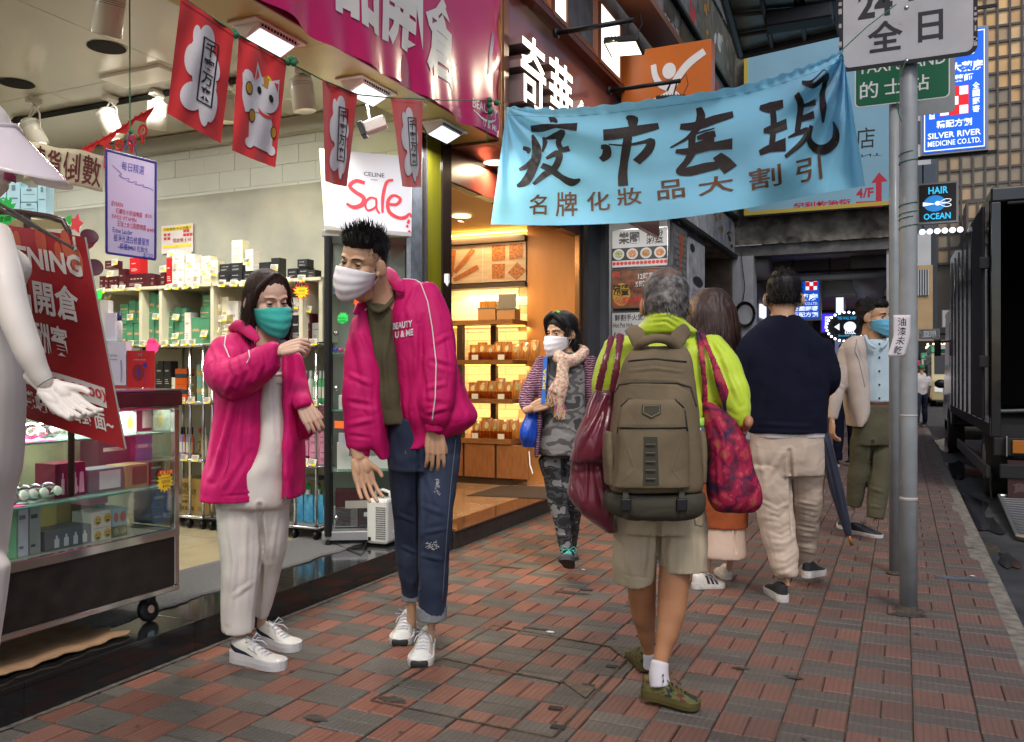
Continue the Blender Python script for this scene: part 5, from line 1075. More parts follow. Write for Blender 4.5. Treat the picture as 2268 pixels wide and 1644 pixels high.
rk1=rack(300,452,'chrome rack left of the girl in pink, cardboard carton on its lowest shelf',(318,421,450),SH[1:]);rk2=rack(456,706,'chrome rack behind the girl in pink, with blue gel pouches',(470,654,701),SH[1:])
cab=thing('shelf_unit',(XR(450),YR+.2,SH[1]),'cream wooden compartment unit standing on the chrome racks','shelf unit')
for a,b in((206,350),(352,470),(472,712)):MB().bb((XR(a),YR-.01,SH[0]-.022),(XR(b),YR+.4,SH[0])).build('top_board',m_crm,cab)
for px in(208,308,352,466,573,662,706):MB().bb((XR(px),YR,SH[1]),(XR(px)+.03,YR+.4,SH[0]-.0225)).build('divider',m_crm,cab)
MB().bb((XR(206),YR+.385,SH[1]),(XR(712),YR+.395,SH[0]-.023)).build('back_board',mat('cream_back',(.42,.4,.31,1),.6),cab)
MB().bb((XR(206),YR-.005,SH[1]-.001),(XR(712),YR+.38,SH[1]+.004)).build('bottom_board',m_crm,cab)
pc={}
def pmat(name,h):
 if name not in pc:pc[name]=mat('carton_'+name,C(h),.38,nz=.05,nsc=20)
 return pc[name]
PC=dict(green='#4f8f6e',white='#e6e0d8',cream='#e9e3c6',black='#23242a',maroon='#4a1720',red='#c01a22',gold='#b3a06a',silver='#a9a9a8',orange='#d2591a',brown='#5d5438',teal='#7fb3a4',dark='#2c2a28',pink='#e59ab8',blue='#2f7fc0',navy='#1d2b50',pale='#dcd6e2',lightblue='#9cc3d6',wine='#6b1130',grey='#6d7076',ltgreen='#8ecf9c')
prt=dict(green='#d9a878',white='#8d8a86',cream='#9a957f',black='#c9c9c4',maroon='#c9bfb5',red='#dfd5cf',gold='#6f5f34',silver='#4b4b4c',orange='#1f4250',brown='#c8bb8d',teal='#c9ab60',dark='#b9b3a6',pink='#3b2430',blue='#dfe9ee',navy='#d8d6cf',pale='#8b8494',lightblue='#56788a',wine='#d9a8bb',grey='#d6d6d6',ltgreen='#e7efe7')
cnt={}
def carton(px0,px1,py0,py1,col,where,Y=YR+.03,zb=None,dep=.07,kind='box',T=None):
 a=OY(px0,py1,Y);b=OY(px1,py1,Y);pm=(px0+px1)/2;z1=OY(pm,py0,Y).z;z0=OY(pm,py1,Y).z
 if zb is not None:z1+=(zb-z0)*0;z0=zb
 w=b.x-a.x;h=z1-z0;k=(col,where);cnt[k]=cnt.get(k,0)+1
 r=random.Random(int(px0*7+py0));dy=r.uniform(0,.012);mb=MB();m=[pmat(col,PC[col]),pmat(col+'_print',prt[col])]
 x0,x1,y0=a.x+.001,b.x-.001,Y+dy
 mb.bb((x0,y0,z0),(x1,y0+dep,z1),mi=0)
 if kind=='band':mb.bb((x0-.0006,y0-.0012,z0+h*.42),(x1+.0006,y0+dep,z0+h*.68),mi=1)
 q=lambda u0,v0,u1,v1:mb.quad((x0+w*u0,y0-.0012,z0+h*v0),(x0+w*u1,y0-.0012,z0+h*v0),(x0+w*u1,y0-.0012,z0+h*v1),(x0+w*u0,y0-.0012,z0+h*v1),mi=1)
 if kind=='box':
  if col=='green':
   for i in range(5):q(.1+i*.15,.46+.02*(i%2),.1+i*.15+.13,.56+.02*(i%2))
   q(.12,.2,.6,.22);q(.12,.15,.5,.17)
  else:
   for i in range(r.choice((3,4,5))):q(.2+i*.13,.62,.2+i*.13+.08,.68)
   for i in range(3):q(.15,.18+.07*i,.6+r.uniform(-.1,.2),.2+.07*i)
 n_=cnt[k];ords=['first','second','third','fourth','fifth','sixth','seventh','eighth','ninth','tenth','eleventh','twelfth','thirteenth','fourteenth','fifteenth','sixteenth','seventeenth','eighteenth','nineteenth','twentieth'];ords+=['twenty '+q for q in ords[:9]]+['thirtieth']+['thirty '+q for q in ords[:9]]+['fortieth']
 o=mb.build('product_carton',m,None)
 tag(o,'%s %s carton %s'%(ords[min(39,n_-1)],col if col!='ltgreen' else 'light green',where),'carton','product cartons '+where)
 return o
def E(z):return 186.7+z*.22715
def Ey(z):return 497.9+z*.22715
def Z2(z):return 435.7+z*.22715
def Z2y(z):return 560.2+z*.22715
W0='on top of the cream shelf unit';W1='in the compartments of the cream shelf unit'
for x0,x1,y0,y1,c in sorted([(140,185,500,608,'maroon'),(187,230,505,608,'maroon'),(232,285,505,608,'maroon'),(287,325,500,608,'maroon'),(327,395,430,608,'maroon'),(398,640,480,606,'maroon'),(640,685,482,606,'maroon'),(735,785,465,588,'maroon'),(790,850,325,588,'red'),(853,910,362,586,'white'),(910,970,362,586,'white'),(975,1055,378,584,'white'),(1055,1128,378,582,'white'),(1135,1220,440,580,'cream'),(1222,1300,345,578,'cream'),(1305,1413,462,576,'black'),(1416,1535,458,574,'black'),(1540,1640,450,572,'black')]):
 carton(E(x0),E(x1),Ey(y0),Ey(y1),c,W0,zb=SH[0]+.001)
for x0,x1,y0,y1,c in((200,300,350,430,'maroon'),(430,535,322,478,'red'),(853,968,258,360,'white'),(980,1065,285,376,'white'),(1135,1220,305,438,'cream'),(1305,1413,382,460,'black'),(1418,1533,372,456,'black'),(1430,1535,150,370,'cream'),(1565,1640,240,448,'white')):
 carton(E(x0),E(x1),Ey(y0),Ey(y1),c,'in the upper layer on top of the cream shelf unit')
for x0,x1,y0,y1,c in((548,604,130,300,'silver'),(606,712,92,300,'black'),(716,800,48,300,'black'),(880,975,152,297,'black'),(980,1075,140,296,'black'),(1078,1150,165,295,'dark')):carton(Z2(x0),Z2(x1),Z2y(y0),Z2y(y1),c,W0+' right of the girl',zb=SH[0]+.001)
carton(Z2(980),Z2(1078),Z2y(62),Z2y(138),'black','alone in the top layer right of the girl')
for x0,x1,y0,y1,c in((345,424,775,872,'green'),(426,494,740,958,'green'),(496,534,745,958,'green'),(342,408,876,968,'green'),(342,408,970,1068,'green'),(342,408,1070,1145,'green'),(412,469,960,1145,'green'),(472,530,962,1145,'green'),(556,678,912,1150,'green'),(582,692,662,910,'green'),(684,733,930,1150,'green'),(692,730,672,928,'green'),(786,866,846,948,'green'),(786,864,950,1053,'green'),(786,864,1056,1150,'green'),(870,932,806,962,'green'),(935,984,812,954,'green'),(868,919,965,1150,'green'),(921,970,956,1150,'green'),(974,1035,856,1150,'white'),(1040,1126,905,1150,'green'),(1146,1224,686,800,'green'),(1131,1224,802,915,'green'),(1128,1222,917,1150,'green'),(1265,1330,696,1150,'cream'),(1335,1402,705,1150,'cream'),(1410,1470,1030,1150,'cream'),(1385,1450,880,972,'gold'),(1395,1460,973,1028,'white')):
 carton(E(x0),E(x1),Ey(y0),Ey(y1),c,W1,Y=YR+.06,zb=SH[1]+.005 if y1>=1145 else None)
for x0,x1,y0,y1,c in((912,1008,436,608,'white'),(912,1010,610,870,'black'),(1052,1110,590,683,'maroon'),(1052,1110,685,870,'maroon'),(1114,1190,682,870,'silver'),(1192,1226,684,870,'black'),(300,400,470,870,'white')):carton(Z2(x0),Z2(x1),Z2y(y0),Z2y(y1),c,'in the compartments right of the girl',Y=YR+.06,zb=SH[1]+.005 if y1>860 else None)
for x0,x1,y0,y1,c,k in((690,770,1330,1600,'dark','box'),(773,840,1330,1600,'dark','box'),(700,800,1540,1728,'cream','box'),(808,878,1490,1728,'cream','box'),(882,996,1405,1558,'orange','band'),(882,998,1560,1728,'orange','band'),(1000,1030,1480,1728,'orange','band'),(1032,1083,1478,1728,'brown','box'),(1088,1162,1362,1535,'teal','band'),(1088,1162,1538,1728,'teal','band'),(1180,1226,1370,1535,'teal','band'),(1196,1260,1512,1728,'cream','box')):
 carton(E(x0),E(x1),Ey(y0),Ey(y1),c,'on the second shelf of the left chrome rack',Y=YR+.05,zb=SH[2]+.001 if y1>1600 else None,kind=k)
def F7(z):return 373.4+z*.26508
def F7y(z):return 840.2+z*.26508
for x0,x1,y0,y1,c in((1168,1250,440,560,'pink'),(1252,1310,445,560,'pink'),(1168,1250,563,698,'pink'),(1252,1310,563,698,'pink'),(1118,1160,515,640,'pink'),(1116,1160,640,698,'wine')):carton(F7(x0),F7(x1),F7y(y0),F7y(y1),c,'on the third shelf of the right chrome rack',Y=YR+.05,zb=SH[3]+.001 if y1>690 else None)
for x0,x1,y0,y1,c in((1190,1250,230,320,'wine'),(1252,1306,225,320,'pink')):carton(F7(x0),F7(x1),F7y(y0),F7y(y1),c,'on a pile of the right chrome rack by the cabinet',Y=YR+.1)
carton(F7(1115),F7(1245),F7y(808),F7y(845),'grey','lying above the blue pouches',Y=YR+.1)
def bottle(px0,px1,py0,zb,col,cap,lab,Y=YR+.06,neck=.82,grp=None):
 a,b=XR(px0,Y),XR(px1,Y);z1=OY((px0+px1)/2,py0,Y).z;h=z1-zb;r_=(b-a)/2;t=thing('bottle',((a+b)/2,Y+r_,zb),lab,'bottle',grp)
 MB().lathe([(0,0),(r_*.95,0),(r_,.01),(r_,h*.62),(r_*.7,h*.72),(r_*.5,h*.76)],((a+b)/2,Y+r_,zb),n=18).build('body',col,t,True);MB().lathe([(r_*.5,h*.76),(r_*.55,h*.77),(r_*.5,h),(0,h)],((a+b)/2,Y+r_,zb),n=14).build('cap',cap,t,True)
 MB().surf(lambda u,v:((a+b)/2+r_*1.01*math.cos(-2.4+u*1.7),Y+r_+r_*1.01*math.sin(-2.4+u*1.7),zb+h*(.15+.35*v)),8,1).build('label',m_card,t)
m_gl=mat('green_bottle_plastic',(.10,.42,.16,1),.2,coat=.3);m_clr=mat('clear_green_cap',(.6,.72,.62,1),.2);m_vio=mat('violet_plastic',(.30,.27,.55,1),.3);m_orb=mat('orange_plastic',(.5,.1,.03,1),.3)
for k,(x0,x1,m_)in enumerate(((1020,1065,pmat('white',PC['white'])),(1068,1118,pmat('white',PC['white'])),(1120,1165,m_gl),(1168,1210,m_gl),(1212,1250,m_gl))):
 bottle(Z2(x0),Z2(x1),Z2y(1150),SH[2]+.001,m_,m_clr,['white lotion bottle nearest the pink sleeve','white lotion bottle left of the green ones','green lotion bottle beside the white ones','green lotion bottle in the middle of three','green lotion bottle nearest the black cabinet post'][k],grp='lotion bottles on the right rack')
bottle(Z2(960),Z2(1015),Z2y(1180),SH[2]+.001,m_gl,pmat('white',PC['white']),'short green jar shaped bottle next to the pink jacket')
for k,(x0,x1,m_)in enumerate(((82,112,m_vio),(114,134,m_orb),(136,164,m_vio),(166,196,m_orb),(262,300,pmat('cream',PC['cream'])))):
 bottle(F7(x0),F7(x1),F7y(400),SH[3]+.001,m_,m_blk if k!=4 else m_card,['violet spray bottle at the end of the counter','narrow orange spray bottle between two violet ones','second violet spray bottle','orange spray bottle beside the patterned pouch','cream bottle right of the patterned pouch'][k],grp='spray bottles on the left rack')
def pouch(px0,px1,py0,zb,m_,top,lab,Y=YR+.06,grp=None):
 a,b=XR(px0,Y),XR(px1,Y);h=OY((px0+px1)/2,py0,Y).z-zb;t=thing('pouch',((a+b)/2,Y,zb),lab,'pouch',grp)
 def s(sgn):return lambda u,v:((a+b)/2+(u-.5)*(b-a)*(1-.12*v*v),Y+.05+sgn*.045*math.sin(math.pi*u)*(1-v**2)*(.6+.4*math.sin(v*3)),zb+h*v*.86)
 mb=MB();mb.surf(s(-1),10,12);mb.surf(lambda u,v:s(1)(1-u,v),10,12);mb.add([s(-1)(u/10,0)for u in range(11)]+[s(1)(u/10,0)for u in range(11)],[(i,i+11,i+12,i+1)for i in range(10)]);mb.build('bag',m_,t,True)
 cx_=(a+b)/2;MB().cyl((cx_,Y+.045,zb+h*.86),(cx_,Y+.045,zb+h),.016,n=10).build('cap',top,t)
m_gel=mat('blue_gel',(.10,.45,.72,1),.12,coat=.4,nz=.2,nsc=30);m_gf=mat('green_foil',(.05,.40,.10,1),.3)
for k,(x0,x1)in enumerate(((1000,1085),(1090,1170),(1175,1255),(1258,1312))):
 pouch(F7(x0),F7(x1),F7y(930),SH[4]+.001,m_gel,pmat('white',PC['white']),['leftmost blue gel pouch, partly behind the white trousers','second blue gel pouch from the left','third blue gel pouch from the left','blue gel pouch nearest the black cabinet post'][k],grp='blue hand gel pouches')
 pouch(F7(x0)+3,F7(x1)-3,F7y(870),SH[4]+.12,m_gf,m_gf,['leftmost green topped pouch behind the blue ones','second green topped pouch','third green topped pouch','green topped pouch nearest the post'][k],Y=YR+.17,grp='green topped pouches')
pouch(F7(200),F7(262),F7y(410),SH[3]+.001,mat('giraffe_print',(.55,.42,.2,1),.3,col2=(.05,.025,.01,1),nsc=60),m_pr,'brown and cream patterned pouch on the left rack')
o=carton(F7(100),F7(325),F7y(835),F7y(1125),'gold','x',Y=YR+.03,zb=SH[4]+.001,dep=.25,kind='plain');o.name='cardboard_carton';tag(o,'brown cardboard carton printed VIRUS SHUT OUT on the lowest rack shelf','carton','cardboard cartons');o.data.materials[0]=mat('kraft_carton',(.42,.27,.08,1),.8,nz=.12,nsc=10)
xa,xb=XR(F7(100),YR+.03),XR(F7(325),YR+.03);fn=plane_fn((xa,YR+.0278,SH[4]),(xb,YR+.0278,SH[4]),(xa,YR+.0278,SH[4]+.25))
text(o,'VIRUS',fn,(.06,.72,.42,.9),m_pk,bold=.02);text(o,'SHUT OUT',fn,(.06,.55,.6,.71),m_pk,bold=.02);text(o,'空間除菌カード',fn,(.06,.45,.55,.51),m_pk);text(o,'50個入',fn,(.06,.3,.4,.4),m_pk,bold=.05);g=MB()
for k in range(4):poly_on(g,fn,[(.06+k*.12,.1),(.15+k*.12,.1),(.15+k*.12,.22),(.06+k*.12,.22)])
for k in range(9):poly_on(g,fn,[(.66+k*.03,.1),(.675+k*.03,.1),(.675+k*.03,.24),(.66+k*.03,.24)])
g.build('handling_symbols',mat('faded_black',(.12,.08,.03,1),.8),o)
rng=random.Random(21)
def pricecard(px,py,root,w=20,Y=YR-.03,tilt=0):
 c=OY(px,py,Y);s=w*.0032/2;M=Matrix.Rotation(rng.uniform(-.12,.12)+tilt,3,'Y')@Matrix.Rotation(rng.uniform(-.35,-.05),3,'X')
 mb=MB();h=s*.72
 def q(x0,z0,x1,z1,y,mi):mb.add([c+M@Vector(p)for p in((x0,y,z0),(x1,y,z0),(x1,y,z1),(x0,y,z1))],[(0,1,2,3)],mi)
 q(-s,-h,s,h,0,0);q(-s*.2,-h*.98,s,-h*.35,-.001,1)
 for k in range(4):q(-s*.85,h*(.7-.3*k),s*rng.uniform(.2,.8),h*(.58-.3*k),-.0012,2)
 mb.build('price_card',[m_card,m_ylw,m_ink],root)
for x,y,rt in[(E(x),Ey(y),cab)for x,y in((170,645),(290,620),(365,615),(520,612),(230,700),(765,430),(820,605),(890,600),(985,595),(1085,590),(840,280),(1020,385),(1210,385),(1160,460),(1255,465),(1340,575),(1460,572),(1555,570),(1590,355),(445,900),(695,895),(890,900),(1285,810),(1345,915),(885,1085),(1165,1065),(450,1160),(565,1160),(780,1158),(890,1155),(975,1150),(1050,1148),(295,365),(250,480),(1280,1030),(1400,1000))]+[(Z2(x),Z2y(y),cab)for x,y in((490,85),(755,145),(245,295),(360,295),(1020,250),(955,520),(1080,550),(1040,870),(1135,870),(925,940),(870,270))]+[(F7(x),F7y(y),rk1)for x,y in((110,180),(190,175),(320,178),(130,655),(220,660))]+[(F7(x),F7y(y),rk2)for x,y in((1210,200),(1130,690),(1200,695))]:
 pricecard(x,y,rt,Y=YR-.03 if rt is not cab or y>740 or y<650 else YR+.04)
def star(px,py,rx,ry,col,lab,Y,txt=None,tcol=None,rt=None,n=13,inner=.7,off=0):
 c=OY(px,py,Y);sx=OY(px+rx,py,Y).x-c.x;sz=sx*ry/rx;m_=mat('fluo_'+col[1:],C(col),.6,emit=.12,ecol=col)
 mb=MB();mb.prism([c+Vector((x*sx,0,z*sz))for x,z in star_poly(0,0,1,1,n,inner,.1,int(px))][::-1],(0,.002,0))
 o=mb.build('star_card',m_,rt)
 if rt is None:tag(o,lab,'price star','fluorescent star shaped cards')
 if txt:
  f=plane_fn(c+Vector((-sx,-.001,-sz)),c+Vector((sx,-.001,-sz)),c+Vector((-sx,-.001,sz)))
  for k,s_ in enumerate(txt):text(o,s_,f,(.2,.68-.24*k,.8,.85-.24*k),mat('tx_'+(tcol or '#101010')[1:],C(tcol or '#101010'),.6),shear=.2)
 return o
star(265,776,20,22,'#ff7a1a','orange star card with handwriting beside the red earphone box',YR-.05,['Mokusha','盤點好物','特價 $30'],'#5a1400')
star(337,767,15,14,'#ff3d86','bright pink scalloped card on the rack edge',YR-.05,['$10起'],'#b01050',n=12,inner=.9);star(218,653,9,9,'#29d04a','small green star card by the edge of the red sign board',YR-.05)
star(667,645,17,13,'#ffd21c','yellow and red New star card on the cream shelf unit',YR-.06,['','CHANEL','Must Buy'],'#101010');o=star(667,643,20,17,'#e02018','red backing star under the yellow New card',YR-.055)
c=OY(667,629,YR-.066);f=plane_fn(c+Vector((-.05,0,-.02)),c+Vector((.05,0,-.02)),c+Vector((-.05,0,.02)));text(o,'New!',f,(0,0,1,1),mat('tx_101010',(.01,.01,.01,1),.6),bold=.04,shear=.2)
star(495,1040,9,11,'#29d04a','green star card half hidden behind the pink jacket hem',YR-.05)
t=thing('price_poster',OY(392,530,YW-.03),'white price poster with yellow heading and the price 48 dollars on the grey wall panel','poster');a=OY(358,563,YW-.03);b=OY(428,563,YW-.03);z1=OY(392,498,YW-.03).z
MB().bb((a.x,YW-.032,a.z),(b.x,YW-.03,z1)).build('sheet',mp_,t);f=plane_fn((a.x,YW-.0325,a.z),(b.x,YW-.0325,a.z),(a.x,YW-.0325,z1));g=MB();poly_on(g,f,[(.03,.78),(.97,.82),(.97,.96),(.03,.92)]);poly_on(g,f,[(.04,.2),(.95,.2),(.95,.3),(.04,.3)]);g.build('yellow_band',m_ylw,t)
text(t,'開倉優惠!冬天熱賣!!!',f,(.08,.81,.94,.91),m_pk,off=.003);text(t,'開倉價 $ 48',f,(.38,.36,.95,.52),mat('print_maroon',(.3,.01,.03,1),.5),off=.003)
for(u,v)in((.08,.62),(.2,.62),(.08,.48),(.2,.48),(.7,.7),(.8,.7),(.7,.56),(.8,.56),(.9,.56)):g=MB();poly_on(g,f,[(u,v),(u+.09,v),(u+.09,v+.1),(u,v+.1)],off=.002);g.build('thumbnail_print',m_pr,t)
# ================================================================ whiteboard, paper banner, garland
def quadfn(q,ts):
 (ax,ay),(bx,by),(cx_,cy_),(dx,dy)=q;ta,tb_,tc,td=ts
 A,B,Cc,Dd=P(ax,ay,ta),P(bx,by,tb_),P(cx_,cy_,tc),P(dx,dy,td)
 return lambda u,v:(Dd*(1-u)+Cc*u)*(1-v)+(A*(1-u)+B*u)*v
wq=quadfn([(235,332),(345,360),(344,575),(236,560)],(4.0,4.18,4.18,4.0))
t=thing('whiteboard',wq(.5,0),'hanging whiteboard with blue frame and handwritten price list','whiteboard');MB().slab(wq(0,0),wq(1,0),wq(1,1),wq(0,1),.01).build('panel',mat('whiteboard_surface',(.45,.42,.58,1),.25,coat=.2),t)
fr=MB();c4=[wq(0,0),wq(1,0),wq(1,1),wq(0,1)]
for a,b in((0,1),(1,2),(2,3),(3,0)):fr.cyl(c4[a],c4[b],.006,n=6)
fr.build('blue_frame',mat('frame_blue',(.02,.02,.22,1),.4),t)
mbl=mat('marker_blue',(.03,.04,.32,1),.5);mrd=mat('marker_red',(.42,.02,.06,1),.5)
for s_,bx_,m_ in(('每日精選',(.3,.84,.76,.93),mbl),('EVIAN',(.1,.47,.33,.515),mrd),('石礦泉水舒緩噴霧',(.18,.40,.72,.455),mrd),('$20',(.78,.41,.92,.45),mrd),('SWISS VITAMIN',(.1,.345,.6,.385),mrd),('玉瑞士B12亮顏噴霧',(.2,.275,.8,.335),mrd),('$40',(.82,.27,.96,.31),mrd),('Estee Lauder',(.12,.21,.52,.26),mbl),('極淨光透白修護保濕',(.14,.125,.86,.2),mbl),('原價$460 化妝水',(.26,.05,.84,.115),mbl),('$120',(.74,.005,.94,.05),mbl)):text(t,s_,wq,bx_,m_,shear=.1)
g=MB();stroke_on(g,wq,[(.12,.86),(.3,.8),(.25,.78),(.35,.76),(.45,.77),(.42,.74),(.5,.74),(.6,.755),(.58,.725),(.68,.73),(.75,.74),(.74,.715),(.85,.72),(.95,.70)],.005,asp=.5);stroke_on(g,wq,[(.22,.07),(.52,.09)],.005,asp=.5);g.build('flourish',mbl,t)
g=MB();top=P(287,0,4.09);g.tube([P(287,-60,4.09),P(288,293,4.09)],.0035,6);g.sphere(P(290,292,4.09),.012,8);g.build('green_cord',m_rope,t)
g=MB();g.tube([P(288,293,4.09),P(276,335,4.07)],.0022,5);g.tube([P(289,293,4.09),P(303,345,4.11)],.0022,5);g.build('purple_string',mat('purple_string',(.06,.02,.25,1),.7),t)
bq0=quadfn([(57,313),(226,343),(225,423),(52,398)],(4.5,4.7,4.7,4.5));bq=lambda u,v:bq0(u,v)+Vector((0,.012*math.sin(u*7+v),.006*math.sin(u*11)))
t=thing('paper_banner',bq(.5,.5),'cream paper banner with four large hand drawn characters hung inside the shop','paper banner');MB().surf(bq,30,6,th=.0008).build('paper',mat('cream_paper',(.55,.50,.36,1),.8,nz=.05,nsc=6),t,True)
for k,ch in enumerate('清貨倒數'):text(t,ch,bq,(.03+k*.24,.08,.245+k*.24,.92),mat('marker_darkred',(.10,.012,.01,1),.6),bold=.012,sub=.05,off=.003)
MB().tube([P(-20,296,4.4),P(57,313,4.5)],.002,5).build('string',m_rope,t)
t=thing('paper_garland',P(200,300,5),'red cut paper garland with round lucky medallions strung under the ceiling','garland');mg=mat('red_cut_paper',(.50,.01,.015,1),.7)
def gar(pts,tt,nm=0):
 mb=MB();pp=[P(x,y,tt)for x,y in pts];mb.tube(pp,.006,4)
 for a,b in zip(pp,pp[1:]):
  n=max(1,int((b-a).length/.035))
  for k in range(n):c_=a.lerp(b,k/n);mb.tube([c_+Vector((.012*math.cos(q),0,.012*math.sin(q)))for q in[2*math.pi*i/8 for i in range(9)]],.003,4)
  mb.add([a,b,b-Vector((0,0,.012)),a.lerp(b,.5)-Vector((0,0,.055)),a-Vector((0,0,.012))],[(0,1,2,3,4)])
 mb.build('paper_strip',mg,t)
gar([(45,300),(70,325),(110,340),(177,335),(215,315),(260,290),(300,262),(341,238)],4.9)
for px,py,r_ in((316,290,13),(292,312,12),(264,322,12),(238,330,9),(50,323,9),(232,355,8)):
 c=P(px,py,4.88);R0=r_*4.9/FL;mb=MB()
 for q_ in(R0,R0*.8):mb.tube([c+Vector((q_*math.cos(a),0,q_*math.sin(a)))for a in[2*math.pi*i/18 for i in range(19)]],.004,5)
 mb.cyl(c-Vector((0,0,R0)),c-Vector((0,0,R0*2.2)),.009,n=6);mb.build('medallion',mg,t);f=plane_fn(c+Vector((-R0*.55,-.002,-R0*.55)),c+Vector((R0*.55,-.002,-R0*.55)),c+Vector((-R0*.55,-.002,R0*.55)));text(t,'發',f,(0,0,1,1),mg,bold=.03)
 # ================================================================ ceiling track and spotlights
m_can=mat('lamp_can_white',(.60,.58,.52,1),.35,coat=.2)
ta,tb2=G(30,268,ZC-.02),G(560,172,ZC-.02);tk=thing('light_rail',ta.lerp(tb2,.5),'black lighting rail along the glossy ceiling','light rail');MB().tube([ta,tb2],.022,4).build('rail',m_blk,tk)
def can(px,py,t_,size,tilt,lab,energy=0,aim=None,rail=None,el=.13):
 c=P(px,py,t_);zc=ZC-.02;t=thing('track_spotlight',(c.x,c.y,zc),lab,'spotlight','white can spotlights on the shop ceiling');r_=size/2
 M=Matrix.Rotation(tilt[0],3,'Y')@Matrix.Rotation(tilt[1],3,'X');L=size*1.35
 MB().lathe([(0,L*.62),(r_*.55,L*.62),(r_*.62,L*.55),(r_*.98,L*.5),(r_,L*.45),(r_,-L*.5),(r_*.92,-L*.5),(r_*.85,-L*.3),(0,-L*.28)],c,M,24).build('shade',m_can,t,True)
 g=MB()
 for k in(0,.05,.1):g.lathe([(r_*1.002,L*(.38-k)),(r_*1.012,L*(.375-k)),(r_*1.002,L*(.37-k))],c,M,24)
 g.build('groove',m_blk,t);MB().lathe([(0,-L*.285),(r_*.82,-L*.3),(r_*.84,-L*.32)],c,M,20).build('reflector',mat('reflector',(.5,.5,.5,1),.2,.8)if not energy else mat('spot_lit',(1,1,1,1),emit=5,ecol='#fff0cc'),t,True)
 g=MB();b0=c+M@Vector((r_*1.05,0,0));b1=c+M@Vector((-r_*1.05,0,0));tp=Vector((c.x,c.y,zc-.03));g.tube([b0,b0.lerp(tp,.6)+Vector((r_*.5,0,0)),tp],.006,6);g.tube([b1,b1.lerp(tp,.6)-Vector((r_*.5,0,0)),tp],.006,6);g.box((c.x,c.y,zc-.01),(.05,.09,.035));g.build('bracket',m_can,t)
 MB().tube([tp,tp+Vector((.06,0,-.02)),c+M@Vector((0,.02,L*.6))],.004,5).build('cable',m_can,t)
 if energy:spotlight('lamp_light',c+M@Vector((0,0,-L*.45)),aim,energy,(1,.93,.74),85,.7,.05,parent=t)
can(241,34,4.1,.137,(.35,.15),'large white can spotlight at the top edge, nearest the first red flag')
can(75,296,5.75,.125,(-.35,.3),'white can spotlight behind the plastic visor, lighting the wall',18,(-6.6,YW,1.5));can(244,276,5.7,.13,(-.3,.2),'yellowed can spotlight under the dark ceiling hole, left of the green cord',18,(-5.4,YW,1.3));can(348,258,5.6,.125,(.2,.1),'white can spotlight on the rail just right of the garland end',18,(-4.9,YW,1.1))
can(500,240,5.4,.13,(.0,.1),'white can spotlight half hidden between the two nearest red flags',16,(-4.2,YW,1.2));can(671,212,5.2,.14,(-.08,.1),'white can spotlight with dark bands between the cat flag and the third flag',12,(-3.6,YW,1.4))
t=thing('ceiling_camera',P(820,282,4.7),'white box camera with black front under the soffit by the third flag','camera');c=P(820,282,4.7);M=Matrix.Rotation(YAW,3,'Z')@Matrix.Rotation(-.35,3,'Y');MB().box(c+M@Vector((.03,0,0)),(.12,.07,.065),M=M).build('housing',m_can,t,bevel=.008);MB().box(c+M@Vector((-.045,0,0)),(.03,.085,.08),M=M).build('hood',m_blk,t,bevel=.005);MB().tube([c,P(815,240,4.7),P(812,232,4.7)],.006,6).build('bracket',m_can,t)
for k,(x,y)in enumerate(((-4.3,3.9),(-6.2,3.9),(-4.3,2.2),(-6.2,2.2),(-4.6,.6))):
 t=thing('ceiling_light',(x,y,ZC),['flat ceiling light over the racks near the pier','flat ceiling light over the left wall','flat ceiling light above the doorway side','flat ceiling light deep in the shop','flat ceiling light nearest the camera inside the shop'][k],'lamp','flat lights in the cosmetics shop')
 MB().box((x,y,ZC-.012),(.5,.2,.02)).build('housing',m_white,t);arealight('lamp_light',(x,y,ZC-.03),(x,y,0),.5,21,(1,.97,.86),sy=.2,parent=t)
 # ================================================================ glass cabinet and sale sign
A_=Vector((-3.35,4.52,.0));B_=Vector((-2.925,4.80,.0));nn=Vector((-(B_-A_).y,(B_-A_).x,0)).normalized()*.3
gc=thing('glass_cabinet',A_.lerp(B_,.5)+nn*.5+Vector((0,0,ZP)),'tall black framed glass cabinet behind the young man','cabinet');Z0c,Z1c=.2,2.12
m_glass=glass('clear_glass')
def up_(v,z):return Vector((v.x,v.y,z))
for k,p_ in enumerate((A_,B_,A_+nn,B_+nn)):MB().cyl(up_(p_,Z0c),up_(p_,Z1c),.026 if k==0 else .018,n=4 if k else 8).build('post',m_blk,gc)
MB().prism([up_(p_,.17)for p_ in(A_-Vector((.03,.03,0)),B_-Vector((-.02,.03,0)),B_+nn,A_+nn)],(0,0,.06)).build('base',mat('cabinet_silver',(.35,.35,.36,1),.35,.5),gc,bevel=.006)
MB().prism([up_(p_,Z1c)for p_ in(A_-Vector((.03,.03,0)),B_-Vector((-.02,.03,0)),B_+nn,A_+nn)],(0,0,.045)).build('top_frame',_mc['cabinet_silver'],gc,bevel=.006)
for p_ in(A_,B_,A_+nn,B_+nn):MB().cyl(up_(p_,ZP),up_(p_,.18),.02,.014).build('foot',m_blk,gc)
MB().add([up_(A_,Z0c+.04),up_(B_,Z0c+.04),up_(B_,Z1c),up_(A_,Z1c)],[(0,1,2,3)]).build('door_glass',m_glass,gc)
MB().add([up_(A_+nn*.98,Z0c+.04),up_(B_+nn*.98,Z0c+.04),up_(B_+nn*.98,Z1c),up_(A_+nn*.98,Z1c)],[(0,1,2,3)]).build('back_panel',mat('cabinet_back',(.30,.36,.30,1),.25),gc)
m_ge=mat('glass_shelf_edge',(.10,.32,.26,1),.1,coat=.5)
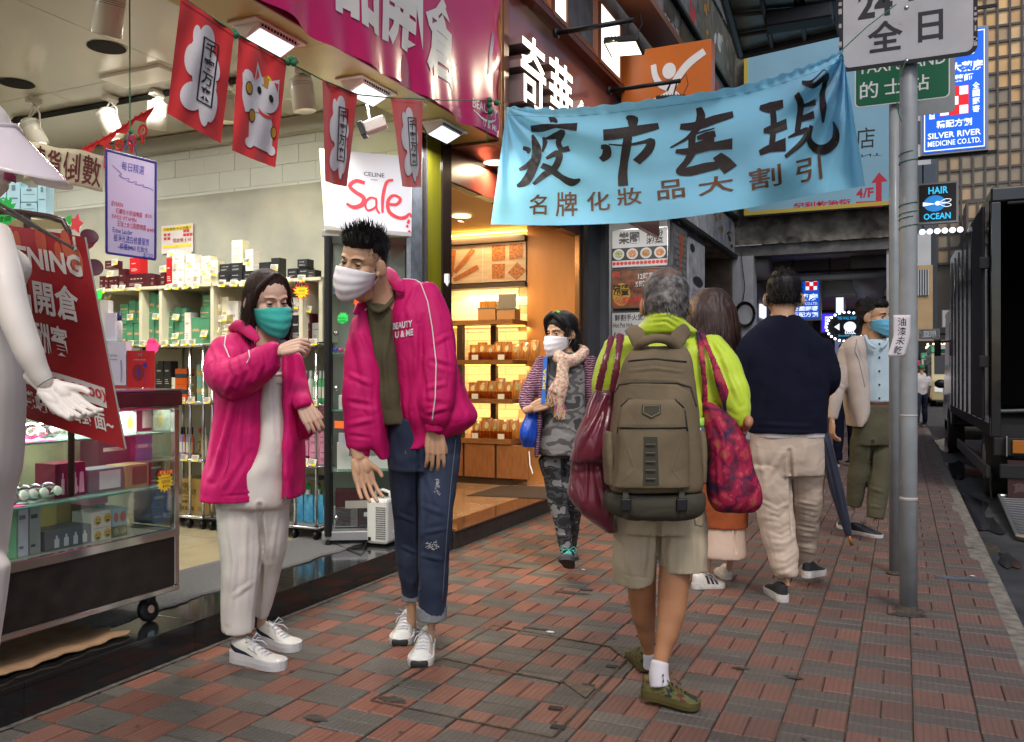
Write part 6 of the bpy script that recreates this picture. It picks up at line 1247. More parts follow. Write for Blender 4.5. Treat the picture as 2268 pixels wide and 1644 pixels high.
for z in(1.758,1.37,1.0,.61):
 MB().prism([up_(A_,z)+nn*.08,up_(B_,z)+nn*.08,up_(B_,z)+nn*.95,up_(A_,z)+nn*.95],(0,0,.007)).build('glass_shelf',mat('shelf_glass',(.35,.55,.48,1),.08,alpha=.45,coat=.4),gc);MB().cyl(up_(A_,z)+nn*.08,up_(B_,z)+nn*.08,.004,n=4).build('shelf_edge',m_ge,gc)
for z in(1.5,1.15,.32):MB().sphere(up_(A_.lerp(B_,.1),z)-nn*.05,.017,10).cyl(up_(A_.lerp(B_,.1),z)-nn*.05,up_(A_.lerp(B_,.1),z)+nn*.02,.007).build('hinge_knob',m_chr,gc,True)
def incab(u,w,z,h,d,col,lab,nm='product_carton'):
 p_=A_.lerp(B_,u)+nn*.3;q_=A_.lerp(B_,u+w)+nn*.3;mb=MB();mb.prism([up_(p_,z),up_(q_,z),up_(q_+nn*d,z),up_(p_+nn*d,z)],(0,0,h),mi=0)
 a_=up_(p_,z)-nn*.006;b_=up_(q_,z)-nn*.006;mb.quad(a_.lerp(b_,.2)+Vector((0,0,h*.5)),a_.lerp(b_,.7)+Vector((0,0,h*.5)),a_.lerp(b_,.7)+Vector((0,0,h*.72)),a_.lerp(b_,.2)+Vector((0,0,h*.72)),mi=1)
 o=mb.build(nm,[pmat(col,PC[col]),pmat(col+'_print',prt[col])]);tag(o,lab,'carton','cartons inside the glass cabinet')
for a in((.06,.3,1.766,.10,.4,'navy','navy blue carton on the upper glass shelf behind the mask'),(.08,.24,1.766+.101,.03,.4,'white','flat white carton on top of the navy one'),(.4,.2,1.766,.045,.4,'white','flat white carton at the back of the upper glass shelf'),(.25,.25,1.378,.09,.4,'dark','dark carton on the middle glass shelf behind the pink shoulder'),(.12,.3,1.008,.09,.4,'white','white carton on the lower middle glass shelf'),(.1,.75,.618,.17,.3,'white','wide white printed carton on the lowest glass shelf'),(.12,.55,.618+.171,.06,.3,'pale','pale flat carton stacked on the wide white one'),(.08,.62,.245,.23,.5,'maroon','large maroon gift box at the bottom of the cabinet'),(.06,.3,.24,.13,.25,'silver','silver grey carton in front of the maroon gift box'),(.38,.3,.24,.13,.25,'grey','grey carton beside the silver one at the cabinet bottom')):incab(*a)
star(759,705,14,12,'#2ad45a','green star card reading Made in Germany on the cabinet glass',4.5,['','Made in','GERMANY'],'#103018');star(795,668,13,14,'#ff5a1f','orange red star card behind the mask string inside the cabinet',4.55)
c=OY(755,941,4.5);o=MB().box(c,(.095,.002,.045)).build('orange_label',mat('fluo_label_orange',C('#ff6a2a'),.6,emit=.1,ecol='#ff6a2a'));tag(o,'rectangular orange label stuck on the cabinet glass beside the pink cuff','label')
for k,(u,h)in enumerate(((.08,'#3344aa'),(.15,'#cc3388'),(.22,'#66cc22'),(.3,'#dd7799'))):o=MB().sphere(up_(A_.lerp(B_,u)+nn*.35,1.395),.017,10).build('small_ball',mat('ball_'+h[1:],C(h),.3),None,True);tag(o,['blue','magenta','lime','rose'][k]+' little ball on the middle glass shelf','ball','small coloured balls in the cabinet')
sq=quadfn([(707,329),(912,349),(911,521),(719,505)],(5.45,5.5,5.5,5.45))
t=thing('light_box_sign',sq(.5,0),'lit sign box on top of the glass cabinet covered by a white paper sale sign','sign');bk=Vector((-.12,.22,0))
MB().hexa([sq(0,0),sq(1,.02),sq(1,1),sq(0,1)],[sq(0,0)+bk,sq(1,.02)+bk,sq(1,1)+bk,sq(0,1)+bk]).build('light_box',mat('light_box_lit',(.9,.88,.6,1),.5,emit=.75,ecol='#fff4a8'),t)
MB().slab(sq(0,-.02),sq(1,-.02),sq(1,.03),sq(0,.03),-.01).build('metal_edge',_mc['cabinet_silver'],t)
sheet=lambda u,v:sq(.13+.87*u+.01*math.sin(v*6)*(1-u),.01+.99*v)-CF*(.012+.008*math.sin(u*5+v*3)+.02*max(0,.12-u)*-1)
MB().surf(sheet,24,16).build('paper_sheet',mat('sale_paper',(.64,.65,.72,1),.7),t,True)
text(t,'CELINE',sheet,(.40,.70,.66,.755),m_pk,bold=.01,off=.004);text(t,'PARIS',sheet,(.49,.65,.57,.67),m_pk,off=.004)
def sz(zx,zy):
 px=(1100+zx/1.8267)/1.6067;py=(zy/1.8267)/1.6067;u=(px-733)/178;yt=331+u*18;yb=507+u*14;return(u,(yb-py)/(yb-yt))
g=MB()
for pts,w in(([(355,1195),(300,1180),(255,1215),(290,1255),(340,1290),(330,1335),(270,1355),(222,1330)],[.05,.045,.05,.05,.055,.06,.05,.03]),([(430,1300),(385,1290),(350,1330),(365,1375),(420,1350),(425,1300),(425,1360),(445,1395)],.028),([(545,1175),(500,1190),(470,1290),(465,1390)],[.03,.04,.045,.03]),([(495,1330),(560,1335),(590,1300),(545,1275),(505,1310),(510,1380),(570,1420),(620,1420),(655,1395),(663,1420)],[.035,.04,.04,.035,.045,.05,.045,.045,.03,.02]),([(650,1435),(640,1460)],.035),([(632,1470),(640,1485)],.03),([(645,1505),(660,1525)],.035)):stroke_on(g,sheet,[sz(*p)for p in pts],w,off=.004,asp=1.0,seg=.02)
g.build('red_handwriting',mat('marker_sale_red',(.6,.03,.05,1),.6),t)
c=G(850,1206,ZP);c=Vector((c.x,c.y,ZP));ap=thing('air_purifier',c,'small white air purifier with louvred side and carry handle on the black step','air purifier');M=Matrix.Rotation(YAW+R_(-20),3,'Z')
m_ap=mat('white_plastic',(.62,.62,.58,1),.35,coat=.2)
mb=MB();o_=c+Vector((-.02,.02,0));mb.box(o_+Vector((0,0,.155)),(.15,.17,.29),M=M);mb.build('body',m_ap,ap,bevel=.02)
mb=MB();mb.tube([o_+M@Vector((-.055,0,.295)),o_+M@Vector((-.05,0,.335)),o_+M@Vector((0,0,.35)),o_+M@Vector((.05,0,.335)),o_+M@Vector((.055,0,.295))],.011,8);mb.build('handle',m_ap,ap,True)
g=MB()
for k in range(15):g.box(o_+M@Vector((.03,-.0865,.05+k*.014)),(.07,.004,.005),M=M)
g.build('louvre_slots',mat('slot_grey',(.12,.12,.12,1),.7),ap);MB().box(o_+M@Vector((-.05,-.0865,.045)),(.02,.004,.02),M=M).build('socket',m_blk,ap)
MB().tube([o_+M@Vector((-.05,-.09,.045)),o_+M@Vector((-.05,-.13,.02))+Vector((0,0,0)),G(800,1228,ZP+.005),G(760,1212,ZP+.005),G(745,1205,ZP+.01),up_(A_,.16)],.0035,6).build('power_cable',m_blk,ap,True)
# ================================================================ glass counter
XC,YC1=-3.0,2.93
ct=thing('glass_counter',(-3.2,2,ZP),'chrome framed glass display counter on castors with dark wooden base panel','display counter');YC0=.9;XCb=-3.5
def cb(name,a,b,m,bev=0):return MB().bb(a,b).build(name,m,ct,bevel=bev)
m_fb=mat('base_panel_black',(.016,.012,.011,1),.35,nz=.5,nsc=14,coat=.1);m_wd=mat('dark_red_trim',(.06,.014,.016,1),.35,nz=.3,nsc=9,coat=.12)
cb('base_panel',(XC-.012,YC0,.29),(XC-.002,YC1-.02,.505),m_fb);cb('bottom_rail',(XC-.02,YC0,.262),(XC+.004,YC1,.287),m_chr,.003);cb('mid_rail',(XC-.02,YC0,.507),(XC+.006,YC1,.545),m_chr,.003)
cb('corner_post',(XC-.028,YC1-.026,.288),(XC+.002,YC1,1.085),m_chr,.003);cb('corner_post',(XCb,YC1-.026,.262),(XCb+.03,YC1,1.085),m_chr,.003);cb('post_edge',(XC-.027,YC1+.0005,.29),(XC-.003,YC1+.004,1.085),m_wd)
cb('bottom_rail',(XCb+.0,YC1-.024,.262),(XC-.021,YC1,.287),m_chr);cb('mid_rail',(XCb+.0,YC1-.024,.507),(XC-.021,YC1,.54),m_chr);cb('side_panel',(XCb+.03,YC1-.018,.29),(XC-.03,YC1-.008,.505),m_fb)
cb('floor_board',(XCb,YC0,.51),(XC-.03,YC1-.03,.528),mat('counter_floor',(.35,.34,.28,1),.4));cb('back_panel',(XCb-.012,YC0,.29),(XCb-.002,YC1,1.085),mat('counter_back',(.34,.30,.18,1),.4,col2=(.12,.10,.07,1),nsc=4))
cb('top_trim',(XCb-.03,YC0,1.1),(XC+.012,YC1+.012,1.165),m_wd,.006);cb('top_chrome',(XCb-.03,YC0,1.166),(XC+.014,YC1+.014,1.176),m_chr,.003);cb('top_rail',(XC-.02,YC0,1.086),(XC+.004,YC1,1.099),m_chr,.003)
MB().bb((XC-.008,YC0,.545),(XC-.005,YC1-.027,1.086)).build('front_glass',m_glass,ct);MB().bb((XCb+.03,YC1-.012,.54),(XC-.03,YC1-.009,1.086)).build('side_glass',m_glass,ct)
m_sg=mat('shelf_glass',(.35,.55,.48,1),.08)
for z in(.978,.735):cb('glass_shelf',(XCb+.02,YC0,z-.007),(XC-.05,YC1-.04,z),m_sg);cb('shelf_edge',(XC-.0499,YC0,z-.0068),(XC-.046,YC1-.04,z-.0002),m_ge)
arealight('case_light',(-3.2,2.1,1.07),(-3.2,2.1,.5),.2,22,(.95,1,.92),sy=1.5,parent=ct)
for y in(YC1-.12,YC1-1.6):
 w=MB();c=Vector((XC-.06,y,ZP+.052));w.lathe([(0,-.018),(.04,-.018),(.052,-.01),(.052,.01),(.04,.018),(0,.018)],c,Matrix.Rotation(R_(75),3,'Y'),20);w.box(c+Vector((-.0,0,.05)),(.05,.04,.04));w.build('castor',m_blk,ct,True);MB().lathe([(0,.02),(.018,.02),(.02,.016)],c,Matrix.Rotation(R_(75),3,'Y'),12).build('hub',m_chr,ct)
def inc(px0,px1,py0,py1,X,z,col,lab,dep=.12,kind='box',m_=None):
 y0,y1=OX(px0,HZ,X).y,OX(px1,HZ,X).y;pm=(px0+px1)/2;z0=z if z is not None else OX(pm,py1,X).z;z1=OX(pm,py0,X).z;h=z1-z0;mb=MB();mb.bb((X-dep,y0+.002,z0),(X,y1-.002,z1),mi=0);w=y1-y0
 def q(u0,v0,u1,v1):mb.quad((X+.001,y0+w*u0,z0+h*v0),(X+.001,y0+w*u1,z0+h*v0),(X+.001,y0+w*u1,z0+h*v1),(X+.001,y0+w*u0,z0+h*v1),mi=1)
 if kind=='box':q(.12,.7,.7,.78);q(.12,.15,.5,.2)
 if kind=='window':q(.3,.12,.9,.9)
 if kind=='bottles':
  for k in range(4):q(.2+k*.2,.1,.3+k*.2,.55);q(.23+k*.2,.55,.27+k*.2,.72)
 o=mb.build('gift_box',m_ or[pmat(col,PC[col]),pmat(col+'_print',prt[col])]);tag(o,lab,'gift box','boxes inside the glass counter');return o,plane_fn((X+.0015,y0,z0),(X+.0015,y1,z0),(X+.0015,y0,z1))
def V5(z):return z*.303
def V5y(z):return 809.1+z*.303
XI=-3.13
for a in((400,628,715,950,'wine','plum gift box with a pictured pink bottle on the middle glass shelf',.735,'bottles',XI),(645,905,755,920,'grey','grey gift set with a clear window on the middle glass shelf',.735,'window',XI),(912,1090,725,890,'gold','beige floral box next to the grey gift set',.735,'window',XI),(1092,1205,705,875,'dark','dark brown box at the right end of the middle glass shelf',.735,'box',XI),(325,668,1190,1400,'grey','long dark grey gift box with four pictured bottles at the counter bottom',.529,'bottles',XI),(130,210,1010,1440,'pale','tall pale box at the bottom left of the counter',.529,'box',XI),(215,300,1005,1420,'silver','second tall pale grey box beside it',.529,'box',XI),(0,125,1015,1460,'ltgreen','wide pale green box cut by the picture edge',.529,'box',XI),(720,985,520,755,'dark','dark teal box with sunburst print behind the middle shelf goods',.735,'box',-3.3),(990,1115,500,720,'blue','plain blue box at the back right of the counter',.735,'box',-3.3),(1110,1240,900,1220,'blue','blue plastic wrapped box in the right bottom corner',.529,'box',-3.25),(860,1000,310,500,'white','white box with a gold round perfume bottle picture on the top shelf',.978,'plain',-3.2),(1005,1120,300,490,'maroon','maroon box with two orange bottles on the top shelf',.978,'window',-3.2),(100,190,400,570,'white','white box by the mannequin hand on the top shelf',.978,'plain',-3.2),(650,790,955,1015,'pink','pale pink flat box with orange sticker at the back',None,'plain',-3.25),(410,520,960,1180,'gold','tan box standing at the back of the counter bottom',.529,'plain',-3.3)):
 x0,x1,y0,y1,c_,lab,z,kd,X_=a;o,f=inc(V5(x0),V5(x1),V5y(y0),V5y(y1),X_,z,c_,lab,kind=kd)
 if 'gold round' in lab:g=MB();poly_on(g,f,blob_poly(.62,.38,.17,.25),off=.001);poly_on(g,f,[(.55,.6),(.69,.6),(.67,.92),(.57,.92)],off=.001);g.build('bottle_picture',mat('gold_print',(.5,.33,.08,1),.3),o)
 if 'pictured pink' in lab:g=MB();poly_on(g,f,blob_poly(.6,.22,.14,.15),off=.002);poly_on(g,f,[(.75,.1),(.93,.1),(.9,.7),(.78,.7)],off=.002);g.build('pink_picture',pmat('pink',PC['pink']),o)
o,f=inc(V5(668),V5(815),V5y(1070),V5y(1325),XI,.529,'white','white box printed with four yellow round smiling faces',kind='plain');ye=mat('face_yellow',(.75,.42,.03,1),.5)
for u,v in((.3,.7),(.78,.74),(.3,.18),(.78,.22)):g=MB();poly_on(g,f,blob_poly(u,v,.19,.17),off=.001);g.build('face_print',ye,o);g=MB();poly_on(g,f,blob_poly(u,v-.07,.1,.045),off=.002);poly_on(g,f,blob_poly(u-.07,v+.04,.03,.03,10),off=.002);poly_on(g,f,blob_poly(u+.07,v+.04,.03,.03,10),off=.002);g.build('features_print',m_pk,o)
text(o,'Eau de Toilette Collection',f,(.1,.42,.9,.48),m_pr)
for k,(y0,y1,c_)in enumerate(((1045,1170,'lightblue'),(1172,1290,'brown'))):o,f=inc(V5(818),V5(932),V5y(y0),V5y(y1),XI,.529 if k else None,c_,['light blue','olive green'][k]+' patterned square box right of the smiling faces',kind='plain');g=MB();poly_on(g,f,blob_poly(.7,.5,.2,.3),off=.001);poly_on(g,f,blob_poly(.25,.5,.15,.3),off=.001);g.build('pattern_print',(m_pr,m_foodg)[k],o)
for k,(px,py,z)in enumerate(((V5(100),V5y(935),.735),(V5(170),V5y(940),.735),(V5(250),V5y(930),.735),(V5(350),V5y(920),.735),(V5(225),V5y(520),.978),(V5(330),V5y(525),.978),(V5(390),V5y(510),.978))):
 c=OX(px,py,XI);c.z=z+.02;t=thing('wrist_watch',c,['silver watch nearest the picture edge on the middle shelf','silver watch lying second on the middle shelf','watch with round white dial, third on the middle shelf','watch with dark bezel beside the plum gift box','chrome bracelet watch left on the top shelf','chrome bracelet watch in the middle of the top shelf','chrome bracelet watch by the mannequin hand'][k],'watch','watches in the counter')
 MB().tube([c+Vector((.0,.03*math.cos(a),.02+.022*math.sin(a)))for a in[2*math.pi*i/16 for i in range(17)]],.007,6,flat=2).build('bracelet',m_chr,t,True);M=Matrix.Rotation(R_(70),3,'Y');MB().lathe([(0,.012),(.015,.012),(.019,.008),(.019,0),(0,0)],c+Vector((.012,.03,.015)),M,18).build('dial',m_card,t,True)
for px0,px1,py,z in((92,330,572,.979),(10,120,985,.736)):y0,y1=OX(V5(px0),HZ,XI).y,OX(V5(px1),HZ,XI).y;o=MB().bb((XI-.1,y0,z),(XI+.06,y1,z+.002)).build('pink_sheet',mat('fluo_pink_sheet',C('#ff4a8c'),.6));tag(o,'fluorescent pink paper lying under the %s watches'%('upper' if z>.9 else 'lower'),'paper')
t=thing('star_sticker',OX(V5(1205),V5y(840),XC),'yellow star sticker with red heading on the counter glass','sticker');c=OX(V5(1205),V5y(845),XC-.003);s_=.048;fs=plane_fn(c+Vector((0,-s_,-s_)),c+Vector((0,s_,-s_)),c+Vector((0,-s_,s_)))
g=MB();poly_on(g,fs,star_poly(.5,.45,.5,.5,15,.72,.1,3),off=.001);g.build('yellow_star',m_ylw,t);g=MB();poly_on(g,fs,[(.02,.8),(.15,1.02),(.95,1.0),(.98,.78)],off=.0016);g.build('red_heading',m_pr,t)
text(t,'新貨上市',fs,(.18,.8,.92,.98),m_ylw,bold=.02,off=.0025);text(t,'Laneige',fs,(.2,.58,.8,.7),m_pk,off=.0025,shear=.2);text(t,'受貨熱賣',fs,(.3,.38,.8,.54),m_pk,off=.0025);text(t,'$450',fs,(.35,.18,.75,.32),m_pk,off=.0025)
ZCT=1.177
def oncounter(px0,px1,py0,t_,col,dep,lab,zb=ZCT):
 a=P(px0,861,t_);b=P(px1,861,t_);h=P(px0,py0,t_).z-zb;mb=MB();d=CF*dep
 a.z=b.z=zb;mb.prism([a,b,b+d,a+d],(0,0,h),mi=0);o=mb.build('product_box',[pmat(col,PC[col])]);tag(o,lab,'carton','boxes on the glass counter');return o,plane_fn(a,b,a+Vector((0,0,h)))
o,f=oncounter(281,331,777,4.02,'red',.06,'red earphone box with blue earbuds printed on it');g=MB();
stroke_on(g,f,[(.5,.2),(.5,.4),(.52,.55)],.02);poly_on(g,f,blob_poly(.52,.42,.09,.06));poly_on(g,f,blob_poly(.8,.62,.1,.06),off=.002);stroke_on(g,f,[(.8,.1),(.8,.6)],.012);g.build('earbud_print',mat('blue_print',(.02,.03,.3,1),.4),o);g=MB();poly_on(g,f,blob_poly(.5,.42,.27,.23),off=.0008);g.build('dark_disc_print',mat('dark_red_print',(.25,.005,.01,1),.4),o);text(o,'U SPORT WIRELESS',f,(.3,.74,.85,.77),m_pw);text(o,'H',f,(.5,.85,.68,.93),m_post[2],bold=.05)
o,f=oncounter(240,279,757,4.02,'pale',.06,'white thermometer box with a lilac ear thermometer printed on it');g=MB();stroke_on(g,f,[(.72,.12),(.75,.35),(.72,.6)],[.05,.08,.1]);g.build('thermometer_print',mat('lilac_print',(.35,.27,.5,1),.4),o);g=MB();poly_on(g,f,[(0,0),(1,0),(1,.06),(0,.06)],off=.0012);g.build('red_band',m_pr,o);text(o,'One Fusion',f,(.08,.68,.5,.73),m_pk);text(o,'Ear Thermometer',f,(.08,.6,.5,.64),m_pk)
o,f=oncounter(233,256,694,4.05,'pale',.05,'lilac patterned carton standing above the thermometer box',zb=1.36)
o,f=oncounter(222,240,665,4.1,'white',.05,'white carton with dark heading beside the red sign board',zb=1.36)
c=P(263,757,4.08);t=thing('bottle',c,'tall white and blue bottle with cap beside the lilac carton','bottle');MB().lathe([(0,0),(.016,0),(.017,.09),(.012,.1)],c,n=14).build('body',pmat('white',PC['white']),t,True);MB().lathe([(.013,.1),(.014,.102),(.014,.14),(0,.14)],c,n=14).build('cap',pmat('navy',PC['navy']),t,True)
MB().prism([P(222,757,4.04)+Vector((0,0,-.0)),P(280,757,4.04),P(280,757,4.04)+CF*.12,P(222,757,4.04)+CF*.12],(0,0,.004)).build('riser_shelf',m_sg,ct)
# ================================================================ left wall shelf with pale blue cartons
ws=thing('wall_shelf',P(50,480,4.7),'white wall shelf carrying pale blue cartons at the left edge','shelf');a,b=P(-40,478,4.7),P(104,478,4.7);MB().prism([a,b,b+Vector((-.1,.3,0)),a+Vector((-.1,.3,0))],(0,0,-.02)).build('board',m_crm,ws)
for k,(x0,x1,y0,y1)in enumerate(((-10,14,404,478),(16,44,404,478),(46,83,416,447),(46,82,449,478),(84,102,409,478))):
 a,b=P(x0,y1,4.72),P(x1,y1,4.72);h=P(x0,y0,4.72).z-a.z;mb=MB();mb.prism([a,b,b+CF*.08,a+CF*.08],(0,0,h),mi=0);f=plane_fn(a,b,a+Vector((0,0,h)));poly_on(mb,f,[(.35,.75),(.65,.75),(.65,.92),(.35,.92)],mi=1);poly_on(mb,f,[(.15,.5),(.85,.5),(.85,.54),(.15,.54)],mi=1)
 tag(mb.build('product_carton',[pmat('lightblue',PC['lightblue']),pmat('lightblue_print','#5b6f7a')]),['pale blue carton cut by the left picture edge','tall pale blue carton beside the visor tip','flat pale blue carton on top of another','flat pale blue carton under another','tall narrow pale blue carton at the shelf end'][k],'carton','pale blue cartons on the wall shelf')
 # ================================================================ red sign board carried by the mannequin
rq=[(-70,486),(187,525),(277,995),(-70,887)]
rt_=2.0;rb0=quadfn(rq,(rt_,rt_+.02,rt_+.02,rt_))
rs_=thing('sign_board',rb0(.5,0),'tilted red foam board announcing the opening with white lettering, slung from the mannequin','sign board');m_rdb=mat('dark_red_foamboard',(.30,.010,.014,1),.35,nz=.35,nsc=7,coat=.15)
MB().hexa([rb0(0,0)+CF*.009,rb0(1,0)+CF*.009,rb0(1,1)+CF*.009,rb0(0,1)+CF*.009],[rb0(0,0)+CF*.0005,rb0(1,0)+CF*.0005,rb0(1,1)+CF*.0005,rb0(0,1)+CF*.0005]).build('foam_core',mat('foam_edge',(.55,.52,.42,1),.8),rs_);MB().surf(rb0,1,1).build('printed_face',m_rdb,rs_)
def ruv(px,py):
 u,v=.5,.5
 for _ in range(30):
  top=np.array(rq[0])*(1-u)+np.array(rq[1])*u;bot=np.array(rq[3])*(1-u)+np.array(rq[2])*u;p=bot+(top-bot)*v;e=np.array((px,py))-p;v+=e[1]/(top[1]-bot[1]);u+=(e[0])/300
 return u,v
def rz(zx,zy):return ruv(zx/2.935,(700+zy/1.8267)/1.6067)
m_wb=mat('board_white_print',(.62,.55,.50,1),.5);m_orn=mat('bokeh_print',(.52,.16,.07,1),.5,col2=(.42,.05,.03,1),nsc=9)
g=MB()
for zx,zy,r_ in((110,290,.055),(265,290,.075),(430,310,.07),(500,420,.08),(60,300,.05),(380,360,.05)):u,v=rz(zx,zy);poly_on(g,rb0,blob_poly(u,v,r_*.62,r_,20),off=.0012+.0002*len(g.f))
g.build('light_dots',m_orn,rs_)
def rtext(s,z0,z1,m_,bd=.0):a=rz(*z0);b=rz(*z1);text(rs_,s,rb0,(a[0],min(a[1],b[1]),b[0],max(a[1],b[1])),m_,bold=bd,off=.003)
uA,vA=rz(-25,470);uB,vB=rz(545,470)
def line(s,x0,x1,ytop,ybot,m_=m_wb,bd=.02,off=.003,sub=0):
 a=rz(x1,ytop);b=rz(x1,ybot);text(rs_,s,rb0,(rz(x0,ybot)[0],b[1],b[0]-.0,a[1]),m_,bold=bd,off=off)
line('OPENING',-75,545,388,530,bd=.035);line('化妝品開倉',-250,535,600,826,bd=.022);line('回饋酬賓',-10,465,862,1064,bd=.02)
g=MB();stroke_on(g,rb0,[rz(60,1130),rz(250,1175),rz(480,1240),rz(690,1310)],.098,off=.0022,asp=.7);g.build('white_outline',m_wb,rs_);line('12.26(11:00-22:00)',40,700,1265,1345,m_=mat('time_red',(.5,.03,.03,1),.5),bd=.02,off=.0042)
line('地鐵站C出口對面~',80,750,1425,1545,bd=.02)
rope=MB();w0=P(-20,430,1.85);rope.tube([P(-40,440,1.72),P(0,452,1.8),P(165,552,1.99)],.004,6);rope.tube([P(-40,450,1.72),P(0,462,1.8),P(160,548,1.99)],.0035,6);rope.tube([P(163,525,2.0),P(167,552,1.995)],.003,5);rope.sphere(P(165,553,1.99),.006,8);rope.build('cord',mat('white_cord',(.5,.45,.38,1),.8,nz=.3,nsc=200),rs_,True)
t=thing('trolley_handle',P(60,480,2.9),'dark brown curved handle rising behind the red sign board','trolley handle');MB().tube([P(-30,468,2.9),P(40,470,2.9),P(110,481,2.9),P(140,490,2.9),P(152,512,2.9),P(156,560,2.9),P(158,700,2.9),P(158,1100,2.9)],.011,8).build('tube',mat('dark_brown_enamel',(.05,.022,.018,1),.3),t,True);MB().tube([P(60,478,2.9),P(62,560,2.9)],.012,8).build('bar',_mc['dark_brown_enamel'],t)
m_ph=mat('pink_holder',(.62,.12,.17,1),.35);m_pi=mat('magenta_inside',(.65,.02,.22,1),.35)
for k,(px,py,r_,ax)in enumerate(((196,530,19,(.75,-.4,.45)),(207,595,19,(.8,-.5,.15)))):
 c=P(px,py,2.9);R0=r_*2.9/FL;t=thing('tape_holder',c,['upper','lower'][k]+' pink holder with a magenta roll clipped to the dark handle','tape holder','pink holders on the handle');M=Vector(ax).normalized().to_track_quat('Z','Y').to_matrix()
 MB().lathe([(R0*.55,-R0*1.3),(R0,R0*.6),(R0*.94,R0*.6),(R0*.5,-R0*1.2)],c,M,22).build('cup',m_ph,t,True);MB().lathe([(R0*.90,R0*.61),(R0*.99,R0*.64),(R0*1.0,R0*.55)],c,M,22).build('dark_rim',mat('plum_rim',(.08,.01,.02,1),.3),t,True);MB().lathe([(0,R0*.35),(R0*.7,R0*.35),(R0*.72,-R0*.8)],c,M,20).build('roll',m_pi,t,True)
star(168,495,16,16,'#e8424f','red star shaped card behind the top corner of the sign board',OX(168,495,-2.6).y*0+2.35,n=5,inner=.55);star(152,488,8,9,'#1fbf4a','green star card beside the dark handle',2.4)
star(10,470,28,24,'#2ad45a','large green star card at the left edge with handwriting',2.2,['','化妝品','清價'],'#0c2c10')
# ================================================================ pastry shop furniture
YPs=8.0
def XPs(px,Y=7.65):return OY(px,HZ,Y).x
m_wood=mat('walnut_board',(.26,.11,.035,1),.4,nz=.3,nsc=14,stretch=(1,8,8));m_wdk=mat('dark_upright',(.045,.025,.015,1),.4);m_lw=mat('led_warm',(1,.8,.4,1),emit=4,ecol='#ffb84a')
YF=7.65
ps=thing('pastry_shelving',(-4,YF,ZP),'timber shelving with warm strip lights and packets of biscuits','shelving');xl,xr=-5.2,-3.475
def zp(py,Y=YF):return OY(1090,py,Y).z
lv=[zp(708),zp(797),zp(884),zp(972)]
for z in lv[:3]:MB().bb((xl,YF,z-.045),(xr,8.1,z)).build('shelf_board',m_wood,ps);MB().bb((xl,YF+.28,z-.056),(xr,YF+.31,z-.046)).build('light_strip',m_lw,ps);arealight('strip_light',(-3.9,YF+.32,z-.07),(-3.9,YF+.45,z-.6),.9,3.0,(1,.68,.3),sy=.05,parent=ps)
MB().bb((xl,YF-.03,lv[3]-.05),(xr,8.1,lv[3])).build('counter_board',m_wood,ps)
for k in range(4):
 xa=XPs(1024)+.0+k*-.56;
for a,b in((1030,1098),(1101,1172),(960,1027)):MB().bb((XPs(a)+.004,YF-.02,ZP+.07),(XPs(b)-.004,YF,lv[3]-.055)).build('cupboard_door',mat('cupboard_wood',(.30,.12,.04,1),.4,nz=.2,nsc=9,stretch=(6,1,1)),ps,bevel=.002)
MB().bb((xl,YF+.001,ZP),(xr,8.1,lv[3]-.051)).build('cupboard_carcass',m_wdk,ps)
for px in(1012,1062):MB().bb((XPs(px),YF+(.0 if px==1012 else .25),lv[3]),(XPs(px)+.06,YF+(.06 if px==1012 else .31),lv[0]-.046)).build('upright',m_wdk,ps)
MB().bb((xl,7.98,zp(625,7.98)),(xr,8.1,zp(540,7.98))).build('picture_panel',mat('picture_ground',(.42,.30,.20,1),.45,nz=.2,nsc=4,stretch=(1,8,8)),ps)
MB().bb((xl,7.95,zp(537,7.95)),(xr,8.1,zp(524,7.95))).build('panel_rail',m_wdk,ps);MB().bb((xl,7.95,zp(637,7.95)),(xr,8.1,zp(627,7.95))).build('panel_rail',m_wdk,ps)
za,zb_=zp(625,7.978),zp(540,7.978);xa,xb=XPs(1002,7.978),XPs(1174,7.978);f=plane_fn((xa,7.978,za),(xb,7.978,za),(xa,7.978,zb_));m_nut=mat('nut_print',(.42,.15,.03,1),.5,col2=(.13,.03,.008,1),nsc=45);m_roll=mat('egg_roll_print',(.30,.09,.02,1),.5,nz=.3,nsc=40)
g=MB();poly_on(g,f,[(.52,.55),(.69,.55),(.69,.95),(.52,.95)]);poly_on(g,f,[(.74,.55),(.91,.58),(.91,.97),(.74,.95)]);poly_on(g,f,[(.52,.08),(.68,.08),(.69,.46),(.52,.47)]);poly_on(g,f,[(.72,.22),(.83,.02),(.96,.24),(.84,.48)]);g.build('nut_square_print',m_nut,ps);g=MB()
for a,b in(((.03,.3),(.28,.88)),((.02,.1),(.34,.42)),((-.02,.2),(.02,.9))):stroke_on(g,f,[a,b],[.11,.13],asp=2.0)
g.build('egg_roll_print',m_roll,ps);g=MB();poly_on(g,f,[(.4,0),(.405,0),(.405,1),(.4,1)],off=.002);g.build('divider_print',m_pw,ps)
MB().bb((xl,8.02,zp(518,8.02)),(xr,8.06,zp(515,8.02))).build('light_strip',m_lw,ps);arealight('cove_light',(-3.95,7.9,zp(645)),(-3.95,8.2,zp(700)),.8,5,(1,.74,.36),sy=.04,parent=ps);arealight('cove_light',(-3.95,7.9,2.68),(-3.95,8.2,2.3),.8,6,(1,.72,.34),sy=.04,parent=ps)
m_pk_=mat('biscuit_packet',(.36,.10,.012,1),.12,col2=(.66,.31,.07,1),nsc=22,coat=.8,stretch=(3.5,1,.35),bump=.8,bsc=50,bdist=.01);m_stk=mat('gold_sticker',(.65,.5,.2,1),.4);m_tray=mat('amber_tray',(.35,.14,.03,1),.1,coat=.6)
rng=random.Random(31);row=0
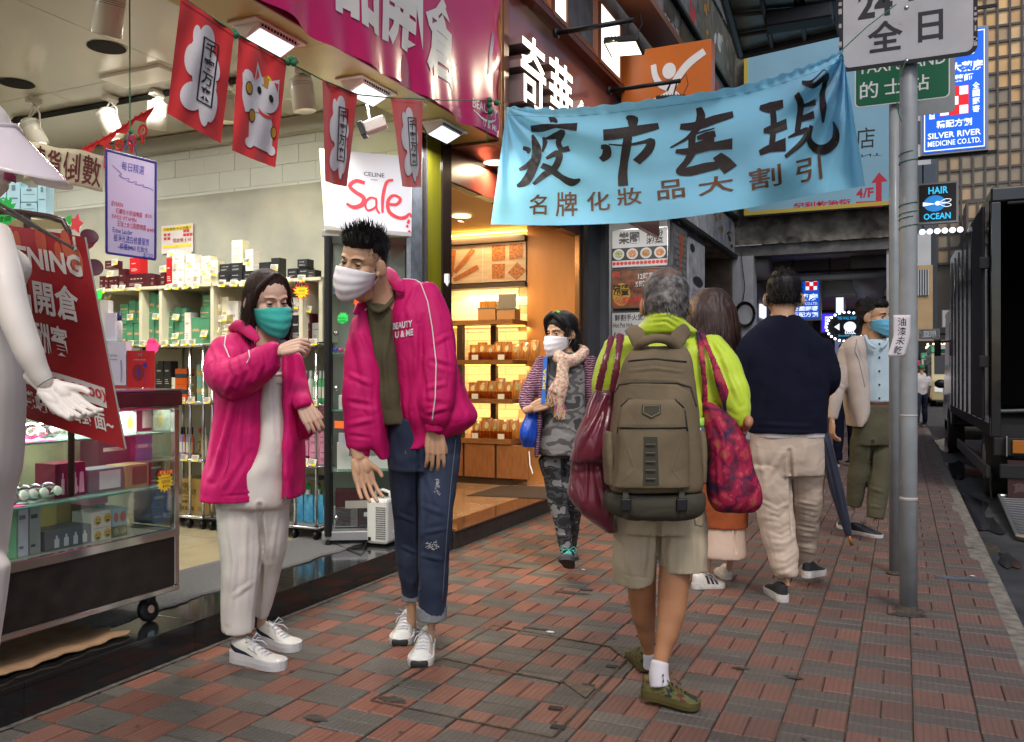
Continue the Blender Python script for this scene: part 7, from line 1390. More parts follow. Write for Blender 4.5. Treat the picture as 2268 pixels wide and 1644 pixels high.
for z,x0p,x1p,hpx in((lv[1],1036,1174,40),(lv[2],1034,1174,44),(lv[3],1042,1160,42)):
 row+=1;px=x0p;k=0
 while px<x1p:
  w=rng.uniform(17,24);a=XPs(px-1,YF+.05);b=XPs(px+w+1.5,YF+.05);h=hpx*.0043*rng.uniform(.85,1.1);k+=1
  t=thing('biscuit_packet',((a+b)/2,YF+.05,z),'%s clear packet of egg rolls from the left on the %s timber shelf'%(['first','second','third','fourth','fifth','sixth','seventh','eighth','ninth','tenth'][min(9,k-1)],['second','third','lowest'][row-1]),'packet','biscuit packets on the timber shelves')
  def pf(s_):return lambda u,v:((a+b)/2+(u-.5)*(b-a),YF+.09+s_*.035*math.sin(math.pi*u)**.4*math.sin(math.pi*min(.98,v+.02))**.5+.02*v,z+.002+h*v)
  mb=MB();mb.surf(pf(-1),8,8);mb.surf(lambda u,v:pf(1)(1-u,v),8,8);mb.build('wrapper',m_pk_,t,True);g=MB();poly_on(g,pf(-1),blob_poly(.6,.62,.17,.17,14),off=.004);g.build('sticker',m_stk if k%3 else m_foodg,t)
  px+=w
 MB().bb((XPs(x0p),YF+.01,z),(xr-.01,YF+.016,z+.075)).build('tray_front',glass('amber_glass',(.75,.5,.25,1)),ps)
 for px in(1052,1110):a=XPs(px);MB().bb((a-.035,YF-.004,z+.0),(a+.035,YF+.0,z+.05)).build('name_card',m_card,ps)
for k,(px,py,s_)in enumerate(((1135,790,0),(1150,778,0))):pass
mat('tin_lid',(.30,.27,.24,1),.3,.5)
for px0,px1,py0,py1,nm,lab in((1058,1097,672,699,'kraft','brown gift tin with packets showing, left on the top timber shelf'),(1100,1140,676,699,'kraft2','brown gift tin with square lid standing in it, right on the top timber shelf')):
 a,b=XPs(px0,YF+.1),XPs(px1,YF+.1);z1=lv[0]+(py1-py0)*.0042;t=thing('gift_tin',((a+b)/2,YF+.1,lv[0]),lab,'gift tin','gift tins in the pastry shop');MB().bb((a,YF+.1,lv[0]+.001),(b,YF+.24,z1)).build('tin_body',mat('kraft_tin',(.42,.22,.09,1),.45),t,bevel=.004);MB().bb((a-.002,YF+.098,z1+.001),(b+.002,YF+.242,z1+.015)).build('tin_rim',mat('satin_metal',(.4,.4,.4,1)),t)
 if nm=='kraft2':MB().bb((a+.005,YF+.12,z1+.016),(b-.0,YF+.14,z1+.17)).build('lid',mat('tin_lid',(.30,.27,.24,1),.3,.5),t,bevel=.012)
 else:MB().bb((a+.01,YF+.12,z1+.002),(b-.01,YF+.2,z1+.08)).build('packets',m_pk_,t,bevel=.006);MB().slab((a-.03,YF+.2,z1),(b-.05,YF+.22,z1),(b-.02,YF+.27,z1+.13),(a+.02,YF+.27,z1+.14),.008).build('lid',_mc['tin_lid'],t)
for(x,y)in((-3.7,6.0),(-4.6,6.4),(-3.8,7.2)):
 t=thing('ceiling_light',(x,y,2.73),{6.0:'round downlight just inside the pastry shop',6.4:'round downlight deep in the pastry shop',7.2:'round downlight near the timber shelves'}[y],'lamp','downlights of the pastry shop');MB().lathe([(0,0),(.07,0),(.09,-.006),(.09,-.012)][::-1],(x,y,2.735),n=20).build('ring',m_flood,t,True);arealight('lamp_light',(x,y,2.7),(x,y,0),.15,15,(1,.74,.42),parent=t)
c=OY(1022,470,7.3);t=thing('track_spotlight',c,'single cream spotlight under the pastry shop ceiling','spotlight');M=Matrix.Rotation(.35,3,'Y');MB().lathe([(0,.09),(.05,.09),(.055,.08),(.055,-.09),(0,-.08)],c,M,18).build('shade',m_can,t,True);MB().cyl(c+Vector((0,0,.05)),Vector((c.x,c.y,2.73)),.008).build('stem',m_can,t)
c=G(1097,361,2.838);t=thing('soffit_lamp',c,'round warm downlight in the dark red soffit beside the blue banner','lamp');MB().lathe([(0,0),(.075,0),(.09,.004)],c-Vector((0,0,.004)),n=24).build('lens',m_flood,t);arealight('lamp_light',c-Vector((0,0,.03)),c-Vector((0,0,2)),.14,12,(1,.8,.5),parent=t)
t=thing('door_mat',(-3.3,6.9,ZP),'dark brown doormat on the pastry shop floor','mat');q=[G(1033,1097,ZP+.006),G(1210,1104,ZP+.006),G(1214,1078,ZP+.006),G(1110,1076,ZP+.006)];MB().slab(*q,.006).build('mat',mat('brown_doormat',(.055,.035,.022,1),.95,nz=.4,nsc=300,bump=.8,bsc=300),t)
t=thing('plastic_hook',P(990,617,5.6),'white plastic hook fitting on the bronze door edge','hook');c=P(990,617,5.62);MB().box(c,(.03,.02,.06)).tube([c+Vector((0,-.01,-.03)),c+Vector((.02,-.03,-.05)),c+Vector((.03,-.03,-.02))],.006,6).build('hook',m_white,t)
MB().tube([P(1172,1000,8.0),P(1174,1030,7.95),P(1180,1050,7.9)],.006,6).build('white_cable',m_white,pas)
# ================================================================ figures: shared modelling kit
def limb(mb,pts,t0,flat=1.0,n=16,scale=True,fe=True):
 W=[P(p[0],p[1],t0+p[2])for p in pts];Rr=[p[3]*(t0+p[2])/FL for p in pts];Fl=[p[4]if len(p)>4 else flat for p in pts]
 limbw(mb,W,Rr,Fl,n,fe=fe)
def limbw(mb,W,Rr,Fl=1.0,n=14,ref=None,fe=False):
 W=[Vector(p)for p in W];ref=CF if ref is None else Vector(ref)
 if not isinstance(Fl,(list,tuple)):Fl=[Fl]*len(W)
 Q,R2,F2=[],[],[]
 for i in range(len(W)-1):
  a,b=W[i],W[i+1]
  p0,p3=W[max(0,i-1)],W[min(len(W)-1,i+2)]
  for k in range(4):
   t=k/4;Q.append(.5*((2*a)+(-p0+b)*t+(2*p0-5*a+4*b-p3)*t*t+(-p0+3*a-3*b+p3)*t**3));s=t*t*(3-2*t);R2.append(Rr[i]*(1-s)+Rr[i+1]*s);F2.append(Fl[i]*(1-t)+Fl[i+1]*t)
 Q.append(W[-1]);R2.append(Rr[-1]);F2.append(Fl[-1])
 T0=(Q[1]-Q[0]).normalized();T1=(Q[-1]-Q[-2]).normalized()
 Q=[Q[0]-T0*R2[0]*.5,Q[0]-T0*R2[0]*.3]+Q+([]if fe else[Q[-1]+T1*R2[-1]*.3,Q[-1]+T1*R2[-1]*.5]);R2=[R2[0]*.35,R2[0]*.75]+R2+([]if fe else[R2[-1]*.75,R2[-1]*.35]);F2=[F2[0]]*2+F2+([]if fe else[F2[-1]]*2)
 vs=[];m=len(Q)
 for i,p in enumerate(Q):
  T=(Q[min(i+1,m-1)]-Q[max(i-1,0)]).normalized();S=T.cross(ref)
  S=S.normalized()if S.length>.05 else T.cross(CU).normalized()
  Dp=S.cross(T).normalized()
  for k in range(n):a=2*math.pi*k/n;vs.append(p+S*(R2[i]*math.cos(a))+Dp*(R2[i]*F2[i]*math.sin(a)))
 fs=[(i*n+k,i*n+(k+1)%n,(i+1)*n+(k+1)%n,(i+1)*n+k)for i in range(m-1)for k in range(n)]+[tuple(range(n))[::-1],tuple(range((m-1)*n,m*n))]
 mb.add(vs,fs)
def rows(mb,rs,t0,n=28,pw=2.3):
 rs=sorted(rs);Q=[]
 for i in range(len(rs)-1):
  a,b=np.array(rs[i],float),np.array(rs[i+1],float);p0,p3=np.array(rs[max(0,i-1)],float),np.array(rs[min(len(rs)-1,i+2)],float)
  for k in range(4):t=k/4;Q.append(.5*((2*a)+(-p0+b)*t+(2*p0-5*a+4*b-p3)*t*t+(-p0+3*a-3*b+p3)*t**3))
 Q.append(np.array(rs[-1],float));vs=[]
 for py,xl,xr,dt,hd in Q:
  c=P((xl+xr)/2,py,t0+dt);hw=(xr-xl)/2*(t0+dt)/FL
  for k in range(n):
   a=2*math.pi*k/n;ca,sa=math.cos(a),math.sin(a);e=2/pw
   vs.append(c+CR*(hw*math.copysign(abs(ca)**e,ca))+CF*(hd*math.copysign(abs(sa)**e,sa)))
 m=len(Q);fs=[(i*n+k,(i+1)*n+k,(i+1)*n+(k+1)%n,i*n+(k+1)%n)for i in range(m-1)for k in range(n)]+[tuple(range(n)),tuple(range((m-1)*n,m*n))[::-1]]
 mb.add(vs,fs)
def ell(mb,c,r,M=None,n=14):mb.sphere(c,1,n,r,M=M)
def remesh(mb,vox,smooth=4,fac=.5):
 me=mb.mesh('tmp');bm=bmesh.new();bm.from_mesh(me);bmesh.ops.recalc_face_normals(bm,faces=bm.faces);bm.to_mesh(me);bm.free()
 o=link(bpy.data.objects.new('tmp',me));r=o.modifiers.new('r','REMESH');r.mode='VOXEL';r.voxel_size=vox;r.adaptivity=0
 if smooth:s=o.modifiers.new('s','SMOOTH');s.factor=fac;s.iterations=smooth
 dg=bpy.context.evaluated_depsgraph_get();m2=bpy.data.meshes.new_from_object(o.evaluated_get(dg));bpy.data.objects.remove(o);bpy.data.meshes.remove(me);return m2
def getV(me):V=np.empty(len(me.vertices)*3);me.vertices.foreach_get('co',V);return V.reshape(-1,3)
def getN(me):N=np.empty(len(me.vertices)*3);me.vertices.foreach_get('normal',N);return N.reshape(-1,3)
def setV(me,V):me.vertices.foreach_set('co',V.ravel());me.update()
_cr,_cf=np.array(CR),np.array(CF)
def proj(V):d=V-np.array(CP);t=d@_cf;return 1134+FL*(d@_cr)/t,HZ-FL*d[:,2]/t,t
def sculpt(me,folds=(),amp=.004,sc=(16,16,6),seed=0,amp2=0.0):
 V,N=getV(me),getN(me);px,py,t=proj(V);face=np.clip(-(N@_cf),0,1)
 n1=np.array([noise.noise(Vector((v[0]*sc[0]+seed,v[1]*sc[1],v[2]*sc[2])))for v in V]);w=1-np.abs(n1)*2.4
 n2=np.array([noise.noise(Vector((v[0]*7+seed+9,v[1]*7,v[2]*11)))for v in V])
 n3=np.array([noise.noise(Vector((v[0]*sc[0]*.7+v[2]*3+seed*2,v[1]*sc[1]*.7-v[2]*2,v[2]*sc[2]*1.1+5)))for v in V])
 V=V+N*((amp*.45*w+amp*1.6*n2-amp*.35*np.exp(-(n3/.05)**2))[:,None])
 for f in folds:
  pts,wd,h=f;h=h*(.62 if abs(h)<.017 else 1);best=np.full(len(V),1e9);al=np.zeros(len(V));L=len(pts)-1
  for i in range(L):
   a,b=np.array(pts[i],float),np.array(pts[i+1],float);d=b-a;l2=d@d
   s=np.clip(((px-a[0])*d[0]+(py-a[1])*d[1])/l2,0,1);dist=np.hypot(px-a[0]-s*d[0],py-a[1]-s*d[1]);m=dist<best;best[m]=dist[m];al[m]=((i+s)/L)[m]
  wd=wd*.72;g=np.exp(-(best/wd)**2)-.5*np.exp(-((best-wd*1.9)/(wd*.8))**2);V=V+N*((h*g*face*np.sin(np.pi*np.clip(al*.9+.05,0,1))**.5)[:,None])
 setV(me,V)
def cloth(mb,vox,name,m,parent,folds=(),amp=.004,sc=(16,16,6),seed=0,smooth=3):
 me=remesh(mb,vox,smooth);sculpt(me,folds,amp,sc,seed);return mobj(name,me,m,parent,True)
def addmesh(mb,me):mb.add([tuple(v.co)for v in me.vertices],[tuple(p.vertices)for p in me.polygons])
def hit_fn(o):
 me=o.data;T=BVHTree.FromPolygons([v.co for v in me.vertices],[p.vertices for p in me.polygons])
 def f(px,py,off=0.0):
  d=D(px,py).normalized();h=T.ray_cast(CP,d)
  if h[0]is None:
   h=T.find_nearest(P(px,py,f.t0));
  return h[0]-d*off
 f.t0=3.7;return f
def line_on(o,pts,r,name,m,parent,t0,off=.002,seg=8):
 f=hit_fn(o);f.t0=t0;Q=[]
 for i in range(len(pts)-1):
  for k in range(seg):t=k/seg;Q.append(f(pts[i][0]*(1-t)+pts[i+1][0]*t,pts[i][1]*(1-t)+pts[i+1][1]*t,off))
 Q.append(f(*pts[-1],off));mb=MB();mb.tube(Q,r,6);return mb.build(name,m,parent,True)
def text_px(o,s,quad,m,parent,t0,bold=.02,off=.004):
 f=hit_fn(o);f.t0=t0;a,b,d=[np.array(q,float)for q in quad]
 return text(parent,s,lambda u,v:f(*(a+(b-a)*u+(d-a)*v),off),(0,0,1,1),m,bold=bold,sub=.08,off=0)
def frame(c,yaw,pitch=0,roll=0,s=1.0):
 B=Matrix((-CR,-CF,CU)).transposed();M=B@Matrix.Rotation(R_(yaw),3,'Z')@Matrix.Rotation(R_(pitch),3,'X')@Matrix.Rotation(R_(roll),3,'Y')
 return(Matrix.Translation(c)@(M*s).to_4x4()),M
def head_mesh(F,neck=True,ears=True,vox=.0032,female=False):
 mb=MB();j=.92 if female else 1
 ell(mb,(0,-.012,.032),(.076,.096,.086),n=24);ell(mb,(0,.012,-.02),(.067*j,.076,.07));ell(mb,(0,.022,-.06),(.054*j,.062,.05));ell(mb,(0,.055,-.09),(.026,.03,.024))
 for s in(1,-1):
  ell(mb,(.04*s,.05,-.025),(.026,.03,.026));ell(mb,(.03*s,.03,-.078),(.03,.04,.022));ell(mb,(.011*s,.093,-.034),(.009,.010,.008))
  if ears:ell(mb,(.084*s,-.010,-.006),(.0078,.020,.034),Matrix.Rotation(.6*s,3,'Z')@Matrix.Rotation(-.25,3,'X'));ell(mb,(.076*s,.002,-.030),(.008,.010,.011))
 limbw(mb,[(0,.082,.014),(0,.095,-.012),(0,.106,-.031)],[.0075,.0095,.012],ref=(0,1,0));limbw(mb,[(-.046,.062,.026),(-.022,.079,.028),(0,.081,.02),(.022,.079,.028),(.046,.062,.026)],[.0075]*5,ref=(0,1,0))
 limbw(mb,[(-.02,.083,-.062),(0,.092,-.060),(.02,.083,-.062)],[.005,.007,.005],ref=(0,1,0));limbw(mb,[(-.018,.082,-.072),(0,.09,-.073),(.018,.082,-.072)],[.005,.008,.005],ref=(0,1,0))
 if neck:limbw(mb,[(0,-.02,-.03),(0,-.025,-.09),(0,-.03,-.13)],[.052*j,.048*j,.048*j],ref=(0,1,0))
 me=remesh(mb,vox,3);V=getV(me)
 for s in(1,-1):
  d=V-np.array((.031*s,.082,.004));g=np.exp(-((d[:,0]/.015)**2+(d[:,1]/.03)**2+(d[:,2]/.009)**2));V[:,1]-=.0045*g
 V=np.array([F@Vector(v)for v in V]);setV(me,V);return me
m_eyew=mat('eye_white',(.62,.58,.55,1),.25,coat=.5);m_iris=mat('eye_dark',(.02,.011,.008,1),.12,coat=.8);m_hair=mat('black_hair',(.012,.010,.010,1),.5,nz=.4,nsc=120,spec=.3);m_hairb=mat('brown_hair',(.026,.012,.009,1),.6,nz=.4,nsc=90,spec=.2)
def face_parts(F,root,gaze=(0,1,0),skin=None,closed=.5,brow=.0035,hairm=None):
 hairm=hairm or m_hair
 for s in(1,-1):
  c=Vector((.031*s,.0665,.003));e=MB();e.sphere(F@c,.0125*F.to_scale()[0],16);ob=e.build('eye',m_eyew,root,True)
  g=Vector(gaze).normalized();M=g.to_track_quat('Z','Y').to_matrix();mb=MB();mb.lathe([(0,.0131),(.004,.0128),(.0074,.0109)],(0,0,0),M,16);mb.v=[tuple(F@(Vector(v)+c))for v in mb.v];mb.build('iris',m_iris,ob,True)
  for up in(1,-1):
   mb=MB();a0=R_(24-closed*7)if up>0 else R_(-17);a1=R_(95*up)
   def lid(u,v):a=a0+(a1-a0)*v;b=-1.35+2.7*u;r=.0142;return F@(c+Vector((r*math.sin(b)*math.cos(a*.96),r*math.cos(b)*math.cos(a),r*math.sin(a)+.0018*(-abs(b)**2*.4)*s*0)))
   mb.surf(lid,12,8,th=.0008);mb.build('eyelid',skin,root,True)
   if up>0:mb=MB();mb.tube([lid(u/10,0)+F.to_3x3()@Vector((0,.0006,-.0002))for u in range(1,10)],[.0006,.0013,.0016,.0018,.0018,.0018,.0016,.0013,.0006],6);mb.build('eyelash',m_iris,root)
  mb=MB();mb.tube([F@Vector(p)for p in((.014*s,.0915,.0245),(.024*s,.0895,.0275),(.036*s,.083,.0285),(.048*s,.070,.0235))],[brow*.6,brow,brow*.85,brow*.3],8,flat=.5);mb.build('eyebrow',hairm,root,True)
def mask(F,root,m,ml,lab_white=False,w=1.0):
 def fn(u,v):
  a=(u-.5)*2;yc=.088+.043*math.sin(math.pi*(.14+.78*v))**.7;y=.012+(yc-.012)*max(0,math.cos(a*math.pi/2))**.62;x=.0735*w*math.sin(a*math.pi/2)*(1-.36*(1-v)**1.5*(1-abs(a)*.5));H=.126*(1-.52*a*a);z=-.070+(v-.5)*H+.015*a*a
  pl=.0016*math.sin(v*22)*(1-abs(a)**3);n3=.0012*noise.noise(Vector((a*5,v*5,2)));return F@Vector((x*(1+pl*4),y+pl+n3,z))
 mb=MB();mb.surf(fn,32,26,th=.0012);o=mb.build('face_mask',m,root,True)
 for vv in(.995,.005):mb=MB();mb.tube([fn(u/16,vv)for u in range(17)],.0012,5);mb.build('mask_seam',ml,o,True)
 for s in(0,1):
  sg=1 if s else-1;mb=MB();ear=[F@Vector((sg*.076,-.004,.024)),F@Vector((sg*.083,-.022,.012)),F@Vector((sg*.080,-.028,-.018))]
  mb.tube([fn(s,.92)]+ear+[F@Vector((sg*.079,-.01,-.036)),fn(s,.08)],.0015*F.to_scale()[0],6);mb.build('ear_loop',ml,o,True)
 return o
def blades(name,me_or_pts,n,dirfn,ln,wd,m,parent,seed=1,keep=None,bend=.3):
 r=random.Random(seed);V,N=getV(me_or_pts),getN(me_or_pts);idx=[i for i in range(len(V))if keep is None or keep(V[i],N[i])]
 vs,fs=[],[]
 for _ in range(n):
  i=r.choice(idx);p=Vector(V[i]);nn=Vector(N[i]);d=Vector(dirfn(p,nn,r)).normalized();s=d.cross(nn)
  if s.length<.1:s=d.cross(CU)
  s.normalize();l=ln*r.uniform(.5,1.25);k=len(vs);q=p+d*l*.5+nn*.1*l;e=q+d*l*.5-nn*bend*l*r.uniform(.1,1)
  vs+=[p-s*wd,p+s*wd,q-s*wd*.8,q+s*wd*.8,e];fs+=[(k,k+1,k+3,k+2),(k+2,k+3,k+4)]
 me=bpy.data.meshes.new(name);me.from_pydata([tuple(v)for v in vs],[],fs);o=mobj(name,me,m,parent);o['kind']='stuff';return o
def hand_mesh(wrist,yd,zd,curl=(25,30,20),spread=3,s=1.0,left=False,thumb=25,vox=.0026,st=.06):
 yd=Vector(yd).normalized();zd=Vector(zd);zd=(zd-yd*zd.dot(yd)).normalized();xd=yd.cross(zd)*(-1 if left else 1)
 M=Matrix((xd,yd,zd)).transposed();mb=MB();X4=(.031,.0105,-.0105,-.030)
 for i,x in enumerate(X4):limbw(mb,[(x*.62,-.0,0),(x*.9,.045,0),(x,.092-.004*abs(i-1),-.001)],[.0155,.0145,.0115],.85,10,ref=(0,0,1))
 limbw(mb,[(.0,-st,.0),(0,-.005,0)],[.025,.026],.72,ref=(0,0,1));ell(mb,(.016,.03,-.008),(.018,.03,.012));ell(mb,(-.02,.03,-.006),(.014,.03,.011))
 for i,(x,L)in enumerate(zip(X4,(.92,1,.95,.76))):
  p=Vector((x,.090-.004*abs(i-1),-.001));a=0;pts=[p];cv=curl[i]if isinstance(curl[0],(tuple,list))else curl;sp=R_(spread*(1.5-i))
  for k,(l,c)in enumerate(zip((.044,.027,.021),cv)):a+=R_(c);p=p+Vector((math.sin(sp)*l*L,math.cos(a)*l*L,-math.sin(a)*l*L));pts.append(p)
  limbw(mb,pts,[.0095,.0086,.0078,.0064],.95,10,ref=(1,0,0))
 t=R_(thumb);limbw(mb,[(.02,.012,-.006),(.02+.034*math.sin(t),.012+.034*math.cos(t),-.012),(.02+.062*math.sin(t),.012+.062*math.cos(t),-.017),(.02+.080*math.sin(t*.75)+.004,.012+.084*math.cos(t*.8),-.022)],[.0135,.012,.0095,.0072],.95,10,ref=(0,0,1))
 me=remesh(mb,vox,2);V=getV(me);setV(me,np.array([Vector(wrist)+M@(Vector(v)*s)for v in V]));return me
def skin_mat(name,c1,c2):return mat(name,c1,.52,col2=c2,nsc=14,bump=.15,bsc=260,sss=.12,bdist=.0008)
m_sk=skin_mat('skin_light',(.50,.285,.17,1),(.57,.34,.21,1));m_sk2=skin_mat('skin_tan',(.36,.16,.075,1),(.42,.20,.10,1));m_skg=skin_mat('skin_fair',(.56,.34,.245,1),(.61,.40,.30,1))
def shoe(root,heel,toe,up=(0,0,1),wd=.1,h=.085,sole_h=.028,mu=None,ms=None,lace=None,L=None,hi=.0,name='shoe',toe_cap=None,seed=0):
 heel,toe=Vector(heel),Vector(toe);y=(toe-heel);LL=L or y.length;y.normalize();z=Vector(up);z=(z-y*z.dot(y)).normalized();x=y.cross(z)
 W=[(0,.0),(.01,.27),(.03,.45),(.07,.60),(.15,.70),(.35,.70),(.55,.80),(.70,.94),(.82,.95),(.9,.84),(.95,.66),(.985,.38),(1,0)];Ht=[(0,.75),(.03,.93),(.1,1.0),(.25,1.0),(.36,.93),(.48,.78),(.6,.62),(.75,.5),(.88,.43),(.95,.36),(1,.2)]
 def itp(T,s):
  for(a,va),(b,vb)in zip(T,T[1:]):
   if s<=b:k=(s-a)/(b-a);return va+(vb-va)*k
  return T[-1][1]
 def pt(a,b,c):return heel+x*a+y*b+z*c
 o=MB()
 def up_(u,v):
  s=.5-.5*math.cos(math.pi*v);a=math.pi*(u*1.0);hw=itp(W,s)*wd/2*.93;hh=(itp(Ht,s)*h+hi*max(0,1-s*3))-sole_h*.6
  return pt(-hw*math.copysign(abs(math.cos(a))**.75,math.cos(a)),s*LL,sole_h*.6+hh*max(0,math.sin(a))**.8)
 o.surf(up_,18,26);o.add([up_(u/18,0)for u in range(19)],[tuple(range(19))[::-1]]);o.add([up_(u/18,1)for u in range(19)],[tuple(range(19))]);ob=o.build(name,mu,root,True)
 g=MB();n=44;ring=[]
 for k in range(n):
  a=2*math.pi*k/n;s=.5-.5*math.cos(a);ring.append((s,(1 if a<math.pi else-1)*(0 if k in(0,n//2)else 1)))
 out=[(itp(W,s)*wd/2*(1.06)*sg,s*LL*1.02-.004)for s,sg in ring]
 vs=[pt(a,b,-.0)for a,b in out]+[pt(a*1.04,b,sole_h*.5)for a,b in out]+[pt(a,b,sole_h*(1+.15*math.cos(b/LL*3)))for a,b in out]
 g.add(vs,[(i,(i+1)%n,n+(i+1)%n,n+i)for i in range(n)]+[(n+i,n+(i+1)%n,2*n+(i+1)%n,2*n+i)for i in range(n)]+[tuple(range(n))[::-1],tuple(range(2*n,3*n))]);g.build('sole',ms,ob)
 if lace is not None:
  q=MB()
  for k in range(5):
   s=.43+.05*k;a,b=up_(.36,s),up_(.64,s+.02);m_=up_(.5,s+.01)+z*.005;q.tube([a,m_,b],.0028,5);a,b=up_(.36,s+.02),up_(.64,s);q.tube([a,m_+z*.002,b],.0028,5)
  c=up_(.5,.43)+z*.01
  for sg in(1,-1):q.tube([c,c+x*.03*sg+z*.02,c+x*.05*sg+y*.01,c+x*.025*sg-z*.002],.0025,5);q.tube([c,c+x*.03*sg+y*.03-z*.01,c+x*.04*sg+y*.05-z*.03],.0025,5)
  q.build('laces',lace,ob,True)
 return ob,up_
def ellcap(me,c0):pass
def person(px,py,t0,label,group='people on the pavement'):
 g=G(px,py);return thing('person',(g.x,g.y,0),label,'person',group)
def body(parts,limbs,root,m,t0,vox=.008,shown=(),k=.62):
 mb=MB();core=MB()
 for i,l in enumerate(limbs):limb(core,l if i==0 else[(p[0],p[1],p[2],p[3]*(1 if p[3]*t0/FL<.022 else k))for p in l],t0)
 for l in shown:limb(core,l,t0)
 addmesh(mb,remesh(core,vox,3))
 for p in parts:addmesh(mb,p)
 return mb.build('body',m,root,True)
def short_hair(F,root,m,seed=1,n=3500,ln=.022,spiky=None,back=1.0,top=1.0,wd=.0011,keepf=None,thin=0):
 mb=MB();ell(mb,(0,-.030,.050),(.0815,.097,.082*top),n=22);ell(mb,(0,-.04,.005),(.0765,.072,.068*back));ell(mb,(0,.04,.088),(.066,.046,.036*top))
 me=remesh(mb,.005,3);V=getV(me);N=getN(me);V+=N*(np.array([.004*noise.noise(Vector(v*40))for v in V])[:,None]);setV(me,np.array([F@Vector(v)for v in V]));o=mobj('hair',me,m,root,True)
 R3=F.to_3x3().normalized();C0=F@Vector((0,0,0));Fi=F.inverted()
 def dr(p,nn,r):
  l=Fi@p;f=Vector(spiky(l,r))if spiky else Vector((l.x*3,.3,-.4));return R3@f+nn*.35
 blades('hair_strands',me,n,dr,ln,wd,m,o,seed);return o
 # ================================================================ the young man in the pink jacket
m_pj=mat('pink_jacket_nylon',(.52,.008,.12,1),.62,crease=.032,csc=6,nz=.08,nsc=6,bump=.5,bsc=22,sheen=0,bdist=.004,spec=.25);m_wht=mat('white_cloth_trim',(.66,.62,.62,1),.7);m_msk=mat('white_mask',(.74,.70,.72,1),.8,bump=.2,bsc=200);m_olv=mat('olive_knit',(.075,.062,.03,1),.9,nz=.2,nsc=8,bump=.4,bsc=200)
m_jean=mat('blue_denim',(.012,.020,.048,1),.85,crease=.018,csc=9,col2=(.038,.055,.10,1),nsc=4,bump=.5,bsc=320);m_cuff=mat('denim_cuff',(.19,.2,.21,1),.9,nz=.2,nsc=60,bump=.4,bsc=300)
T=3.75;ym=person(935,1470,T,'young man in open magenta jacket bowing with white face mask and ripped jeans')
F,M3=frame(P(801,583,3.6),-24,-12,-13,1.10);hm=head_mesh(F)
h1=hand_mesh(P(963,955,3.63),CU*-1+CR*.03,-CF+CR*.3,(14,22,14),3,1.08,left=True,thumb=22);h2=hand_mesh(P(796,1018,3.62),CU*-1+CR*.26-CF*.05,CF*.8-CR*.5,(14,20,14),5,1.12,left=False,thumb=38)
body([hm,h1,h2],[[(822,610,-.1,31),(838,650,-.05,31),(870,740,0,36),(925,930,.05,50)],[(955,700,0,22),(965,830,-.1,20),(963,950,-.12,14)],[(805,740,0,20),(797,860,-.08,18),(799,1008,-.1,13)],[(900,950,0,40),(903,1120,.14,24),(911,1350,.3,11),(909,1390,.33,11)],[(955,950,0,40),(962,1130,.0,28),(955,1390,.07,14),(952,1420,.08,14)]],ym,m_sk,T)
face_parts(F,ym,(-.3,1,.05),m_sk,.9,.0028);mask(F,ym,m_msk,m_wht)
def spk(l,r):return((l.x*6+r.uniform(-.3,.3)),.5+r.uniform(-.4,.3),1.1+r.uniform(-.2,.4))if l.z>.05 or l.y>.0 else(l.x*2,-.1,-.8)
ho=short_hair(F,ym,m_hair,3,4200,.022,spk,1.0,1.0,wd=.0009);Fi=F.inverted();blades('long_strands',ho.data,520,lambda p,n,r:M3@Vector((r.uniform(-.5,.4),.35+r.uniform(-.3,.4),1)),.05,.0016,m_hair,ho,6,bend=.1,keep=lambda v,n:(Fi@Vector(v)).z>.085)
mb=MB();rows(mb,[(672,815,872,0,.095),(705,808,888,0,.11),(800,812,895,0,.11),(880,825,900,0,.11),(938,842,915,0,.1)],T);o=cloth(mb,.007,'sweater',m_olv,ym,[([(868,700),(850,800),(860,900)],7,.01),([(830,720),(835,830)],6,.008)],.004)
mb=MB();limb(mb,[(815,672,-.10,5),(838,690,-.13,6),(866,668,-.08,5),(872,640,0,5)],T);mb.build('neckband',m_olv,ym,True)
mb=MB();rows(mb,[(622,880,925,.03,.06),(650,876,962,.02,.11),(700,868,988,0,.14),(760,870,998,0,.15),(820,877,1016,0,.15),(880,885,1038,.0,.15),(925,891,1056,0,.15),(958,896,1024,0,.13),(992,900,948,-.02,.1)],T)
rows(mb,[(690,792,824,-.02,.07),(740,780,834,-.02,.11),(800,786,845,-.02,.13),(860,795,852,-.02,.14),(920,803,857,-.02,.14),(980,818,862,-.02,.12),(1016,842,864,-.02,.08)],T)
rows(mb,[(640,850,940,.1,.05),(700,810,980,.1,.08),(800,800,990,.1,.1),(900,805,1035,.1,.1),(950,830,1025,.1,.08)],T)
limb(mb,[(938,646,0,34),(962,715,-.06,41),(970,800,-.1,43),(967,880,-.13,41),(965,920,-.13,36),(963,940,-.13,26)],T);limb(mb,[(808,712,0,28),(797,790,-.06,34),(794,870,-.09,36),(797,945,-.1,35),(798,982,-.1,32),(798,996,-.1,24)],T)
fo=[([(905,690),(925,790),(915,900)],9,.012),([(890,700),(885,800)],6,.008),([(935,700),(930,800),(945,900)],7,-.012),([(945,860),(985,850)],7,.01),([(940,890),(992,895)],7,-.008),([(945,915),(985,905)],6,.012),([(1000,750),(1010,830),(1000,900)],9,.012),([(960,760),(1000,740)],7,.01),([(955,800),(1000,815)],7,-.01),([(775,830),(820,850)],7,.01),([(770,890),(825,900)],7,-.01),([(775,940),(822,930)],7,.012),([(775,965),(820,970)],5,-.01),([(1020,860),(1045,930)],9,.014),([(840,760),(835,900),(848,990)],6,.01),([(800,740),(835,820)],6,.008),([(900,760),(905,960)],5,-.008),([(930,620),(900,680)],7,.01)]
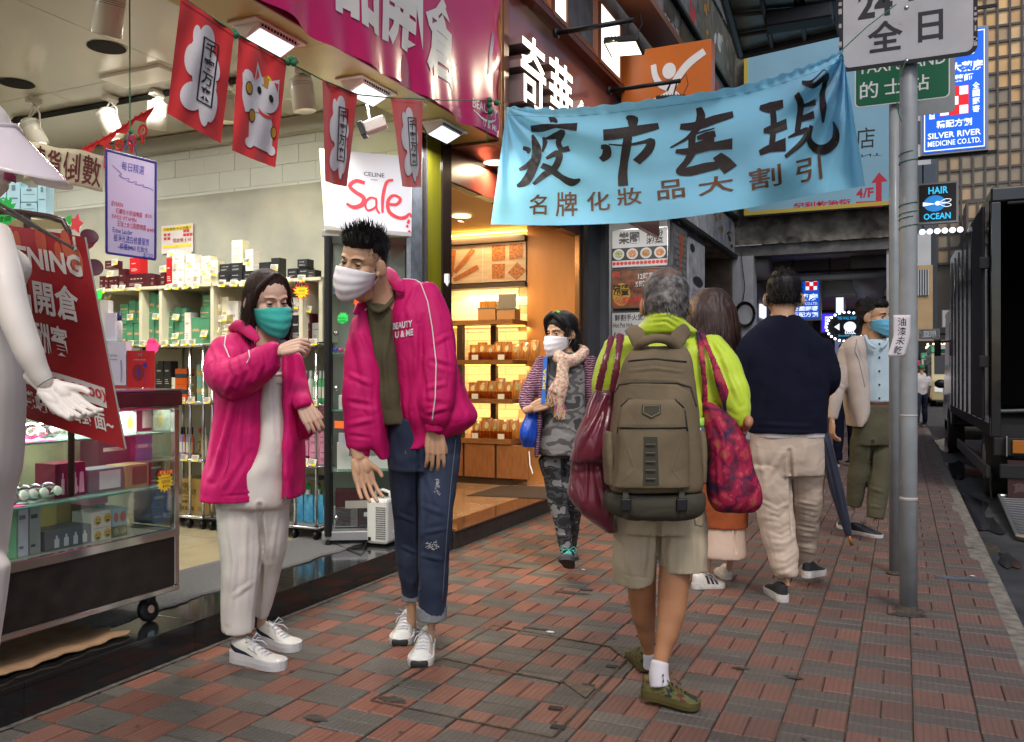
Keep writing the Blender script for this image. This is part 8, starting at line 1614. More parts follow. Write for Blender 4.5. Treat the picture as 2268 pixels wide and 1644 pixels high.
jk=cloth(mb,.0065,'jacket',m_pj,ym,fo,.0045,(15,15,5),1)
mb=MB();limb(mb,[(858,600,.06,9),(868,612,-.02,13,.5),(880,632,-.08,14,.4),(893,646,-.12,6,.4)],T);limb(mb,[(815,660,0,9),(803,675,-.06,12,.4),(784,697,-.11,6,.4)],T);limb(mb,[(862,602,.06,10),(842,640,.1,9),(815,662,.02,9)],T);cloth(mb,.005,'collar',m_pj,ym,[],.002,seed=4)
mb=MB();limb(mb,[(963,940,-.13,23),(963,956,-.13,21)],T,n=24);limb(mb,[(798,994,-.1,21),(797,1012,-.1,20)],T,n=24);cloth(mb,.004,'elastic_cuffs',m_pj,ym,[],.002,(120,120,10))
line_on(jk,[(893,612),(908,612),(932,628),(947,668),(957,725),(966,804),(964,879),(957,932)],.0028,'white_piping',m_wht,ym,T);line_on(jk,[(868,700),(874,780),(882,860),(893,930),(900,985)],.0022,'zip_tape',mat('dark_pink',(.30,.01,.08,1),.6),ym,T)
text_px(jk,'BEAUTY',((870,731),(913,724),(870,716)),m_wht,ym,T,.04,.006);text_px(jk,'U & ME',((875,750),(915,743),(875,735)),m_wht,ym,T,.04,.006)
mb=MB();mb.tube([P(898,998,3.6),P(899,1006,3.6)],.004,6);mb.build('zip_pull',m_chr,ym)
mb=MB();rows(mb,[(925,866,1018,.02,.13),(985,858,1022,.02,.13),(1040,860,1014,.03,.12)],T);limb(mb,[(898,1000,.02,42),(903,1080,.08,39),(904,1149,.14,33),(904,1215,.2,29),(910,1300,.28,22),(911,1318,.3,20)],T);limb(mb,[(974,1010,0,46),(968,1080,-.02,43),(964,1150,-.04,38),(961,1240,.0,35),(957,1360,.06,31)],T)
cloth(mb,.007,'jeans',m_jean,ym,[([(925,1000),(927,1150),(928,1300)],5,-.02),([(880,1140),(918,1155)],6,.008),([(935,1120),(985,1140)],7,.008),([(940,1180),(990,1170)],6,.008),([(935,1230),(980,1240)],6,.008),([(890,1210),(922,1225)],5,.008),([(940,1040),(975,1130)],8,.008)],.0025,(13,13,8),2)
mb=MB();limb(mb,[(911,1308,.3,22.5),(911,1330,.3,22)],T,n=24);limb(mb,[(957,1343,.06,33.5),(957,1372,.06,33)],T,n=24);cloth(mb,.005,'turn_ups',m_cuff,ym,[],.002)
g=MB();gr=random.Random(3);jo=[c for c in ym.children if c.name.startswith('jeans')][0];jf=hit_fn(jo);jf.t0=T
for cx_,cy_,rx,ry in((968,1078,5,17),(958,1208,12,9)):
 for k in range(46):a,b=gr.uniform(-1,1),gr.uniform(-1,1);c=jf(cx_+rx*a,cy_+ry*b,.002);g.tube([c,c+CR*gr.uniform(-.012,.012)+CU*gr.uniform(-.008,.004)],.0011,4)
o=g.build('frayed_threads',mat('pale_threads',(.45,.45,.45,1),.9),ym);o['kind']='stuff'
line_on(ym.children[-3]if False else[c for c in ym.children if c.name.startswith('jeans')][0],[(1010,970),(998,1080),(990,1180),(980,1330)],.0014,'side_seam',mat('seam_thread',(.16,.18,.22,1),.8),ym,T)
m_ws=mat('white_trainer',(.58,.57,.55,1),.6,nz=.12,nsc=30,bump=.35,bsc=180);m_wso=mat('white_rubber',(.55,.53,.5,1),.5,nz=.2,nsc=40);m_ls=mat('grey_lace',(.5,.5,.55,1),.8);m_bks=mat('black_rubber_sole',(.015,.015,.015,1),.7)
for hx,hy,tx,ty in((950,1425,928,1479),(905,1392,885,1431)):
 h_,t_=G(hx,hy),G(tx,ty);d=(t_-h_).normalized();h_=t_-d*.295;sh,uf=shoe(ym,h_,t_,wd=.112,h=.1,sole_h=.035,mu=m_ws,ms=m_wso,lace=m_ls)
 x=d.cross(CU);k=MB();k.box(t_-d*.02+Vector((0,0,.014)),(.075,.055,.03),rz=math.atan2(x.y,x.x));k.build('toe_bumper',m_bks,sh,bevel=.01)
 k=MB();k.surf(lambda u,v:uf(.12+.2*u,.3+.4*v)+(uf(.12+.2*u,.3+.4*v)-(h_+d*.15)).normalized()*.002,6,8);k.surf(lambda u,v:uf(.68+.2*u,.3+.4*v)+(uf(.68+.2*u,.3+.4*v)-(h_+d*.15)).normalized()*.002,6,8);k.build('suede_panels',mat('beige_suede',(.42,.37,.31,1),.9),sh,True)
 # ================================================================ the girl in the pink jacket
T=3.7;gl=person(570,1470,T,'girl in oversized magenta jacket and cream dungarees wiping her face, green mask')
F,M3=frame(P(594,668,3.66),44,-13,5,1.04);hm=head_mesh(F,female=True)
h1=hand_mesh(P(624,776,3.47),CR*1+CU*.32,CU*.6-CF*.75,((38,50,30),(48,52,30),(55,52,30),(60,50,30)),1,.86,left=True,thumb=12);h2=hand_mesh(P(672,896,3.58),CR*.45+CU*-.75-CF*.2,-CF+CR*.35,(26,50,40),1.5,.92,left=True,thumb=22,st=.015)
body([hm,h1,h2],[[(585,720,-.03,26),(585,800,0,40),(575,960,0,50)],[(500,780,0,20),(515,845,-.14,17),(625,784,-.22,12)],[(650,800,.02,12),(658,860,.0,6),(672,895,-.1,6)],[(540,1100,0,38),(533,1300,.0,20),(532,1425,.03,12)],[(600,1100,0,38),(590,1290,.15,18),(578,1390,.25,10)]],gl,m_skg,T)
face_parts(F,gl,(.2,1,-.3),m_skg,1.9,.0017,m_hairb);mask(F,gl,mat('green_mask',(.04,.42,.36,1),.75,bump=.25,bsc=160),m_wht)
mb=MB();ell(mb,(0,-.022,.042),(.085,.098,.092),n=20);ell(mb,(0,-.055,-.03),(.082,.06,.1));limbw(mb,[(-.072,-.005,.04),(-.078,-.02,-.06),(-.066,-.02,-.15),(-.05,-.02,-.19)],[.022,.026,.03,.02],1.5,ref=(1,0,0));limbw(mb,[(.074,0,.03),(.078,.005,-.06),(.07,.0,-.15)],[.016,.02,.016],1.2,ref=(1,0,0));limbw(mb,[(0,-.07,0),(0,-.09,-.1),(-.02,-.075,-.18)],[.06,.066,.05],.8,ref=(0,1,0))
limbw(mb,[(-.02,.035,.118),(-.05,.045,.088),(-.074,.03,.03),(-.078,.01,-.03)],[.010,.012,.011,.008],1,ref=(1,0,0));limbw(mb,[(-.01,.035,.118),(.04,.05,.09),(.072,.035,.04),(.077,.02,-.03)],[.010,.011,.010,.007],1,ref=(1,0,0))
me=remesh(mb,.0045,3);V=getV(me);V+=getN(me)*np.array([.0016*noise.noise(Vector((v[0]*90,v[1]*90,v[2]*9)))for v in V])[:,None];setV(me,np.array([F@Vector(v)for v in V]));hr=mobj('hair',me,m_hairb,gl,True)
Fi=F.inverted();blades('hair_strands',me,5200,lambda p,n,r:Vector((0,0,-1))+CR*r.uniform(-.12,.12)+n*.04,.075,.0011,m_hairb,hr,5,bend=.05,keep=lambda v,n:(Fi@Vector(v)).y<.02)
mb=MB();rows(mb,[(752,585,634,.02,.06),(790,580,640,0,.09),(830,582,642,0,.09)],T);cloth(mb,.007,'grey_shirt',mat('grey_jersey',(.30,.29,.34,1),.9,bump=.3,bsc=200),gl,[],.003)
m_off=mat('cream_twill',(.68,.62,.57,1),.9,crease=.016,csc=6,nz=.06,nsc=5,bump=.35,bsc=220)
mb=MB();rows(mb,[(824,583,640,-.01,.095),(900,580,643,-.01,.11),(1000,575,645,-.01,.13),(1060,500,645,0,.14),(1112,482,641,0,.13),(1124,486,638,.01,.10)],T);limb(mb,[(534,1120,0,53),(533,1200,0,47),(533,1270,0,42),(528,1345,.02,38),(527,1396,.03,35)],T);limb(mb,[(592,1120,.02,48),(600,1190,.06,38),(592,1285,.15,25),(578,1362,.22,16)],T)
dg_=cloth(mb,.007,'dungarees',m_off,gl,[([(575,1120),(582,1220),(568,1380)],7,-.02),([(505,1130),(520,1250),(505,1380)],8,.01),([(545,1150),(540,1300)],8,.01),([(560,1290),(520,1320)],7,.008),([(615,1130),(600,1250)],6,.008),([(605,840),(615,1000)],6,-.006)],.0022,(13,13,5),6)
line_on(dg_,[(588,828),(612,832),(636,828)],.0022,'bib_seam',mat('seam_cream',(.42,.37,.32,1),.9),gl,T);line_on(dg_,[(612,850),(632,850),(632,885),(625,892)],.0018,'pocket_seam',_mc['seam_cream'],gl,T)
mb=MB();rows(mb,[(740,510,556,.02,.07),(765,484,590,0,.1),(800,478,598,0,.13),(860,480,600,0,.14),(930,480,602,0,.15),(1000,466,603,0,.16),(1050,456,604,0,.16),(1104,447,604,0,.16)],T);rows(mb,[(775,630,652,.0,.08),(850,633,664,.0,.12),(950,637,667,0,.13),(1030,634,668,0,.14),(1097,631,668,0,.13)],T);rows(mb,[(760,500,645,.1,.06),(900,490,660,.12,.08),(1095,470,662,.12,.08)],T)
limb(mb,[(500,765,.0,30),(492,810,-.06,40),(512,842,-.15,44),(548,828,-.19,44),(582,802,-.22,38),(606,785,-.23,30),(618,783,-.23,22)],T);limb(mb,[(646,790,.0,22),(655,840,-.02,24),(662,875,-.07,25),(668,890,-.11,22),(674,905,-.13,18)],T);limb(mb,[(660,870,-.02,20),(678,920,-.02,24),(682,940,-.02,24),(672,965,0,14)],T,flat=.6,fe=False)
fo=[([(470,760),(485,800),(475,840)],7,.014),([(510,775),(520,830),(500,870)],8,.016),([(540,770),(550,820),(530,865)],8,-.012),([(575,765),(580,810),(560,850)],7,.014),([(520,880),(500,960),(470,1060)],9,.018),([(545,885),(540,980),(550,1080)],9,-.012),([(575,860),(585,950),(590,1080)],8,.012),([(555,1000),(500,1090)],8,-.01),([(480,900),(470,1000),(455,1090)],8,.01),([(645,950),(655,1080)],6,.01),([(670,930),(695,940)],5,.01),([(490,1100),(600,1092)],4,-.006)]
jk=cloth(mb,.0065,'jacket',m_pj,gl,fo,.0045,(14,14,5),11)
mb=MB();limb(mb,[(514,728,.02,10),(530,722,-.06,14,.5),(556,738,-.13,14,.4),(572,756,-.16,7,.4)],T);limb(mb,[(515,735,.05,10),(560,745,.1,10),(618,760,.06,9),(634,772,-.02,7)],T);cloth(mb,.005,'collar',m_pj,gl,[],.002)
line_on(jk,[(500,742),(497,765),(508,792)],.0028,'white_piping',m_wht,gl,T);line_on(jk,[(551,776),(553,792),(546,805)],.0028,'white_piping',m_wht,gl,T);line_on(jk,[(602,810),(604,900),(603,1000),(604,1090)],.002,'front_seam',_mc['dark_pink'],gl,T);line_on(jk,[(513,965),(505,1030),(498,1050)],.0018,'pocket_seam',_mc['dark_pink'],gl,T)
mb=MB();mb.tube([P(633,1095,3.56),P(632,1112,3.56)],.004,6);mb.build('zip_pull',m_chr,gl)
m_wl_=mat('white_leather',(.60,.57,.52,1),.42,nz=.08,nsc=20,coat=.15)
for(hx,hy),(tx,ty),k in(((514,1462),(630,1484),0),((572,1424),(662,1443),1)):
 sh,uf=shoe(gl,G(hx,hy),G(tx,ty),wd=.1,h=.105,sole_h=.044,mu=m_wl_,ms=mat('platform_rubber',(.52,.5,.5,1),.6,bump=1,bsc=160),lace=m_ls);ctr=(G(hx,hy)+G(tx,ty))/2
 q=MB();pf=lambda u,v:uf(.5+.5*(1-v),u)+(uf(.5+.5*(1-v),u)-ctr).normalized()*.0015
 stroke_on(q,lambda u,v:pf(u,v),[(.02,.55),(.12,.42),(.28,.22),(.42,.12),(.58,.06)],[.14,.13,.16,.22,.16],off=.0006,seg=.03,asp=2);q.build('dark_side_stripe',mat('navy_leather',(.015,.017,.03,1),.5),sh)
 if k==0:text(sh,'PUMA',pf,(.44,.40,.56,.48),m_pk,off=.001)
 # ================================================================ old man with backpack, seen from behind
m_lime=mat('lime_nylon',(.48,.62,.03,1),.5,crease=.024,csc=7,nz=.08,nsc=6,bump=.3,bsc=60,sheen=.2,bdist=.003);m_kh=mat('khaki_cotton',(.46,.38,.26,1),.9,crease=.018,csc=8,nz=.1,nsc=5,bump=.35,bsc=220);m_bp=mat('backpack_canvas',(.155,.115,.066,1),.85,crease=.006,csc=8,nz=.22,nsc=7,bump=.4,bsc=260);m_bpd=mat('backpack_trim',(.045,.040,.026,1),.8)
T=3.35;om=person(1470,1540,T,'old man in lime jacket and khaki shorts walking away under a big brown backpack')
F,M3=frame(P(1474,676,T-.02),180,-2,0,1.08);hm=head_mesh(F)
ftx=G(1526,1562);
SHN=[[(1410,1140,0,44),(1418,1240,.03,36),(1421,1300,.06,32),(1424,1350,.1,29),(1431,1400,.14,20),(1437,1445,.17,12),(1438,1475,.18,13)],[(1515,1140,0,46),(1500,1230,-.03,36),(1492,1290,-.05,34),(1489,1340,-.06,33),(1480,1395,-.08,26),(1468,1440,-.1,18),(1461,1475,-.11,17),(1456,1510,-.12,18)]]
body([hm,hand_mesh(P(1650,945,3.2),CU*-.4+CF*.9,-CU*.2+CR,(40,50,30),2,.95)],[[(1474,700,0,28),(1474,760,.03,28),(1470,1000,.03,55),(1465,1120,0,70)],[(1575,770,0,26),(1620,880,-.08,22),(1650,945,-.13,14)],[(1350,770,0,26),(1330,920,0,20),(1345,1040,.1,14)]],om,m_sk2,T,.006,shown=SHN)
mg_=mat('grey_hair',(.22,.2,.19,1),.5,col2=(.035,.03,.03,1),nsc=40);mb=MB()
ell(mb,(0,-.030,.008),(.0775,.086,.082),n=20);ell(mb,(0,-.012,.050),(.0805,.098,.082));me=remesh(mb,.005,3);V=getV(me);V=V+getN(me)*np.array([.003*noise.noise(Vector(v*50))for v in V])[:,None];setV(me,np.array([F@Vector(v)for v in V]));hr=mobj('hair',me,mg_,om,True)
blades('hair_strands',me,6200,lambda p,n,r:Vector((0,0,-1))+CR*r.uniform(-.3,.3)+n*.25,.024,.0009,mg_,hr,8)
mb=MB();ell(mb,(0,-.035,.082),(.056,.062,.05),n=20);me=remesh(mb,.005,3);setV(me,np.array([F@Vector(v)for v in getV(me)]));m_thin=mat('thinning_brown_hair',(.17,.115,.09,1),.6,col2=(.10,.06,.045,1),nsc=60);cr_=mobj('thin_crown_hair',me,m_thin,om,True);blades('hair_strands',me,900,lambda p,n,r:Vector((0,0,-.6))+CR*r.uniform(-.6,.6)+n*.2,.02,.0007,mg_,cr_,9)
for s in(1,-1):mb=MB();mb.tube([F@Vector(p)for p in((.076*s,-.004,.024),(.083*s,-.026,.008),(.08*s,-.028,-.02),(.07*s,.03,-.05))],.0016,6);mb.build('mask_string',m_wht,om,True)
mb=MB();rows(mb,[(745,1385,1562,.02,.09),(775,1346,1596,0,.13),(830,1338,1605,0,.15),(920,1345,1600,0,.16),(1010,1350,1590,0,.15)],T);rows(mb,[(690,1434,1508,-.03,.095),(710,1424,1516,-.03,.105),(740,1398,1548,-.01,.11)],T)
limb(mb,[(1362,765,0,26),(1343,820,-.02,27),(1338,900,-.02,26),(1345,1000,.05,22)],T);limb(mb,[(1565,770,0,38),(1598,815,-.06,44),(1616,860,-.1,42),(1634,905,-.14,30),(1650,945,-.16,15)],T)
cloth(mb,.0065,'jacket',m_lime,om,[([(1440,700),(1480,696),(1508,712)],4,.01),([(1430,716),(1475,712),(1500,728)],4,-.008),([(1545,760),(1580,840),(1590,920)],9,.014),([(1580,770),(1620,850)],9,-.012),([(1600,800),(1640,890)],8,.012),([(1575,900),(1630,930)],7,.01),([(1350,780),(1345,850)],7,.01),([(1560,740),(1600,780)],7,.01)],.0045,(14,14,6),21)
mb=MB();rows(mb,[(1090,1366,1560,0,.14),(1140,1362,1564,0,.14),(1175,1360,1566,0,.13)],T);limb(mb,[(1410,1160,0,50),(1405,1225,.0,49),(1403,1284,.02,48)],T);limb(mb,[(1512,1160,-.01,54),(1513,1215,-.03,53),(1515,1268,-.04,52)],T)
sh_=cloth(mb,.007,'shorts',m_kh,om,[([(1458,1150),(1455,1280)],7,-.022),([(1380,1190),(1400,1270)],8,.01),([(1430,1180),(1425,1270)],8,.01),([(1490,1180),(1480,1270)],9,.012),([(1535,1190),(1540,1260)],8,.01),([(1370,1270),(1440,1282)],3,-.005)],.005,(13,13,5),23)
line_on(sh_,[(1538,1140),(1540,1162),(1555,1165),(1562,1150)],.002,'pocket_flap',_mc['seam_cream']if False else mat('khaki_seam',(.24,.21,.15,1),.9),om,T)
for l in([(1461,1468,-.11,20),(1459,1495,-.12,22),(1462,1520,-.13,23)],[(1438,1448,.17,13),(1438,1480,.18,14)]):mb=MB();limb(mb,l,T,n=24);cloth(mb,.0045,'sock',mat('white_sock',(.56,.53,.56,1),.9,bump=.6,bsc=140,stretch=(1,1,.1)),om,[],.001)
m_cam=mat('camo_canvas',(.115,.105,.03,1),.85,nz=.2,nsc=8,bump=.4,bsc=200);nt=m_cam.node_tree
def camo(m,cols,sc):
 nt=m.node_tree;b=nt.nodes['Principled BSDF'];g=nt.nodes.new('ShaderNodeNewGeometry');n=nt.nodes.new('ShaderNodeTexNoise');n.inputs['Scale'].default_value=sc;n.inputs['Detail'].default_value=1.5;r=nt.nodes.new('ShaderNodeValToRGB');r.color_ramp.interpolation='CONSTANT'
 mp=nt.nodes.new('ShaderNodeMapping');mp.inputs['Scale'].default_value=(1,1,1.7);nt.links.new(g.outputs['Position'],mp.inputs[0]);nt.links.new(mp.outputs[0],n.inputs[0]);nt.links.new(n.outputs[0],r.inputs[0]);e=r.color_ramp.elements;pos=(0,.42,.5,.58)
 while len(e)<4:e.new(.5)
 for k in range(4):e[k].position=pos[k];e[k].color=cols[k]
 nt.links.new(r.outputs[0],b.inputs['Base Color'])
camo(m_cam,[(.02,.025,.025,1),(.12,.11,.03,1),(.085,.09,.025,1),(.10,.015,.02,1)],22);m_camo=mat('camo_grey',(.2,.2,.2,1),.9,bump=.3,bsc=200);camo(m_camo,[(.015,.016,.018,1),(.055,.056,.06,1),(.022,.023,.026,1),(.19,.19,.185,1)],13);m_camt=mat('camo_tee',(.2,.2,.2,1),.9);camo(m_camt,[(.05,.05,.05,1),(.20,.195,.19,1),(.09,.088,.085,1),(.24,.23,.225,1)],7)
shoe(om,P(1422,1541,3.26),P(1530,1566,3.17),wd=.095,h=.088,sole_h=.03,mu=m_cam,ms=mat('olive_rubber',(.075,.06,.015,1),.6),lace=mat('olive_lace',(.08,.08,.02,1),.9),L=.225);h_=G(1432,1494);shoe(om,h_+Vector((0,0,.012)),h_+CF*.25-CR*.02,wd=.09,h=.088,sole_h=.03,mu=m_cam,ms=_mc['olive_rubber'])
bp=thing('backpack',P(1450,950,T-.24),'large brown canvas backpack with badge on the old man\'s back','backpack');TB_=T-.24
mb=MB();rows(mb,[(768,1405,1518,.03,.05),(800,1384,1530,.0,.09),(863,1366,1538,0,.11),(939,1355,1544,0,.12),(1015,1350,1550,0,.12),(1067,1348,1553,0,.12),(1084,1352,1550,0,.11)],TB_,pw=3.2);cloth(mb,.006,'main_compartment',m_bp,bp,[([(1390,822),(1450,816),(1515,824)],4,.008),([(1365,850),(1400,845),(1500,850),(1530,870)],4,-.006),([(1355,1000),(1352,1060)],5,.006)],.003,seed=31)
mb=MB();rows(mb,[(1088,1342,1556,.0,.12),(1110,1338,1560,0,.13),(1135,1350,1550,0,.12),(1146,1375,1520,0,.09)],TB_,pw=2.8);cloth(mb,.006,'lower_compartment',m_bpd,bp,[],.004,seed=33)
mb=MB();rows(mb,[(884,1392,1500,-.1,.03),(900,1376,1514,-.1,.045),(950,1369,1522,-.1,.055),(1010,1366,1524,-.1,.06),(1060,1362,1526,-.1,.06),(1078,1358,1528,-.1,.055)],TB_,pw=3.2);fp=cloth(mb,.005,'front_pocket',m_bp,bp,[([(1375,945),(1515,945)],3,-.004),([(1384,975),(1405,1040),(1378,1066)],2.5,.004),([(1508,975),(1488,1040),(1512,1066)],2.5,.004)],.0025,seed=35)
for pts in([(1368,960),(1370,905),(1392,885),(1440,880),(1495,885),(1516,905),(1522,955)],[(1370,948),(1420,948),(1520,948)],[(1392,800),(1450,795),(1520,802)]):line_on(fp if pts[0][1]>900 else[c for c in bp.children if c.name.startswith('main')][0],pts,.0035,'zip',m_blk,bp,TB_,.001)
line_on([c for c in bp.children if c.name.startswith('main')][0],[(1362,870),(1372,852),(1400,848),(1500,848),(1530,858),(1542,900)],.0035,'zip',m_bpd,bp,TB_,.001)
f=hit_fn(fp);f.t0=TB_-.1;bd=lambda u,v:f(1422+42*u,927-32*v,.004);g=MB();poly_on(g,bd,[(0,.95),(0,.35),(.5,0),(1,.35),(1,.95)][::-1],off=-.0015);g.add([bd(*p)for p in((.0,.95),(0,.35),(.5,.0),(1,.35),(1,.95))],[(0,1,2,3,4)]);g.build('badge',m_bpd,bp);g=MB();g.tube([bd(*p)for p in((.08,.87),(.08,.4),(.5,.12),(.92,.4),(.92,.87),(.08,.87))],.0012,5);g.build('badge_outline',mat('brass_thread',(.28,.22,.1,1),.5),bp)
g=MB();g.slab(f(1424,1074,.004),f(1460,1074,.004),f(1456,968,.004),f(1426,968,.004),.002);g.build('webbing_panel',m_bpd,bp);g=MB()
for k in range(5):g.tube([f(1430,985+k*19,.008),f(1452,985+k*19,.008)],.0028,5)
g.build('webbing_loops',mat('webbing_highlight',(.09,.08,.055,1),.6),bp)
for px in(1386,1510):g=MB();g.box(P(px,1118,TB_-.135),(.038,.016,.045),rz=YAW);g.build('buckle',m_blk,bp,bevel=.005);g=MB();g.tube([P(px,1085,TB_-.125),P(px,1110,TB_-.14),P(px,1146,TB_-.12)],.010,6,flat=.2,up=CR);g.build('strap',m_bpd,bp)
mb=MB();limb(mb,[(1410,778,-.0,10),(1420,760,-.04,11),(1450,750,-.05,11),(1480,755,-.05,11),(1508,780,0,11)],TB_);cloth(mb,.005,'carry_handle',m_bp,bp,[],.001)
for pts in([(1398,728,.10,17,.3),(1410,742,.04,20,.3),(1422,775,.03,18,.3)],[(1522,730,.10,17,.3),(1505,745,.04,20,.3),(1490,775,.03,16,.3)]):mb=MB();limb(mb,pts,TB_);cloth(mb,.005,'shoulder_strap',m_bp,bp,[],.001)
for rs__,nm in(([(955,1340,1358,.02,.05),(1010,1336,1360,0,.07),(1072,1340,1362,0,.07)],'side_pocket'),([(940,1540,1556,.02,.05),(1010,1540,1562,0,.07),(1068,1540,1560,0,.07)],'side_pocket')):mb=MB();rows(mb,rs__,TB_);cloth(mb,.006,nm,m_bp,bp,[],.003)
bt=thing('drink_bottle',P(1552,950,TB_-.03),'clear bottle with lime cap in the side pocket of the backpack','bottle');c=P(1550,990,TB_-.02);MB().lathe([(0,0),(.02,0),(.021,.06),(.014,.075)],c,n=14).build('body',mat('bottle_dark',(.08,.09,.09,1),.1,coat=.5),bt,True);MB().lathe([(.015,.075),(.016,.08),(.016,.105),(0,.105)],c,n=14).build('cap',mat('lime_cap',(.3,.6,.05,1),.4),bt,True);MB().lathe([(.0225,-.022),(.0225,-.002)],c,n=14).build('green_band',mat('bright_green_band',(.12,.5,.02,1),.5),bt)
m_bur=mat('burgundy_nylon',(.14,.012,.028,1),.28,crease=.024,csc=7,nz=.12,nsc=5,coat=.15,sheen=.2,bump=.25,bsc=30,bdist=.004);m_flo=mat('floral_cloth',(.30,.008,.045,1),.75,bump=.3,bsc=200)
nt=m_flo.node_tree;b=nt.nodes['Principled BSDF'];gq=nt.nodes.new('ShaderNodeNewGeometry');v1=nt.nodes.new('ShaderNodeTexVoronoi');v1.inputs['Scale'].default_value=17;dn=nt.nodes.new('ShaderNodeTexNoise');dn.inputs['Scale'].default_value=14;ax=nt.nodes.new('ShaderNodeVectorMath');ax.operation='MULTIPLY_ADD';ax.inputs[1].default_value=(.12,.12,.12);nt.links.new(gq.outputs['Position'],dn.inputs[0]);nt.links.new(dn.outputs['Color'],ax.inputs[0]);nt.links.new(gq.outputs['Position'],ax.inputs[2]);nt.links.new(ax.outputs[0],v1.inputs[0])
rp=nt.nodes.new('ShaderNodeValToRGB');e=rp.color_ramp.elements;rp.color_ramp.interpolation='CONSTANT'
while len(e)<5:e.new(.5)
for k,(p_,c_)in enumerate(((0,(.30,.10,.03,1)),(.16,(.42,.04,.06,1)),(.34,(.30,.005,.045,1)),(.55,(.13,.003,.03,1)),(.72,(.018,.012,.045,1)))):e[k].position=p_;e[k].color=c_
nt.links.new(v1.outputs['Distance'],rp.inputs[0]);nt.links.new(rp.outputs[0],b.inputs['Base Color'])
tb_=thing('tote_bag',P(1310,1000,T-.06),'shiny burgundy nylon bag hanging from the old man\'s left shoulder','bag');mb=MB();rows(mb,[(862,1316,1366,0,.03),(900,1300,1362,0,.05),(950,1284,1352,-.01,.07),(1005,1266,1344,-.01,.08),(1022,1262,1344,-.01,.07)],T-.06);rows(mb,[(1000,1272,1345,.02,.06),(1080,1258,1352,.02,.07),(1110,1268,1358,.02,.07),(1150,1305,1362,.02,.06),(1178,1340,1364,.02,.04)],T-.06)
cloth(mb,.006,'bag_body',m_bur,tb_,[([(1340,880),(1300,960),(1272,1010)],8,.016),([(1350,900),(1325,1000)],7,-.014),([(1345,960),(1338,1015)],6,.012),([(1300,1030),(1298,1110)],5,.012),([(1270,1060),(1290,1120)],7,.012),([(1330,1040),(1345,1140)],8,.012)],.006,(16,16,5),41)
for pts in([(1356,745,-.02,8,.25),(1340,800,-.1,8,.25),(1325,865,-.07,10,.4)],[(1374,742,-.02,11,.2),(1368,800,-.1,8,.25),(1358,868,-.07,11,.4)]):mb=MB();limb(mb,pts,T-.06);cloth(mb,.005,'strap',m_bur,tb_,[],.002)
fb=thing('tote_bag',P(1620,1020,T-.12),'red floral cloth bag hanging from the old man\'s right shoulder','bag');mb=MB();rows(mb,[(893,1556,1575,0,.02),(915,1558,1612,0,.04),(950,1560,1642,0,.06),(1014,1566,1664,0,.08),(1075,1566,1680,0,.09),(1110,1568,1683,0,.09),(1130,1584,1672,0,.06)],T-.14)
cloth(mb,.006,'bag_body',m_flo,fb,[([(1570,900),(1600,960),(1610,1060)],8,.012),([(1610,890),(1640,980),(1660,1080)],8,.012),([(1580,980),(1585,1110)],7,-.01)],.006,(15,15,5),43)
for pts in([(1548,735,.06,9,.25),(1556,800,-.02,8,.3),(1561,860,-.02,6,.4),(1560,900,0,8,.6)],[(1553,735,.05,8,.25),(1580,800,-.02,8,.3),(1600,860,-.03,12,.4),(1622,920,0,16,.5)]):mb=MB();limb(mb,pts,T-.14);cloth(mb,.005,'strap',m_flo,fb,[],.002)
# ================================================================ man in the navy sweater
T=4.75;nm=person(1745,1330,T,'man in navy sweater and beige joggers walking away with an umbrella');F,M3=frame(P(1735,662,T),168,-6,0,1.16);hm=head_mesh(F,vox=.0045)
body([hm],[[(1735,690,0,23),(1735,740,0,23),(1735,800,0,40),(1740,950,0,55)],[(1645,780,0,18),(1650,880,.05,16),(1690,900,.25,10)],[(1815,780,0,18),(1838,850,0,15),(1800,890,.25,10)],[(1710,1000,0,34),(1745,1300,-.08,10)],[(1785,1000,0,34),(1786,1262,.3,10)]],nm,m_sk,T,.01)
short_hair(F,nm,m_hair,12,3000,.022,lambda l,r:(l.x*3+r.uniform(-.4,.4),-.2,(.8 if l.z>.08 else-.9)+r.uniform(-.3,.3)),.72,1.05)
for s in(1,-1):mb=MB();mb.tube([F@Vector(p)for p in((.076*s,-.004,.024),(.084*s,-.024,.008),(.081*s,-.026,-.03),(.07*s,.03,-.05))],.0018,6);mb.build('mask_string',m_wht,nm,True)
m_nv=mat('navy_knit',(.006,.007,.019,1),.95,nz=.15,nsc=10,bump=.5,bsc=300,spec=.2);mb=MB();rows(mb,[(700,1702,1768,0,.09),(722,1676,1792,0,.11),(755,1640,1822,0,.12),(800,1632,1832,0,.14),(870,1645,1832,0,.15),(930,1655,1830,0,.15),(958,1660,1829,0,.15)],T);limb(mb,[(1655,775,0,26),(1650,830,0,25),(1662,890,.02,23),(1680,920,.15,18)],T);limb(mb,[(1812,765,0,28),(1830,810,0,28),(1836,846,0,24),(1818,868,.15,20)],T)
cloth(mb,.008,'sweater',m_nv,nm,[([(1670,740),(1655,830)],9,.008),([(1800,760),(1815,850)],9,.008),([(1680,940),(1800,945)],6,.008),([(1700,850),(1690,930)],12,.01)],.004,(9,9,5),51)
mb=MB();rows(mb,[(945,1662,1826,.01,.145),(969,1664,1825,.01,.145)],T);cloth(mb,.008,'white_tee_hem',m_wht,nm,[],.003)
